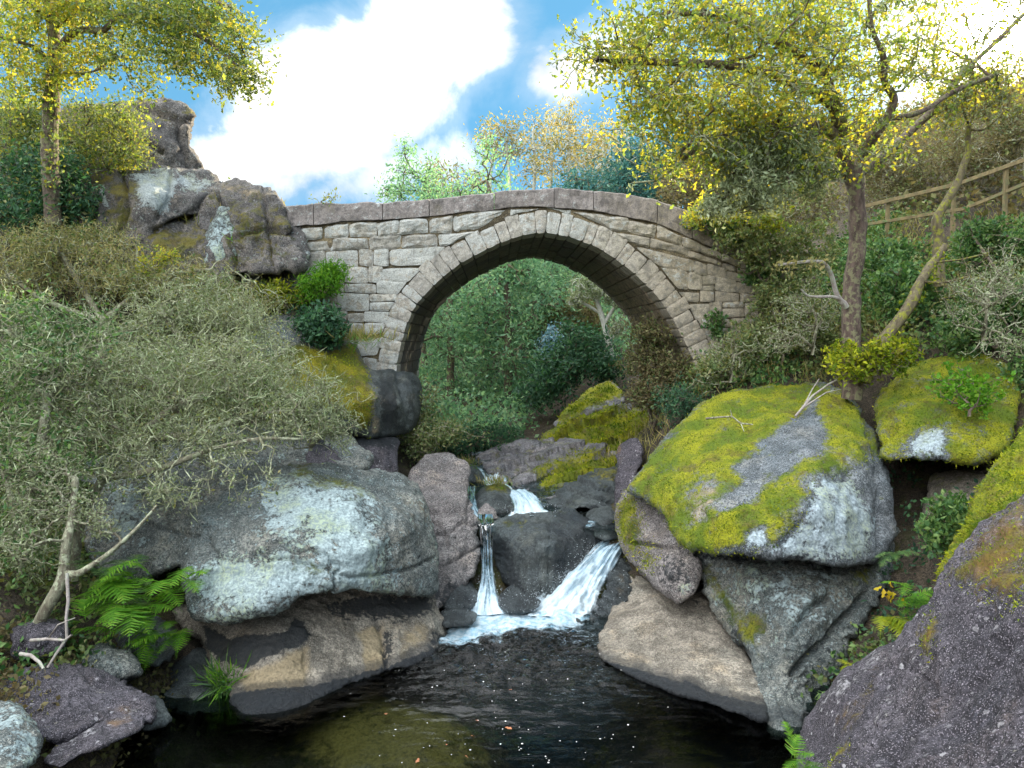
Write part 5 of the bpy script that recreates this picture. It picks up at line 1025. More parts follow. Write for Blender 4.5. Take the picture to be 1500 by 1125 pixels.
S.limb(PL([(1035, 203, Dk-1.2), (1000, 235, Dk-1.3), (960, 265, Dk-1.4), (925, 268, Dk-1.5)]), r0=.018, r1=.008)
crown = [(880, 80, 45, 26, 8.0, .4, 60), (930, 60, 50, 45, 8.0, .6, 110), (985, 30, 60, 40, 8.1, .7, 110), (960, 120, 45, 35, 8.1, .6, 70), (945, 165, 40, 30, 8.2, .5, 60), (1000, 180, 55, 50, 8.3, .7, 130), (960, 235, 32, 22, 8.2, .4, 35),
         (1060, 60, 80, 55, 8.3, 1.0, 170), (1070, 150, 70, 55, 8.4, 1.0, 160), (1040, 235, 50, 30, 8.4, .6, 60), (1140, 40, 80, 60, 8.5, 1.2, 170), (1150, 130, 75, 55, 8.6, 1.2, 150), (1110, 200, 50, 30, 8.6, .6, 60),
         (1220, 40, 70, 60, 8.8, 1.2, 130), (1240, 120, 55, 55, 9.2, 1.1, 80), (1310, 40, 60, 60, 9.2, 1.2, 90), (1340, 100, 60, 45, 9.8, 1.0, 70), (1370, 50, 40, 50, 10.2, 1.0, 50), (1480, 10, 50, 30, 10.4, 1.0, 40), (1480, 110, 40, 35, 10.6, .8, 35), (1425, 105, 30, 20, 10.6, .8, 18), (1400, 50, 60, 55, 10.2, 1.0, 45), (1465, 65, 50, 50, 10.4, .8, 40), (1445, 130, 60, 35, 10.5, .6, 45), (1380, 175, 45, 25, 10.4, .5, 30), (1290, 170, 40, 40, 9.4, .6, 35), (1390, 150, 50, 25, 10.4, .6, 35), (1080, -40, 200, 50, 8.6, 1.4, 140), (1350, -40, 160, 50, 9.6, 1.4, 100)]
crown = [(*c_[:6], int(c_[6]*.72)) for c_ in crown]; att = np.concatenate([blobs(crown, rg, 5, .19), blobs([(1080, 100, 240, 150, 8.6, 1.3, 300), (1180, 200, 180, 80, 8.9, 1.0, 160)], rg)]); S.fill(att, rg, 0.16, 3, 0.06)
lp = ids(S); lv = near(lp, 10, 0.085, rg)
Pn = np.array(S.p); 
ln = Pn[rg.choice(len(Pn), 1500)]; ll = near(ln, 5, 0.03, rg); ll[:, 2] -= 0.015
# drooping beard lichen under the left limbs
bl = blobs([(1090, 225, 60, 40, 8.5, .5, 130), (1140, 215, 60, 35, 8.7, .5, 130), (1110, 275, 55, 35, 8.5, .5, 120), (1190, 250, 40, 40, 9.0, .4, 70), (1050, 300, 30, 25, 8.4, .3, 40)], rg)
S.fill(bl, rg, 0.2, 3, -0.1); bl2 = np.concatenate([near(ids(S)[-len(bl):], 22, 0.05, rg)])
oV, oF = oak_leaf_geo(lv, 0.058, rg, -0.3)
lV, lF = leaf_geo(np.concatenate([ll, bl2]), 0.06, rg, 0.42, -0.5)
tree('oak_tree', 'spreading oak on the right bank with yellowing leaves and forked lichen-hung limbs', 'tree', P(1246, 585, Dk), S, 0.0048, 0.42, 'bark_oak', [('crown', oV, oF, 'oak_leaf'), ('lichen', lV, lF, 'lichen')], rmax=0.13, twig='twig_pale')

# --- left oak
rg = np.random.default_rng(22); S = Skel(); D0 = 11.2
S.limb(PL([(78, 330, D0), (75, 270, D0), (72, 210, D0), (75, 160, D0), (78, 110, D0), (82, 75, D0), (78, 40, D0), (72, 0, D0), (70, -60, D0)]), r0=.13, r1=.08)
S.limb(PL([(82, 78, D0), (102, 50, D0-.2), (125, 42, D0-.4), (150, 47, D0-.5), (162, 35, D0-.6), (178, 20, D0-.7), (215, 22, D0-.9), (255, 38, D0-1), (300, 55, D0-1.2), (345, 95, D0-1.3)]), r0=.06, r1=.015)
S.limb(PL([(80, 40, D0), (110, 15, D0-.2), (150, -5, D0-.4), (210, -20, D0-.7), (280, -10, D0-1), (340, 10, D0-1.1)]), r0=.06, r1=.02)
S.limb(PL([(76, 30, D0), (50, 10, D0-.3), (10, -10, D0-.5)]), r0=.05, r1=.02); S.limb(PL([(76, 95, D0), (55, 70, D0-.2), (25, 60, D0-.4), (-20, 50, D0-.6)]), r0=.04, r1=.02)
S.limb(PL([(78, 110, D0), (100, 105, D0-.2), (120, 110, D0-.3), (150, 100, D0-.4)]), r0=.03, r1=.012)
crown = [(20, 40, 45, 45, 10.9, .7, 90), (60, 5, 60, 35, 11, .7, 90), (25, 90, 40, 22, 11, .5, 40), (110, 15, 50, 30, 10.8, .6, 80), (110, 90, 35, 30, 11, .5, 60), (165, 15, 55, 30, 10.6, .6, 80), (160, 75, 40, 28, 10.8, .5, 45), (195, 100, 25, 25, 10.8, .4, 30), (230, 20, 55, 35, 10.3, .6, 90), (240, 70, 35, 25, 10.3, .4, 45), (280, 45, 45, 35, 10.1, .5, 70), (290, 15, 55, 22, 10.2, .5, 60),
         (275, 95, 25, 20, 10.1, .35, 28), (318, 90, 26, 24, 10, .35, 40), (335, 125, 14, 20, 9.9, .25, 24), (360, 110, 18, 28, 9.9, .25, 32), (335, 40, 35, 28, 10, .4, 45), (355, 65, 20, 22, 10, .3, 22), (60, 125, 40, 18, 11.1, .4, 30), (215, 130, 12, 12, 10.7, .2, 8), (150, -40, 190, 40, 10.6, .8, 90)]
S.fill(blobs(crown, rg, 5, .16), rg, 0.16, 3, 0.05); lp = ids(S); lv = near(lp, 13, 0.085, rg)
cut = (lv[:, 0] < P(140, 60, 10.8)[0]) | (rg.random(len(lv)) < 0.12)  # yellow leaves at the left of the crown paint in sunlight there
oV, oF = oak_leaf_geo(lv[cut], 0.066, rg, -0.2); oV2, oF2 = oak_leaf_geo(lv[~cut], 0.066, rg, -0.2)
Pn = np.array(S.p); lV, lF = leaf_geo(near(Pn[rg.choice(len(Pn), 500)], 4, 0.03, rg), 0.05, rg, .45)
tk = P(*np.array([(75+rg.normal(0, 12), 90+t_*190, D0-.12) for t_ in rg.random(420)]).T); iV, iF = leaf_geo(tk+rg.normal(0, .05, tk.shape), .065, rg, .6)
IVY = (iV, iF)
tree('oak_tree', 'oak on the upper left slope reaching grey-green sprays out over the sky', 'tree', P(78, 330, D0), S, 0.0035, 0.42, 'bark', [('crown', oV, oF, 'oak_leaf'), ('crown', oV2, oF2, 'oak_leaf_green'), ('lichen', lV, lF, 'lichen'), ('ivy', *IVY, 'oak_leaf_green')], rmax=0.2, twig='twig_pale')

# --- slim twisted tree and leaning mossy trunk by the fence
rg = np.random.default_rng(23); S = Skel(); D1 = 10.6
S.limb(PL([(1376, 420, D1), (1374, 380, D1), (1376, 345, D1), (1369, 322, D1), (1385, 298, D1), (1402, 270, D1), (1412, 240, D1), (1420, 220, D1), (1417, 200, D1), (1420, 182, D1-.1)]), r0=.085, r1=.03)
S.limb(PL([(1420, 185, D1), (1412, 165, D1-.1), (1408, 150, D1-.2)]), r0=.02, r1=.008); S.limb(PL([(1419, 190, D1), (1440, 192, D1-.1), (1455, 180, D1-.2), (1475, 160, D1-.3)]), r0=.02, r1=.008); S.limb(PL([(1428, 165, D1), (1430, 130, D1)]), r0=.01, r1=.006)
S.fill(blobs([(1430, 130, 50, 40, D1-.2, .5, 60), (1470, 160, 40, 40, D1, .5, 50), (1390, 150, 40, 30, D1-.2, .4, 30)], rg), rg, 0.2, 3)
Pn = np.array(S.p); lV, lF = leaf_geo(near(Pn[rg.choice(len(Pn), 300)], 4, 0.025, rg), 0.045, rg, .45)
bV, bF = leaf_geo(near(ids(S), 5, 0.07, rg), 0.06, rg, .5)
tree('young_tree', 'slim twisted tree with few brown leaves rising past the timber handrail', 'tree', P(1376, 420, D1), S, 0.003, 0.42, 'bark_moss', [('lichen', lV, lF, 'lichen'), ('crown', bV, bF, 'brown_leaf')], rmax=0.1)
rg = np.random.default_rng(24); S = Skel(); D2 = 9.4
S.limb(PL([(1262, 560, D2), (1280, 515, D2), (1310, 478, D2+.1), (1334, 445, D2+.2), (1350, 410, D2+.3), (1366, 385, D2+.5), (1385, 360, D2+.6)]), r0=.10, r1=.045)
S.limb(PL([(1350, 412, D2+.3), (1380, 415, D2), (1420, 405, D2-.1), (1470, 415, D2-.2), (1520, 425, D2-.2)]), r0=.016, r1=.006); S.limb(PL([(1366, 385, D2+.5), (1410, 380, D2+.1), (1450, 370, D2)]), r0=.014, r1=.006)
S.fill(blobs([(1430, 420, 70, 30, D2-.2, .4, 90), (1450, 380, 60, 25, D2, .4, 60), (1400, 450, 60, 25, D2-.2, .4, 40)], rg), rg, .2, 3)
tk = P(*np.array([(1262+t*120, 560-t*190, D2+t*.5) for t in rg.random(500)]).T)
mV, mF = leaf_geo(tk+rg.normal(0, .06, tk.shape), 0.05, rg, .5, .4)
tree('leaning_tree', 'leaning mossy trunk with bare pale twigs beside the oak trunk', 'tree', P(1262, 560, D2), S, 0.0028, 0.4, 'bark_moss', [('moss', mV, mF, 'moss_tuft')], rmax=.11)
# dead arm with moss at the oak's foot
rg = np.random.default_rng(25); S = Skel()
S.limb(PL([(1240, 450, 9.5), (1225, 432, 9.45), (1218, 400, 9.4), (1208, 385, 9.3), (1190, 382, 9.2), (1160, 386, 9.1), (1140, 388, 9.1)]), r0=.035, r1=.015); S.limb(PL([(1237, 442, 9.5), (1222, 434, 9.4), (1200, 435, 9.3), (1182, 434, 9.3), (1174, 424, 9.25)]), r0=.025, r1=.012)
k_ = np.array(S.p); mV, mF = leaf_geo(near(k_[[3, 4, 5, 6]], 60, .045, rg), .05, rg, .5, -.4)
tree('dead_branch', 'mossy dead stub with a bare pale fork hanging at foot of the right oak', 'branch', P(1240, 450, 9.5), S, .004, .4, 'bark_dead', [('moss', mV, mF, 'lichen_yellow')], kids=('branch', 'x'))

# --- lichen shrubs, left bank
def shrub(name, label, root, stems, clumps, seed, mat='lichen', n_t=6, tuft_=0.030, bark='bark_lichen', tip=0.0042, spread=0.05, extra=None, r0=.04, cat='shrub', group=None, kname='twigs', twl=0, twm='lichen', dens=.75, twig=None):
    rg = np.random.default_rng(seed); S = Skel(); S.limb(PL([root, (root[0]+2, root[1]-15, root[2])]), r0=r0, r1=r0*.9)
    for st in stems: S.limb(PL(st), r0=r0*.8, r1=r0*.25)
    S.fill(np.concatenate([blobs([(*c_[:6], int(c_[6]*dens)) for c_ in clumps], rg, 9, .15)]+[blobs([(c_[0], c_[1], c_[2]*1.15, c_[3]*1.15, c_[4], c_[5], int(c_[6]*.25)+1) for c_ in clumps], rg)]), rg, 0.2, 3, 0.04, 0.3); a = ids(S); Pn = np.array(S.p); rest = Pn[rg.choice(len(Pn), len(a))]
    V, F = leaf_geo(np.concatenate([near(a, n_t, spread, rg), near(rest, 3, spread*.5, rg)]), tuft_, rg, .42)
    L = [('lichen' if 'lichen' in mat else 'foliage', V, F, mat)]
    if twl:
        tV, tF = leaf_geo(near(a, twl, spread*.7, rg), .13, rg, .07, .25, fold=.0); L.append(('twiglets', tV, tF, twm))
    if extra:
        em, en, es = extra; V2, F2_ = leaf_geo(near(a[rg.random(len(a)) < .6], en, spread*1.4, rg), es, rg, .5); L.append(('foliage', V2, F2_, em))
    return tree(name, label, cat, P(*root), S, tip, .40, bark, L, group, kids=(kname, 'x'), rmax=r0*1.1, twig=twig)
shrub('lichen_shrub', 'large grey-green lichen shrub arching over the big lichened boulder', (108, 850, 7.2), [[(108, 835, 7.2), (118, 760, 7.3), (150, 700, 7.4), (200, 640, 7.6), (260, 590, 7.8), (330, 570, 8.0)], [(110, 800, 7.2), (100, 720, 7.4), (110, 640, 7.6), (150, 560, 8)], [(150, 700, 7.4), (230, 690, 7.3), (300, 660, 7.3), (380, 640, 7.4), (450, 645, 7.6)], [(200, 640, 7.6), (280, 640, 7.5), (360, 610, 7.7), (440, 600, 8)]],
      [(250, 560, 130, 60, 8, .8, 620), (150, 600, 120, 60, 7.8, .7, 420), (330, 540, 100, 60, 8.2, .7, 420), (390, 595, 70, 38, 8, .6, 200), (450, 600, 40, 26, 8, .5, 70), (280, 640, 100, 30, 7.5, .5, 220), (180, 660, 80, 40, 7.4, .5, 200), (320, 665, 60, 20, 7.4, .4, 40), (240, 715, 60, 25, 7.0, .3, 70), (430, 640, 50, 12, 7.6, .3, 25), (320, 710, 50, 25, 6.9, .3, 20)], 31, twl=2, n_t=3, dens=1.0, tip=.0036, twig='twig_pale', extra=('under_leaf', 2, .04))
shrub('lichen_shrub', 'pale grey lichen shrub crowding up to the blue-grey rock', (330, 600, 9.2), [[(330, 590, 9.2), (340, 540, 9.4), (350, 480, 9.7)], [(332, 580, 9.2), (380, 540, 9.3), (420, 510, 9.5)], [(332, 580, 9.2), (280, 520, 9.4), (240, 460, 9.6)]],
      [(330, 480, 80, 50, 9.7, .6, 380), (250, 470, 80, 50, 9.6, .6, 320), (380, 530, 50, 40, 9.4, .5, 180), (300, 440, 60, 35, 9.8, .5, 200), (200, 500, 60, 50, 9.4, .5, 220), (370, 470, 30, 20, 9.9, .3, 50)], 32, twl=2, n_t=3, dens=1.0, tip=.0036, twig='twig_pale', extra=('under_leaf', 2, .04))
shrub('lichen_shrub', 'ochre-tinged brushy shrub along the top of the left bank', (150, 480, 10.6), [[(150, 470, 10.6), (120, 420, 10.8), (90, 370, 11)], [(150, 470, 10.6), (200, 430, 10.7), (250, 400, 10.8), (310, 395, 11)], [(150, 470, 10.6), (60, 440, 10.5), (10, 400, 10.6)]],
      [(100, 390, 90, 50, 10.9, .6, 380), (200, 410, 90, 45, 10.8, .6, 380), (30, 400, 60, 60, 10.7, .6, 260), (290, 425, 70, 35, 10.9, .5, 260), (370, 440, 40, 18, 11, .3, 90), (60, 350, 50, 30, 11.1, .5, 140), (150, 355, 60, 25, 11.1, .5, 140)], 33, mat='lichen_yellow', twl=2, n_t=4, dens=1.25, tip=.0036, twig='twig_pale', twm='lichen_yellow', extra=('under_leaf', 4, .05))
shrub('lichen_shrub', 'shadowy tangled shrub at the left edge with green leaves among its twigs', (30, 830, 6.6), [[(30, 820, 6.6), (40, 740, 6.8), (60, 660, 7), (70, 580, 7.3)], [(32, 800, 6.6), (10, 700, 6.8), (-20, 600, 7)]],
      [(50, 560, 80, 70, 7.4, .6, 330), (20, 660, 60, 70, 7, .5, 260), (90, 690, 50, 60, 7, .5, 180), (30, 480, 60, 50, 7.8, .5, 220), (110, 500, 60, 50, 8, .5, 200), (40, 780, 60, 50, 6.6, .4, 130)], 34, twl=2, n_t=3, dens=1.0, tip=.0036, twig='twig_pale', extra=('ivy_leaf', 6, .05))
shrub('lichen_shrub', 'small twiggy lichen shrub perched in front of the hanging mossy boulder', (455, 660, 8.6), [[(455, 655, 8.6), (460, 625, 8.6), (450, 590, 8.7)], [(455, 655, 8.6), (480, 630, 8.5), (495, 600, 8.6)]],
      [(455, 580, 35, 35, 8.7, .3, 150), (480, 615, 25, 25, 8.6, .25, 90), (430, 620, 25, 25, 8.6, .25, 70), (490, 640, 14, 10, 8.5, .2, 25)], 35, r0=.02, n_t=4, twl=2, dens=1.2, twig='twig_pale')
# --- fallen and standing stems at lower left
rg = np.random.default_rng(36); S = Skel()
S.limb(PL([(38, 965, 6.35), (55, 915, 6.2), (75, 880, 6.15), (92, 850, 6.2), (95, 820, 6.25), (98, 790, 6.3), (104, 770, 6.35), (106, 740, 6.5), (112, 700, 6.6)]), r0=.055, r1=.03); S.limb(PL([(95, 838, 6.22), (112, 843, 6.2), (135, 828, 6.2), (158, 812, 6.25), (178, 795, 6.3), (205, 770, 6.4), (230, 740, 6.5)]), r0=.032, r1=.012)
S.fill(blobs([(60, 740, 60, 40, 6.5, .3, 120), (120, 750, 40, 35, 6.5, .3, 80), (30, 800, 40, 40, 6.3, .3, 70), (150, 770, 30, 30, 6.4, .2, 30), (60, 690, 70, 40, 6.7, .3, 90)], rg), rg, .22, 3); a = ids(S)
V_, F_ = leaf_geo(np.concatenate([near(a, 6, .03, rg), near(np.array(S.p)[rg.choice(len(S.p), 500)], 3, .02, rg)]), .03, rg, .42)
tree('forked_tree', 'low forked trunk with lichened twigs left of the green fern bush', 'tree', P(38, 965, 6.35), S, .0036, .4, 'bark_lichen', [('lichen', V_, F_, 'lichen')], rmax=.06)
def stick(label, pts, r0, r1, bark='bark_dead', side=()):
    S = Skel(); S.limb(PL(pts), r0=r0, r1=r1)
    for s_ in side: S.limb(PL(s_), r0=r1, r1=r1*.5)
    S.radii(.003); V, F = tubes(roughen(S.chains(), .5), 7); return tag(obj('dead_branch', V, F, M[bark]), label, 'branch')
stick('upright dead grey stick below the forked trunk', [(98, 840, 6.0), (100, 880, 5.9), (97, 905, 5.85), (98, 935, 5.8), (82, 958, 5.75), (70, 978, 5.7)], .014, .010)
stick('broken dead branch lying across the left bank beneath the upright stick', [(45, 938, 5.8), (70, 936, 5.75), (95, 938, 5.72), (105, 930, 5.7)], .014, .008, side=[[(70, 936, 5.75), (85, 915, 5.75), (110, 905, 5.75)]])
stick('short pale curved branch stub on the violet rocks at left', [(30, 958, 5.6), (45, 960, 5.55), (58, 970, 5.5), (64, 980, 5.45)], .016, .010)
stick('lichened dead twig lying on the moss of the huge boulder', [(1034, 613, 9.3), (1055, 611, 9.2), (1072, 610, 9.15), (1085, 620, 9.05), (1103, 622, 9.05)], .014, .009, 'bark_lichen', side=[[(1072, 610, 9.15), (1070, 600, 9.2)], [(1085, 620, 9.05), (1090, 632, 8.95)]])
stick('grey driftwood sticks heaped at the oak foot above the bare stripe', [(1165, 610, 9.2), (1190, 580, 9.4), (1215, 562, 9.5), (1228, 556, 9.55)], .016, .010, side=[[(1180, 595, 9.3), (1210, 575, 9.35), (1232, 570, 9.4)], [(1175, 600, 9.25), (1190, 570, 9.5), (1200, 555, 9.6)]])

# --- lichen-white tree and bushes beyond the arch
def far_shrub(*a, **k): return shrub(*a, **k)
rg = np.random.default_rng(41); S = Skel(); D = 19.0
S.limb(PL([(898, 545, D), (893, 510, D), (886, 480, D), (880, 460, D), (874, 440, D), (868, 418, D), (862, 400, D)]), r0=.10, r1=.03)
S.limb(PL([(880, 460, D), (862, 448, D), (845, 440, D), (835, 445, D)]), r0=.035, r1=.015); S.limb(PL([(884, 475, D), (900, 450, D), (912, 430, D), (915, 415, D)]), r0=.04, r1=.015); S.limb(PL([(890, 500, D), (903, 490, D), (905, 475, D)]), r0=.03, r1=.012); S.limb(PL([(875, 442, D), (885, 425, D), (890, 408, D)]), r0=.03, r1=.012)
S.fill(blobs([(862, 420, 28, 22, D, .6, 130), (895, 425, 25, 25, D, .6, 110), (915, 440, 16, 20, D, .5, 60), (845, 440, 14, 12, D, .4, 40), (905, 480, 10, 14, D, .3, 30)], rg), rg, .2, 3)
V_, F_ = leaf_geo(np.concatenate([near(ids(S), 7, .05, rg), near(np.array(S.p), 2, .03, rg)]), .07, rg, .42)
tree('bare_tree', 'bare tree whitened by lichen standing beneath the right side of the arch', 'tree', P(898, 545, D), S, .009, .4, 'bark_pale', [('lichen', V_, F_, 'lichen')], rmax=.11)
shrub('broom_bush', 'brown-green wispy bush against the right foot of the arch', (955, 640, 12.6), [[(955, 630, 12.6), (950, 580, 12.6), (945, 520, 12.6)], [(955, 630, 12.6), (975, 580, 12.5), (980, 540, 12.4)]], [(950, 520, 28, 38, 12.5, .4, 200), (968, 565, 30, 32, 12.4, .4, 200), (945, 575, 22, 22, 12.4, .4, 70), (990, 545, 25, 30, 12.2, .3, 130), (950, 485, 18, 18, 12.5, .3, 60)], 42, mat='brown_leaf', n_t=9, tuft_=.06, spread=.06, bark='bark', r0=.03, extra=('under_leaf', 5, .06))
shrub('broom_bush', 'dark green feathery bush between arch foot and mossy boulder', (1000, 625, 11.0), [[(1000, 615, 11), (1002, 590, 11)]], [(1000, 585, 18, 20, 11, .25, 130), (990, 605, 14, 14, 11, .2, 50)], 43, mat='dark_leaf', n_t=12, tuft_=.045, spread=.05, bark='bark', r0=.02)
shrub('small_bush', 'pale-leaved sapling beside the hanging mossy boulder under the arch', (625, 690, 11.8), [[(625, 680, 11.8), (618, 630, 12), (612, 590, 12.2)], [(625, 680, 11.8), (645, 640, 11.8), (655, 620, 11.8)]], [(615, 600, 22, 40, 12.2, .4, 120), (640, 640, 30, 18, 11.8, .3, 110), (610, 650, 22, 25, 11.8, .3, 80), (660, 635, 16, 10, 11.8, .2, 40)], 44, mat='under_leaf', n_t=9, tuft_=.06, spread=.07, bark='bark_lichen', r0=.02)
shrub('small_bush', 'low dark leafy bush at the head of the rapids', (690, 670, 14.2), [[(690, 660, 14.2), (690, 640, 14.2)]], [(650, 655, 35, 18, 14.4, .5, 150), (700, 648, 35, 16, 14.6, .5, 140), (740, 640, 25, 12, 15, .4, 90)], 45, mat='dark_leaf', n_t=10, tuft_=.08, spread=.09, bark='bark', r0=.02)

# --- forest behind
def crown_tree(name, label, cat, x, y, z, h, w_, seed, mat, bark='bark', n=380, nl=16, leaf=.16, bare=.25, sig=.22, lean=0.0, group=None, aspect=.5, tip=.012, shape=.55, trunk_r=None):
    rg = np.random.default_rng(seed); S = Skel(); b = np.array([x, y, z]); k = np.linspace(0, 1, 9)
    tr_ = b+np.c_[lean*h*k+rg.normal(0, .012*h, 9)*k, rg.normal(0, .012*h, 9)*k, k*h*.86]
    S.limb(tr_, r0=trunk_r or h*.016, r1=h*.004)
    d_ = rg.normal(0, 1, (n, 3)); d_ = d_/np.linalg.norm(d_, axis=1)[:, None]*(rg.random(n)**.36)[:, None]
    t = (d_[:, 2]+1)/2; rad = w_*(np.sin(np.clip(t, 0, 1)**shape*math.pi)*.55+.45)
    lob = 0.75+0.5*fbm(d_*1.0+seed, 1.8, 2, seed)+.25
    if n > 200:      # foliage gathers in rounded tufts with gaps between
        q_ = rg.integers(0, n//9, n); d_ = d_[q_]+rg.normal(0, .11, (n, 3)); t = np.clip((d_[:, 2]+1)/2, 0, 1); rad = w_*(np.sin(t**shape*math.pi)*.55+.45); lob = lob[q_]
    c = b+np.array([lean*h*.7, 0, 0])+np.c_[d_[:, 0]*rad*lob, d_[:, 1]*rad*lob, (bare+(1-bare)*t)*h]
    S.fill(c, rg, .12, 2, .05); a = ids(S)
    V, F = leaf_geo(near(a, nl, sig, rg), leaf, rg, aspect)
    return tree(name, label, cat, b, S, tip, .42, bark, [('crown', V, F, mat)], group, sides=6)
def copy_tree(o, loc, rz, sc_, label, group):
    r = o.copy(); COL.objects.link(r); r.location = loc; r.rotation_euler = (0, 0, rz); r.scale = (sc_[0], sc_[0], sc_[1]); r['label'] = label
    if group: r['group'] = group
    for ch in list(o.children):
        c = ch.copy(); COL.objects.link(c); c.parent = r
    return r
def gz(x, y): return float(terr(np.array([x]), np.array([y]))[0])-.15
def at(px, Y): return P(px, 500, Y)[0]
GF = 'trees in the valley beyond the arch'
wl = []
spec = [(715, 24, 7.6, 2.9, 'broad blue-green willow filling the middle of the arch'), (660, 22, 6.0, 2.3, 'rounded green tree just right of the left arch foot'), (745, 20.5, 4.6, 1.8, 'lower teal tree in front of the broad willow'), (620, 26, 8.0, 2.6, 'tall green tree at the left inside the arch')]
for k, (px, Y, h, w_, lb) in enumerate(spec):
    x = at(px, Y); wl.append(crown_tree('willow_tree', lb, 'tree', x, Y, gz(x, Y), h, w_, 60+k, 'willow_leaf', n=460, nl=22, leaf=.13, bare=.08, sig=.2, group=GF, aspect=.38))
def capped(o, px, Y, top_py, lab, grp, r_):
    x = at(px, Y); z = gz(x, Y)-.3; h0 = max(v_.co.z for c in o.children if 'crown' in c.name for v_ in c.data.vertices); hm = P(px, top_py, Y)[2]-z
    s_ = min(.8+r_*.5, hm/h0*(.85+.15*r_)); copy_tree(o, (x, Y, z), r_*50 % 6.28, (min(.8+r_*.5, s_*1.25), max(s_, .25)), lab, grp)
back = [(580, 30, .9, 1.0, 'green tree far left behind the arch opening'), (800, 26, .75, .75, 'mid green tree over the dark undergrowth hollow'), (850, 30, .9, 1.1, 'tree behind the lichen-white tree'), (905, 28, .8, .9, 'green tree at the right edge of the arch opening'), (760, 31, 1.1, 1.35, 'tall dark tree behind the broad willow'), (690, 33, 1.1, 1.3, 'tall tree at the back left of the arch opening'), (960, 32, 1.0, 1.2, 'tree behind the right arch foot'), (810, 21, .45, .4, 'small green tree above the mossy slope')]
for k, (px, Y, s1, s2, lb) in enumerate(back):
    capped(wl[k % 3], px, Y, 325 if k < 7 else 440, lb, GF, (k*.37) % 1)
shrub('dark_bush', 'dark evergreen bush on the slope left of the lichen-white tree', (845, 560, 18), [[(845, 550, 18), (845, 530, 18)]], [(850, 510, 40, 30, 18.2, .8, 170), (815, 540, 35, 25, 18, .8, 130), (885, 540, 22, 18, 18, .6, 80), (800, 570, 40, 20, 17.5, .8, 120)], 71, mat='dark_leaf', n_t=14, tuft_=.11, spread=.14, bark='bark', r0=.03)
shrub('dark_bush', 'brownish bush above the dark evergreen bush under the arch', (850, 500, 21), [[(850, 490, 21), (845, 470, 21)]], [(845, 465, 40, 25, 21, .8, 170), (815, 480, 25, 30, 21, .8, 100)], 72, mat='brown_leaf', n_t=12, tuft_=.11, spread=.15, bark='bark', r0=.03, extra=('under_leaf', 6, .11))
shrub('eucalyptus_sapling', 'slender blue juvenile eucalyptus in middle of the arch view', (809, 530, 19.5), [[(809, 520, 19.5), (810, 490, 19.5)]], [(810, 492, 6, 14, 19.5, .15, 40), (807, 510, 6, 14, 19.5, .15, 40)], 73, mat='blue_leaf', n_t=8, tuft_=.09, spread=.06, bark='bark_pale', r0=.015)
# eucalyptus: tall bare stems with tufted tops
def euca(label, px, Y, top_py, seed, mat='euca_leaf', w_=1.6, n=90, bare=.45, bark='bark_pale', nl=13, leaf=.27, sig=.34, group=None):
    x = at(px, Y); z = gz(x, Y); zt = P(px, top_py, Y)[2]; h = max(zt-z, 3)
    return crown_tree('eucalyptus_tree', label, 'tree', x, Y, z, h, w_, seed, mat, bark, n=n, nl=nl, leaf=leaf, bare=bare, sig=sig, group=group, aspect=.32, tip=.025, shape=.8, trunk_r=.16)
GE = 'eucalyptus trees on the skyline behind the parapet'
for k, (px, Y, tp, w_, bare, n, lb) in enumerate([(648, 46, 232, 1.7, .62, 60, 'short sunlit eucalyptus standing apart, leftmost behind the parapet'), (692, 48, 246, 1.3, .62, 36, 'small dark eucalyptus just right of the leftmost sunlit one'), (722, 50, 172, 1.4, .74, 45, 'thin eucalyptus with bare stem, left of a pair above the parapet'), (746, 50, 170, 1.3, .76, 45, 'thin eucalyptus with bare stem, right of a pair above the parapet'), (782, 52, 158, 1.9, .5, 80, 'tall open eucalyptus above the crown of the arch'), (806, 55, 150, 1.9, .5, 80, 'tall eucalyptus with a broad pale top above the arch crown'), (832, 52, 146, 1.9, .45, 80, 'tallest eucalyptus of the skyline group'), (858, 54, 162, 2.0, .4, 90, 'dense eucalyptus right of the tallest one'), (882, 50, 178, 2.2, .35, 100, 'bushy eucalyptus where the skyline group thickens'), (908, 54, 165, 2.2, .35, 100, 'eucalyptus meeting the dark hillside forest')]):
    euca(lb, px, Y, tp, 80+k, w_=w_, bare=bare, n=n, group=GE)
proto = [euca('low blue-green eucalyptus behind the parapet centre', 850, 44, 252, 95, 'hill_leaf', 2.2, 90, .2, 'bark', 30, .3, .5, 'blue-green trees on the hillside behind the bridge'),
         euca('blue-green eucalyptus at the left edge of the hillside forest', 925, 46, 200, 96, 'hill_leaf', 1.8, 90, .3, 'bark_pale', 30, .3, .45, 'blue-green trees on the hillside behind the bridge')]
rg = np.random.default_rng(99)
for k in range(46):
    px = 800+rg.random()*420; top = 258 if px < 900 else (215 if px < 960 else 150)
    capped(proto[k % 2], px, 42+rg.random()*40, top, 'blue-green eucalyptus in the dense hillside forest behind the bridge and the right oak', 'blue-green trees on the hillside behind the bridge', rg.random())
for k in range(30):
    capped(wl[k % 4], 570+rg.random()*380, 34+rg.random()*30, 318, 'green tree in the dense wood at the back of the arch view', 'trees of the wood at the back of the valley', rg.random())
for k in range(30):
    px = 1180+rg.random()*420; Y = 20+rg.random()*34; x = at(px, Y)
    if k == 0: br_t = crown_tree('hillside_tree', 'brownish tree on the steep slope beyond the timber handrail', 'tree', x, Y, gz(x, Y), 4.2, 1.7, 120, 'brown_leaf', n=260, nl=12, leaf=.13, bare=.15, sig=.2, group='brown trees on the slope above the handrail')
    else: capped(br_t, px, Y, 190-60*(px > 1250)+rg.random()*60, 'brownish tree on the steep slope beyond the timber handrail', 'brown trees on the slope above the handrail', rg.random())
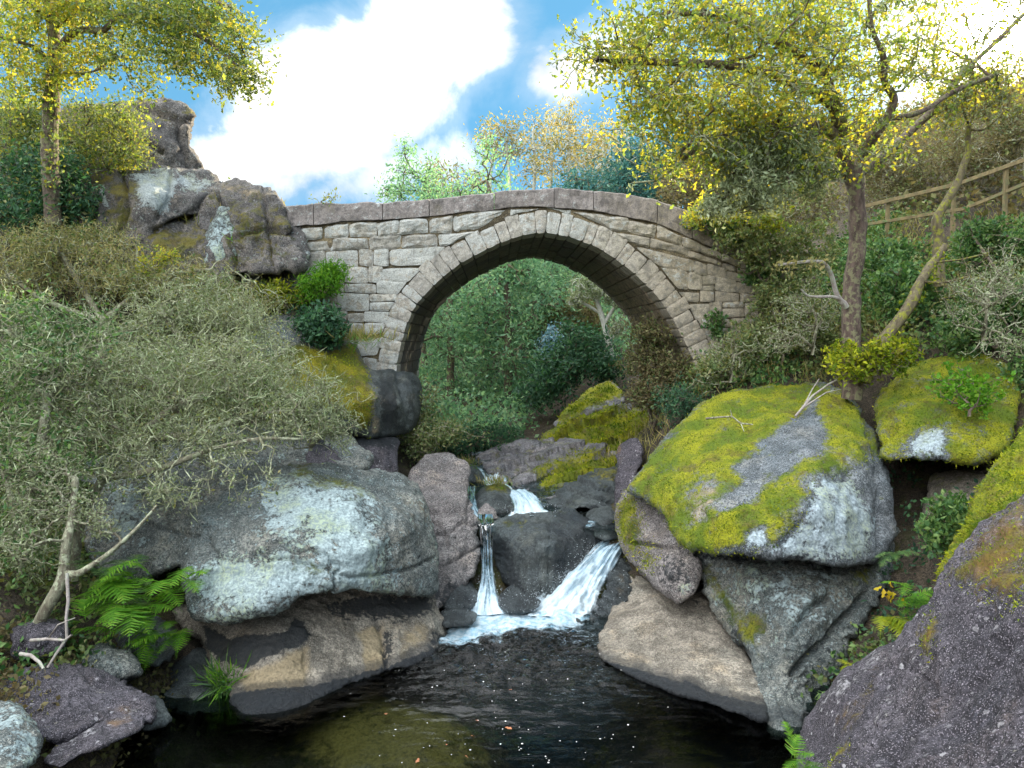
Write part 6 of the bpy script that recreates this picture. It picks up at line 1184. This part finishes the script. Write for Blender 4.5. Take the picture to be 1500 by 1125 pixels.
for k, (px, Y, tp) in enumerate([(1040, 27, 190), (1085, 29, 160), (1130, 28, 150), (1175, 30, 140), (1010, 30, 205), (1100, 24, 190)]):  # added, unseen trees that keep the sun off the left pier
    capped(br_t, px, Y, tp, 'brownish tree behind the oak crown on the slope beyond the bridge', 'added sun-blocking trees behind the oak crown', .9)
# bushy growth under the left oak
shrub('hill_bush', 'olive yellow bush under the left oak in front of the cliff block', (110, 300, 12.6), [[(110, 290, 12.6), (110, 250, 12.6), (120, 210, 12.7)], [(110, 290, 12.6), (160, 250, 12.5), (190, 220, 12.5)], [(110, 290, 12.6), (50, 240, 12.6), (20, 210, 12.6)]], [(110, 190, 60, 45, 12.6, .5, 230), (180, 185, 35, 35, 12.7, .4, 130), (160, 235, 40, 30, 12.5, .4, 130), (40, 200, 50, 45, 12.6, .5, 190), (20, 150, 40, 35, 12.9, .5, 120), (200, 225, 20, 15, 12.6, .3, 40)], 51, mat='oak_leaf_green', n_t=9, tuft_=.06, spread=.11, bark='bark', r0=.04, twl=3, extra=('oak_leaf', 3, .06))
shrub('hill_bush', 'dark evergreen ivy bush at far left below the left oak', (70, 330, 11.6), [[(70, 320, 11.6), (70, 280, 11.6)], [(70, 320, 11.6), (120, 290, 11.6)]], [(60, 265, 60, 35, 11.7, .5, 200), (30, 310, 50, 40, 11.5, .5, 170), (110, 300, 40, 30, 11.6, .4, 120), (90, 245, 30, 25, 11.8, .3, 70)], 52, mat='dark_leaf', n_t=13, tuft_=.08, spread=.1, bark='bark', r0=.04, extra=('under_leaf', 3, .07))

# ------------------------------------------------------------------ timber handrail
def beam(pts, w_, h_, nm, parent, mat='timber', seed=0):
    pts = np.array(pts); n = 12; t = np.linspace(0, 1, n)[:, None]; c = pts[0]+(pts[1]-pts[0])*t
    d_ = pts[1]-pts[0]; d_ /= np.linalg.norm(d_); up = np.array([0, 0, 1.]) if abs(d_[2]) < .9 else np.array([0, 1., 0]); s_ = np.cross(d_, up); s_ /= np.linalg.norm(s_); up = np.cross(s_, d_)
    pr = [(-.5, -.42), (-.42, -.5), (.42, -.5), (.5, -.42), (.5, .42), (.42, .5), (-.42, .5), (-.5, .42)]
    V = np.concatenate([c+s_*a*w_+up*b*h_ for a, b in pr]).reshape(8, n, 3).transpose(1, 0, 2).reshape(-1, 3)
    V = V+.006*np.stack([fbm(V, 5, 3, seed+k) for k in range(3)], 1)
    i = np.arange(n-1)[:, None]*8; j = np.arange(8)[None]; Q = np.stack([i+j, i+(j+1) % 8, i+8+(j+1) % 8, i+8+j], -1).reshape(-1, 4)
    return obj(nm, V, [Q, np.array([[*range(8)][::-1], [*range((n-1)*8, n*8)]])], M[mat], parent, smooth=False)
hr = empty('handrail', P(1400, 320, 12.8), 'two-rail timber handrail climbing the right slope behind the trees', 'fence')
A, B_, C_ = P(1238, 309, 13.8), P(1402, 270, 12.9), P(1530, 224, 12.0)
beam([A, B_], .04, .065, 'rail', hr, seed=1); beam([B_+(C_-B_)*.012, C_], .04, .065, 'rail', hr, seed=5)
dz = np.array([0, 0, -.40]); A2, B2, C2 = P(1262, 330, 13.7), P(1412, 306, 12.9), P(1530, 258, 12.0)
beam([A2, B2], .04, .055, 'rail', hr, seed=9); beam([B2+(C2-B2)*.012, C2], .04, .055, 'rail', hr, seed=12)
for k, (a, b) in enumerate([(.42, 0), (1.0, 0), (.62, 1)]):
    q = (A+(B_-A)*a if not b else B_+(C_-B_)*a)+np.array([0, .085, .0]); beam([q+[0, 0, -1.1], q+[0, 0, -.02]], .06, .06, 'post', hr, seed=20+k)

# ------------------------------------------------------------------ ground cover
def proj(V):
    cy = V[:, 1]; dz_ = V[:, 2]-CAM[2]; dn = np.maximum(cy*cp-dz_*sp, .1)
    return np.c_[750+F_PX*V[:, 0]/dn, 562.5-F_PX*(cy*sp+dz_*cp)/dn]
dg = None
def ground_pts(x0, x1, y0, y1, n, poly, rg, thr=-.1, fs=.9, seed=1):
    x = rg.uniform(x0, x1, n); y = rg.uniform(y0, y1, n); V = np.c_[x, y, terr(x, y)]
    near_ = np.clip((28-np.abs(V[:, 1]-8))/10, 0.15, 1); rise = np.clip((V[:, 2]+0.4)/1.2, 0.25, 1)
    V[:, 2] += (0.28*fbm(V, 0.5, 4, 3)+0.10*fbm(V, 2.2, 4, 8))*rise*near_
    k = fbm(V, fs, 3, seed) > thr
    if poly is not None: k &= inside(proj(V), poly)
    return V[k]
def cover(name, pts, mat, size, rg, hgt, per=6, sig=.07, up=.4, aspect=.6):
    c = np.repeat(pts, per, 0)+rg.normal(0, sig, (len(pts)*per, 3)); c[:, 2] += np.abs(rg.normal(0, hgt, len(c)))*(0.5+.5*np.repeat(rg.random(len(pts)), per))
    V, F = leaf_geo(c, size, rg, aspect, up); return tag(obj(name, V, F, M[mat], smooth=False), kind='stuff')
rg = np.random.default_rng(201)
RB = [(1035, 520), (1060, 440), (1110, 390), (1240, 340), (1500, 300), (1620, 300), (1620, 640), (1480, 600), (1300, 560), (1230, 575), (1140, 570), (1050, 585), (1000, 610)]
cover('undergrowth', ground_pts(2, 9, 8.5, 15, 9000, RB, rg, -.05, 1.1, 5), 'ivy_leaf', .075, rg, .16, 7, .09)
cover('undergrowth', ground_pts(2, 9, 8.5, 15, 6000, RB, rg, -.05, 1.3, 15), 'under_leaf', .07, rg, .22, 6, .10)
cover('dry_grass', ground_pts(2, 9, 8.5, 15, 3000, RB, rg, .0, 1.0, 25), 'dry_grass', .20, rg, .06, 6, .05, 1.6, .06)
cover('undergrowth', ground_pts(2.6, 8, 5, 9.5, 2500, [(1290, 660), (1480, 640), (1480, 850), (1300, 960), (1180, 1060), (1290, 850)], rg, .1, 1.4, 35), 'dark_leaf', .06, rg, .12, 6, .07)
cover('undergrowth', ground_pts(4, 30, 12, 34, 16000, [(1000, 330), (1100, 180), (1300, 60), (1650, 40), (1650, 330), (1250, 330), (1100, 380)], rg, -.15, .6, 45), 'brown_leaf', .13, rg, .3, 6, .16)
cover('undergrowth', ground_pts(4, 30, 12, 34, 6000, [(1000, 330), (1100, 180), (1300, 60), (1650, 40), (1650, 330), (1250, 330), (1100, 380)], rg, .1, .5, 55), 'under_leaf', .12, rg, .25, 6, .14)
cover('undergrowth', ground_pts(-9, -1.2, 4.5, 13.5, 14000, [(-60, 560), (120, 500), (330, 560), (330, 700), (120, 760), (150, 900), (230, 960), (120, 1010), (-60, 1010)], rg, -.1, 1.0, 65), 'under_leaf', .06, rg, .12, 6, .08)
cover('undergrowth', ground_pts(-9, -1.2, 4.5, 13.5, 8000, [(-60, 560), (330, 600), (330, 700), (150, 900), (230, 960), (120, 1010), (-60, 1010)], rg, .0, 1.0, 75), 'ivy_leaf', .06, rg, .14, 6, .08)
cover('leaf_litter', ground_pts(-6, -1.5, 4, 7.5, 5000, [(-60, 900), (230, 960), (300, 1040), (220, 1125), (-60, 1140)], rg, -.3, 1.5, 85), 'brown_leaf', .05, rg, .02, 6, .06)
cover('dry_grass', ground_pts(-9, -3.5, 11, 15, 5000, [(180, 300), (330, 250), (430, 300), (430, 400), (220, 420)], rg, -.4, 1.0, 95), 'dry_grass', .20, rg, .05, 7, .05, 1.8, .06)
cover('undergrowth', ground_pts(-14, -4, 11, 18, 9000, [(-60, 80), (160, 140), (300, 250), (430, 320), (430, 440), (-60, 460)], rg, -.1, .8, 105), 'oak_leaf_green', .08, rg, .2, 6, .1)
cover('undergrowth', ground_pts(-14, 12, 14, 34, 22000, [(560, 380), (1000, 380), (930, 530), (820, 580), (760, 650), (560, 700)], rg, -.2, .5, 115), 'willow_leaf', .11, rg, .35, 7, .2)
cover('grass', ground_pts(.3, 6, 11, 20, 1300, [(780, 690), (850, 590), (960, 580), (1060, 600), (1000, 700), (930, 690)], rg, -.2, .7, 125), 'dry_grass', .22, rg, .05, 6, .06, 1.6, .06)

cover('undergrowth', ground_pts(2.6, 9, 1.0, 7, 5000, None, rg, -.1, 1.2, 135), 'under_leaf', .06, rg, .14, 6, .08)
cover('undergrowth', ground_pts(2.6, 9, 1.0, 7, 3500, None, rg, .0, 1.2, 145), 'ivy_leaf', .06, rg, .14, 6, .08)
cover('undergrowth', ground_pts(-20, -9, 6, 18, 9000, None, rg, -.2, .8, 155), 'under_leaf', .09, rg, .2, 6, .1)

# grass and ivy that cling to things
def blades(pts, rg, size, mat, nm, parent, per=1, spread=.03, width=.07, up=1.6):
    c = near(pts, per, spread, rg) if per > 1 else pts; V, F = leaf_geo(c, size, rg, width, up); return obj(nm, V, F, M[mat], parent, smooth=False)
def plant(name, label, cat, base, parts, group=None):
    t = empty(name, base, label, cat, group)
    for nm, V, F, mt in parts: obj(nm, V, F, M[mt], t, smooth=False)
    return t
def grass_tuft(label, px, py, Y, n, size, mat='moss_tuft', sx=.12, droop=0.0, group=None):
    b = P(px, py, Y); c = b+rg.normal(0, 1, (n, 3))*np.array([sx, sx*.7, .015]); V, F = leaf_geo(c, size, rg, .06, 2.0-droop*3.4)
    k = rg.normal(0, 1, (n//2, 3))*np.array([sx, sx*.7, .02]); V2, F2_ = leaf_geo(b+k, size*.8, rg, .06, .4)
    return plant('grass_tuft', label, 'grass tuft', b, [('blades', V, F, mat), ('blades', V2, F2_, 'bright_leaf')], group)
grass_tuft('small grass tuft growing on top of the black mid-stream boulder', 726, 712, 11.15, 140, .17, 'dry_grass', .11)
grass_tuft('grass tuft on the dark stone at the head of the rapid', 686, 682, 12.3, 100, .16, 'dry_grass', .08)
grass_tuft('drooping green grass tuft hanging over the water below the tan rock', 328, 998, 6.65, 240, .26, 'ivy_leaf', .07, .9)
grass_tuft('dry grass tuft leaning on the brown dome beside the parapet', 365, 320, 12.8, 260, .35, 'dry_grass', .3)
grass_tuft('dry grass growing at the base of the brown dome near the bridge', 408, 350, 12.5, 260, .3, 'dry_grass', .22)
grass_tuft('thin grass spilling over the foot of the left pier', 520, 500, 11.2, 260, .22, 'dry_grass', .22)
grass_tuft('pale dry grass along the ridge above the white lichened rib', 300, 340, 12.6, 300, .3, 'dry_grass', .3)

def needle_bush(name, label, clumps, mat, size, n, parent_base, seed, aspect=.16, cat='shrub'):
    rg = np.random.default_rng(seed); S = Skel(); S.limb(np.array([parent_base, parent_base+[0, 0, .06]]), r0=.02, r1=.015)
    S.fill(np.concatenate([blobs([(*c_[:6], int(c_[6]*.7)) for c_ in clumps], rg, 3, .09), blobs([(c_[0], c_[1], c_[2]*1.5, c_[3]*1.4, c_[4], c_[5]*1.2, int(c_[6]*.3)+2) for c_ in clumps], rg)]), rg, .2, 2, .1); a = ids(S); V, F = leaf_geo(near(a, n, size*.5, rg), size, rg, aspect, .5)
    return tree(name, label, cat, parent_base, S, .003, .4, 'bark', [('foliage', V, F, mat)], kids=('stems', 'x'), rmax=.02)
needle_bush('green_shrub', 'bright green feathery shrub on the grey-brown rock, upper of two', [(362, 360, 20, 20, 11.9, .2, 110), (355, 380, 16, 14, 11.8, .2, 60)], 'bright_leaf', .10, 16, P(360, 392, 11.9), 301)
needle_bush('green_shrub', 'bright green feathery shrub slanting in front of the bridge wall', [(486, 400, 16, 14, 11.5, .2, 60), (470, 415, 20, 14, 11.4, .2, 70), (455, 430, 14, 10, 11.4, .15, 40)], 'bright_leaf', .10, 16, P(462, 440, 11.4), 302)
needle_bush('green_shrub', 'yellow-green tuft of leaves under the moss-capped rock', [(415, 435, 22, 10, 11.4, .15, 50), (395, 425, 16, 8, 11.4, .15, 25)], 'moss_tuft', .09, 12, P(418, 450, 11.4), 303, .3)
needle_bush('green_shrub', 'dark teal leafy shrub at the foot of the bridge wall', [(470, 480, 26, 26, 11.0, .25, 170)], 'dark_leaf', .085, 13, P(474, 510, 11.1), 304, .5)
needle_bush('green_shrub', 'grey-green weeds sprouting on the left end of the parapet', [(480, 292, 18, 4, 12.0, .1, 14)], 'under_leaf', .05, 5, P(471, 300, 12.05), 305, .5)
needle_bush('green_shrub', 'leafy green shrub inside the dark hollow on the right bank', [(1400, 760, 32, 28, 7.0, .2, 220), (1385, 790, 24, 20, 6.9, .15, 80)], 'ivy_leaf', .055, 14, P(1392, 820, 6.9), 306, .55)
needle_bush('green_shrub', 'bramble with bright leaves on top of the mossy overhanging ledge', [(1430, 580, 25, 25, 8.2, .2, 60), (1400, 560, 25, 20, 8.5, .2, 50)], 'bright_leaf', .06, 7, P(1420, 610, 8.1), 307, .6)
needle_bush('green_shrub', 'yellow and green leafed shrub among the ochre brush at left', [(235, 375, 18, 10, 10.6, .15, 40), (215, 390, 14, 8, 10.6, .15, 20)], 'oak_leaf', .05, 8, P(230, 395, 10.6), 308, .5)
needle_bush('green_shrub', 'ivy hanging over the right end of the bridge wall', [(1115, 390, 20, 25, 11.8, .15, 110), (1085, 345, 22, 14, 11.8, .12, 80), (1050, 330, 30, 12, 11.85, .1, 60), (1048, 480, 8, 18, 11.85, .08, 40)], 'ivy_leaf', .06, 11, P(1110, 430, 11.85), 309, .6)
needle_bush('green_shrub', 'tangled grey-green creeper between the bridge end and oak trunk', [(1150, 440, 40, 45, 11.4, .3, 260), (1110, 500, 45, 30, 11.2, .3, 200), (1190, 480, 35, 40, 10.9, .3, 180), (1060, 540, 35, 22, 11.0, .25, 120)], 'under_leaf', .07, 13, P(1140, 560, 11.0), 310, .4)
needle_bush('green_shrub', 'dense green ivy mound right of the oak trunk', [(1330, 430, 45, 40, 10.9, .3, 260), (1300, 380, 30, 30, 11.6, .3, 120)], 'ivy_leaf', .075, 14, P(1320, 490, 10.7), 311, .6)
needle_bush('green_shrub', 'dark bramble thicket at the right edge below the handrail', [(1450, 360, 60, 40, 11.4, .3, 260), (1480, 460, 50, 50, 10, .4, 240), (1420, 490, 50, 30, 9.8, .3, 130)], 'ivy_leaf', .07, 13, P(1460, 510, 9.6), 312, .55)
needle_bush('green_shrub', 'leafy oak saplings hiding the right end of the parapet', [(1095, 355, 40, 30, 11.5, .3, 130), (1140, 370, 40, 40, 11.5, .3, 130), (1185, 360, 45, 45, 11.6, .4, 150)], 'under_leaf', .065, 11, P(1120, 420, 11.6), 315, .5)
needle_bush('green_shrub', 'yellow-leaved growth over the right parapet below the oak', [(1060, 300, 40, 20, 11.6, .3, 80), (1110, 315, 40, 22, 11.4, .3, 90), (1020, 318, 20, 12, 11.7, .2, 30)], 'oak_leaf', .075, 9, P(1100, 350, 11.7), 313, .5)
needle_bush('green_shrub', 'leafy weeds rooted where the oak meets the boulder', [(1250, 535, 28, 18, 9.3, .2, 100), (1240, 520, 20, 15, 9.4, .15, 60), (1310, 520, 30, 25, 9.2, .2, 120)], 'moss_tuft', .06, 9, P(1255, 560, 9.3), 314, .55)
# bare brushwood on the right slope
for k, (lb, px, py, Y, cl) in enumerate([('tangle of bare brown brush above the handrail at right', 1440, 270, 14.5, [(1440, 200, 60, 45, 14.6, .8, 260), (1400, 230, 50, 35, 14.6, .6, 160)]), ('bare brown brush behind the forked oak limbs', 1330, 290, 16, [(1330, 220, 50, 50, 16, .8, 240), (1290, 240, 40, 40, 16, .6, 150)]), ('brown brush high on slope under the sun', 1480, 200, 17, [(1470, 150, 50, 40, 17, .8, 200), (1420, 140, 40, 40, 17.5, .8, 150)]), ('bare scrub rising behind the oak trunk above the handrail', 1290, 300, 15.2, [(1280, 270, 50, 40, 15.3, .7, 220), (1330, 260, 50, 40, 15.2, .7, 200)]), ('brown scrub at the right edge above the handrail', 1500, 250, 13.4, [(1490, 180, 40, 50, 13.6, .6, 200), (1460, 220, 40, 30, 13.6, .6, 120)]), ('grey-brown brush behind the right end of the bridge', 1180, 360, 14.5, [(1170, 300, 60, 45, 14.6, .7, 240), (1120, 320, 40, 30, 14.8, .6, 120)])]):
    shrub('bare_shrub', lb, (px, py, Y), [[(px, py-8, Y), (px+6, py-50, Y)]], cl, 320+k, mat='brown_leaf', n_t=5, tuft_=.06, spread=.09, bark='bark_lichen', r0=.03, twl=6, twm='brown_leaf', extra=('under_leaf', 3, .06))

for k, (lb, px, py, Y, cl) in enumerate([('tangle of pale grey bare twigs at the right edge', 1440, 500, 8.9, [(1440, 440, 60, 45, 9, .5, 260), (1480, 400, 40, 40, 9.2, .5, 130), (1470, 500, 40, 30, 8.6, .4, 90)]), ('pale twiggy scrub left of the oak trunk', 1190, 520, 10.2, [(1180, 450, 40, 40, 10.4, .4, 170), (1140, 500, 40, 25, 10.4, .4, 130)]), ('grey twig tangle over the left end of the bank by the bridge foot', 1070, 560, 10.8, [(1080, 520, 45, 25, 11, .4, 170), (1040, 550, 30, 18, 11, .3, 80)])]):
    shrub('bare_shrub', lb, (px, py, Y), [[(px, py-8, Y), (px+6, py-40, Y)]], cl, 340+k, mat='lichen', n_t=2, tuft_=.035, spread=.05, bark='bark_lichen', r0=.02, tip=.0036)
# ------------------------------------------------------------------ ferns
def frond_geo(base, d_, L, rg, width=.26, n=22, droop=.5):
    d_ = d_/np.linalg.norm(d_); side = np.cross(d_, [0, 0, 1.0]); side /= max(np.linalg.norm(side), 1e-6); up = np.cross(side, d_)
    t = np.linspace(0, 1, n); c = base+d_*(t[:, None]*L)-np.array([0, 0, 1.])*(droop*L*t[:, None]**2)
    V, F = [], []; o = 0
    w_ = width*L*np.sin(np.clip(t*1.08+.06, 0, 1)**.75*math.pi)**.8
    for i in range(2, n-1):
        tg = c[i+1]-c[i]; tg /= np.linalg.norm(tg)
        for s_ in (-1, 1):
            ax = side*s_*.93+tg*.42-up*.12+rg.normal(0, .07, 3); l = w_[i]*(.9+.2*rg.random()); wd = L/n*.62
            # toothed pinna: rows of small lobes along its length
            m_ = 5; k = np.linspace(0, 1, m_)[:, None]; ce = c[i]+ax*l*k; hw = wd*(1-k*.75)*(1+0.35*(np.arange(m_)[:, None] % 2)); nv = np.cross(ax, tg)*.15*l
            a = ce+tg*hw*.5-nv*k**2; b = ce-tg*hw*.5-nv*k**2
            V += [a, b]; j = np.arange(m_-1)[:, None]; F.append(np.concatenate([o+j, o+j+1, o+m_+j+1, o+m_+j], 1)); o += 2*m_
    rr = np.linspace(.006, .002, n)*L*1.4
    return np.concatenate(V), np.concatenate(F), (c, rr)
def fern(label, base, nf, L, mat, seed, spread=(0, 0, .6), cone=.8, droop=.5, width=.26, group=None, nb=1, bsp=.15):
    rg = np.random.default_rng(seed); t = empty('fern', base, label, 'fern', group)
    for k in range(nf):
        d_ = np.array(spread)+rg.normal(0, cone, 3)*np.array([1, .8, .5]); d_[2] = abs(d_[2])*.6+.15
        b = base+(rg.normal(0, bsp, 3)*np.array([1, .6, .8]) if nb > 1 else 0)
        V, F, st = frond_geo(b, d_, L*(.7+.5*rg.random()), rg, width, 20, droop)
        sV, sF = tubes([st], 5); fo = obj('frond', V, F, M[mat], t, smooth=False); obj('stalk', sV, sF, M[mat], fo)
    return t
fern('big bright green fern bush growing under the lichened boulder at left', P(205, 880, 6.55), 44, .52, 'bright_leaf', 401, (0, -.5, .3), .8, .55, .30, nb=2, bsp=.20)
fern('low green fern spreading at the foot of the fern bush', P(235, 925, 6.6), 14, .34, 'bright_leaf', 409, (.2, -.5, .2), .7, .6, .28, nb=2, bsp=.10)
fern('darker green fern behind the bright fern bush', P(175, 850, 6.9), 16, .5, 'ivy_leaf', 402, (0, -.3, .5), .8, .5, .28, nb=2, bsp=.12)
fern('yellow-green fern frond hanging in the gully beside the purple rock', P(1292, 905, 5.9), 5, .42, 'fern_yellow', 403, (-.1, -.6, -.1), .35, .7, .2)
fern('leafy green fern above the yellow-green frond in the gully', P(1325, 880, 5.9), 12, .34, 'bright_leaf', 404, (0, -.4, .3), .7, .5, .25, nb=2, bsp=.08)
fern('small lime fern sprig low in the gully', P(1240, 975, 5.6), 4, .16, 'fern_yellow', 405, (0, -.5, .3), .6, .4, .3)
fern('dark fern at the foot of the ledged boulder', P(1215, 1025, 5.6), 8, .28, 'ivy_leaf', 406, (0, -.5, .3), .7, .5, .25, nb=2, bsp=.08)
fern('fern fringe at the waterline under the purple foreground rock', P(1180, 1110, 4.3), 8, .22, 'bright_leaf', 407, (0, -.5, .4), .8, .4, .25, nb=2, bsp=.07)
fern('dim fern in the shadow by the pale hollow rock', P(1310, 810, 7.2), 6, .3, 'ivy_leaf', 408, (-.3, -.5, .2), .6, .5, .25)
b_ = P(1308, 865, 5.75); V_, F_ = oak_leaf_geo(b_+np.random.default_rng(5).normal(0, .05, (9, 3)), .075, np.random.default_rng(6), -.2)
plant('golden_leaves', 'spray of golden yellow leaves above the gully fern', 'plant', b_, [('leaves', V_, F_, 'gold_leaf')])
# ------------------------------------------------------------------ small things on the water
rg = np.random.default_rng(77)
def flecks():
    n = 110; px = rg.normal(770, 120, n); py = 940+rg.random(n)**.8*190; k = (px > 470) & (px < 1050); px, py = px[k], py[k]
    c = P(px, py, YW(py, .012)); V, F = leaf_geo(c, .015, rg, .9); V[:, 2] = .012+.004*(V[:, 2]-np.repeat(c[:, 2], 4))/.03+.012
    tag(obj('foam_flecks', V, F, M['foam']), kind='stuff')
m_, g = new_mat('foam flecks'); out_(g, g.n('ShaderNodeBsdfPrincipled', {'Base Color': (.75, .74, .72), 'Roughness': .5}).outputs[0]); M['foam'] = m_
flecks()
fl = None
for k, (px, py) in enumerate([(696, 1054), (690, 1078), (656, 1090), (685, 1110), (613, 1110), (740, 1065), (696, 1000), (563, 1045), (745, 1010), (1125, 1040)]):
    c = P(px, py, YW(py, .015)); V, F = oak_leaf_geo(np.zeros((1, 3)), .055, rg); V[:, 2] *= .15
    o = obj('fallen_leaf', V+c, F, M['red_leaf'], smooth=False); tag(o, 'reddish fallen leaf floating on the dark pool among foam flecks', 'leaf', 'fallen leaves floating on the pool')
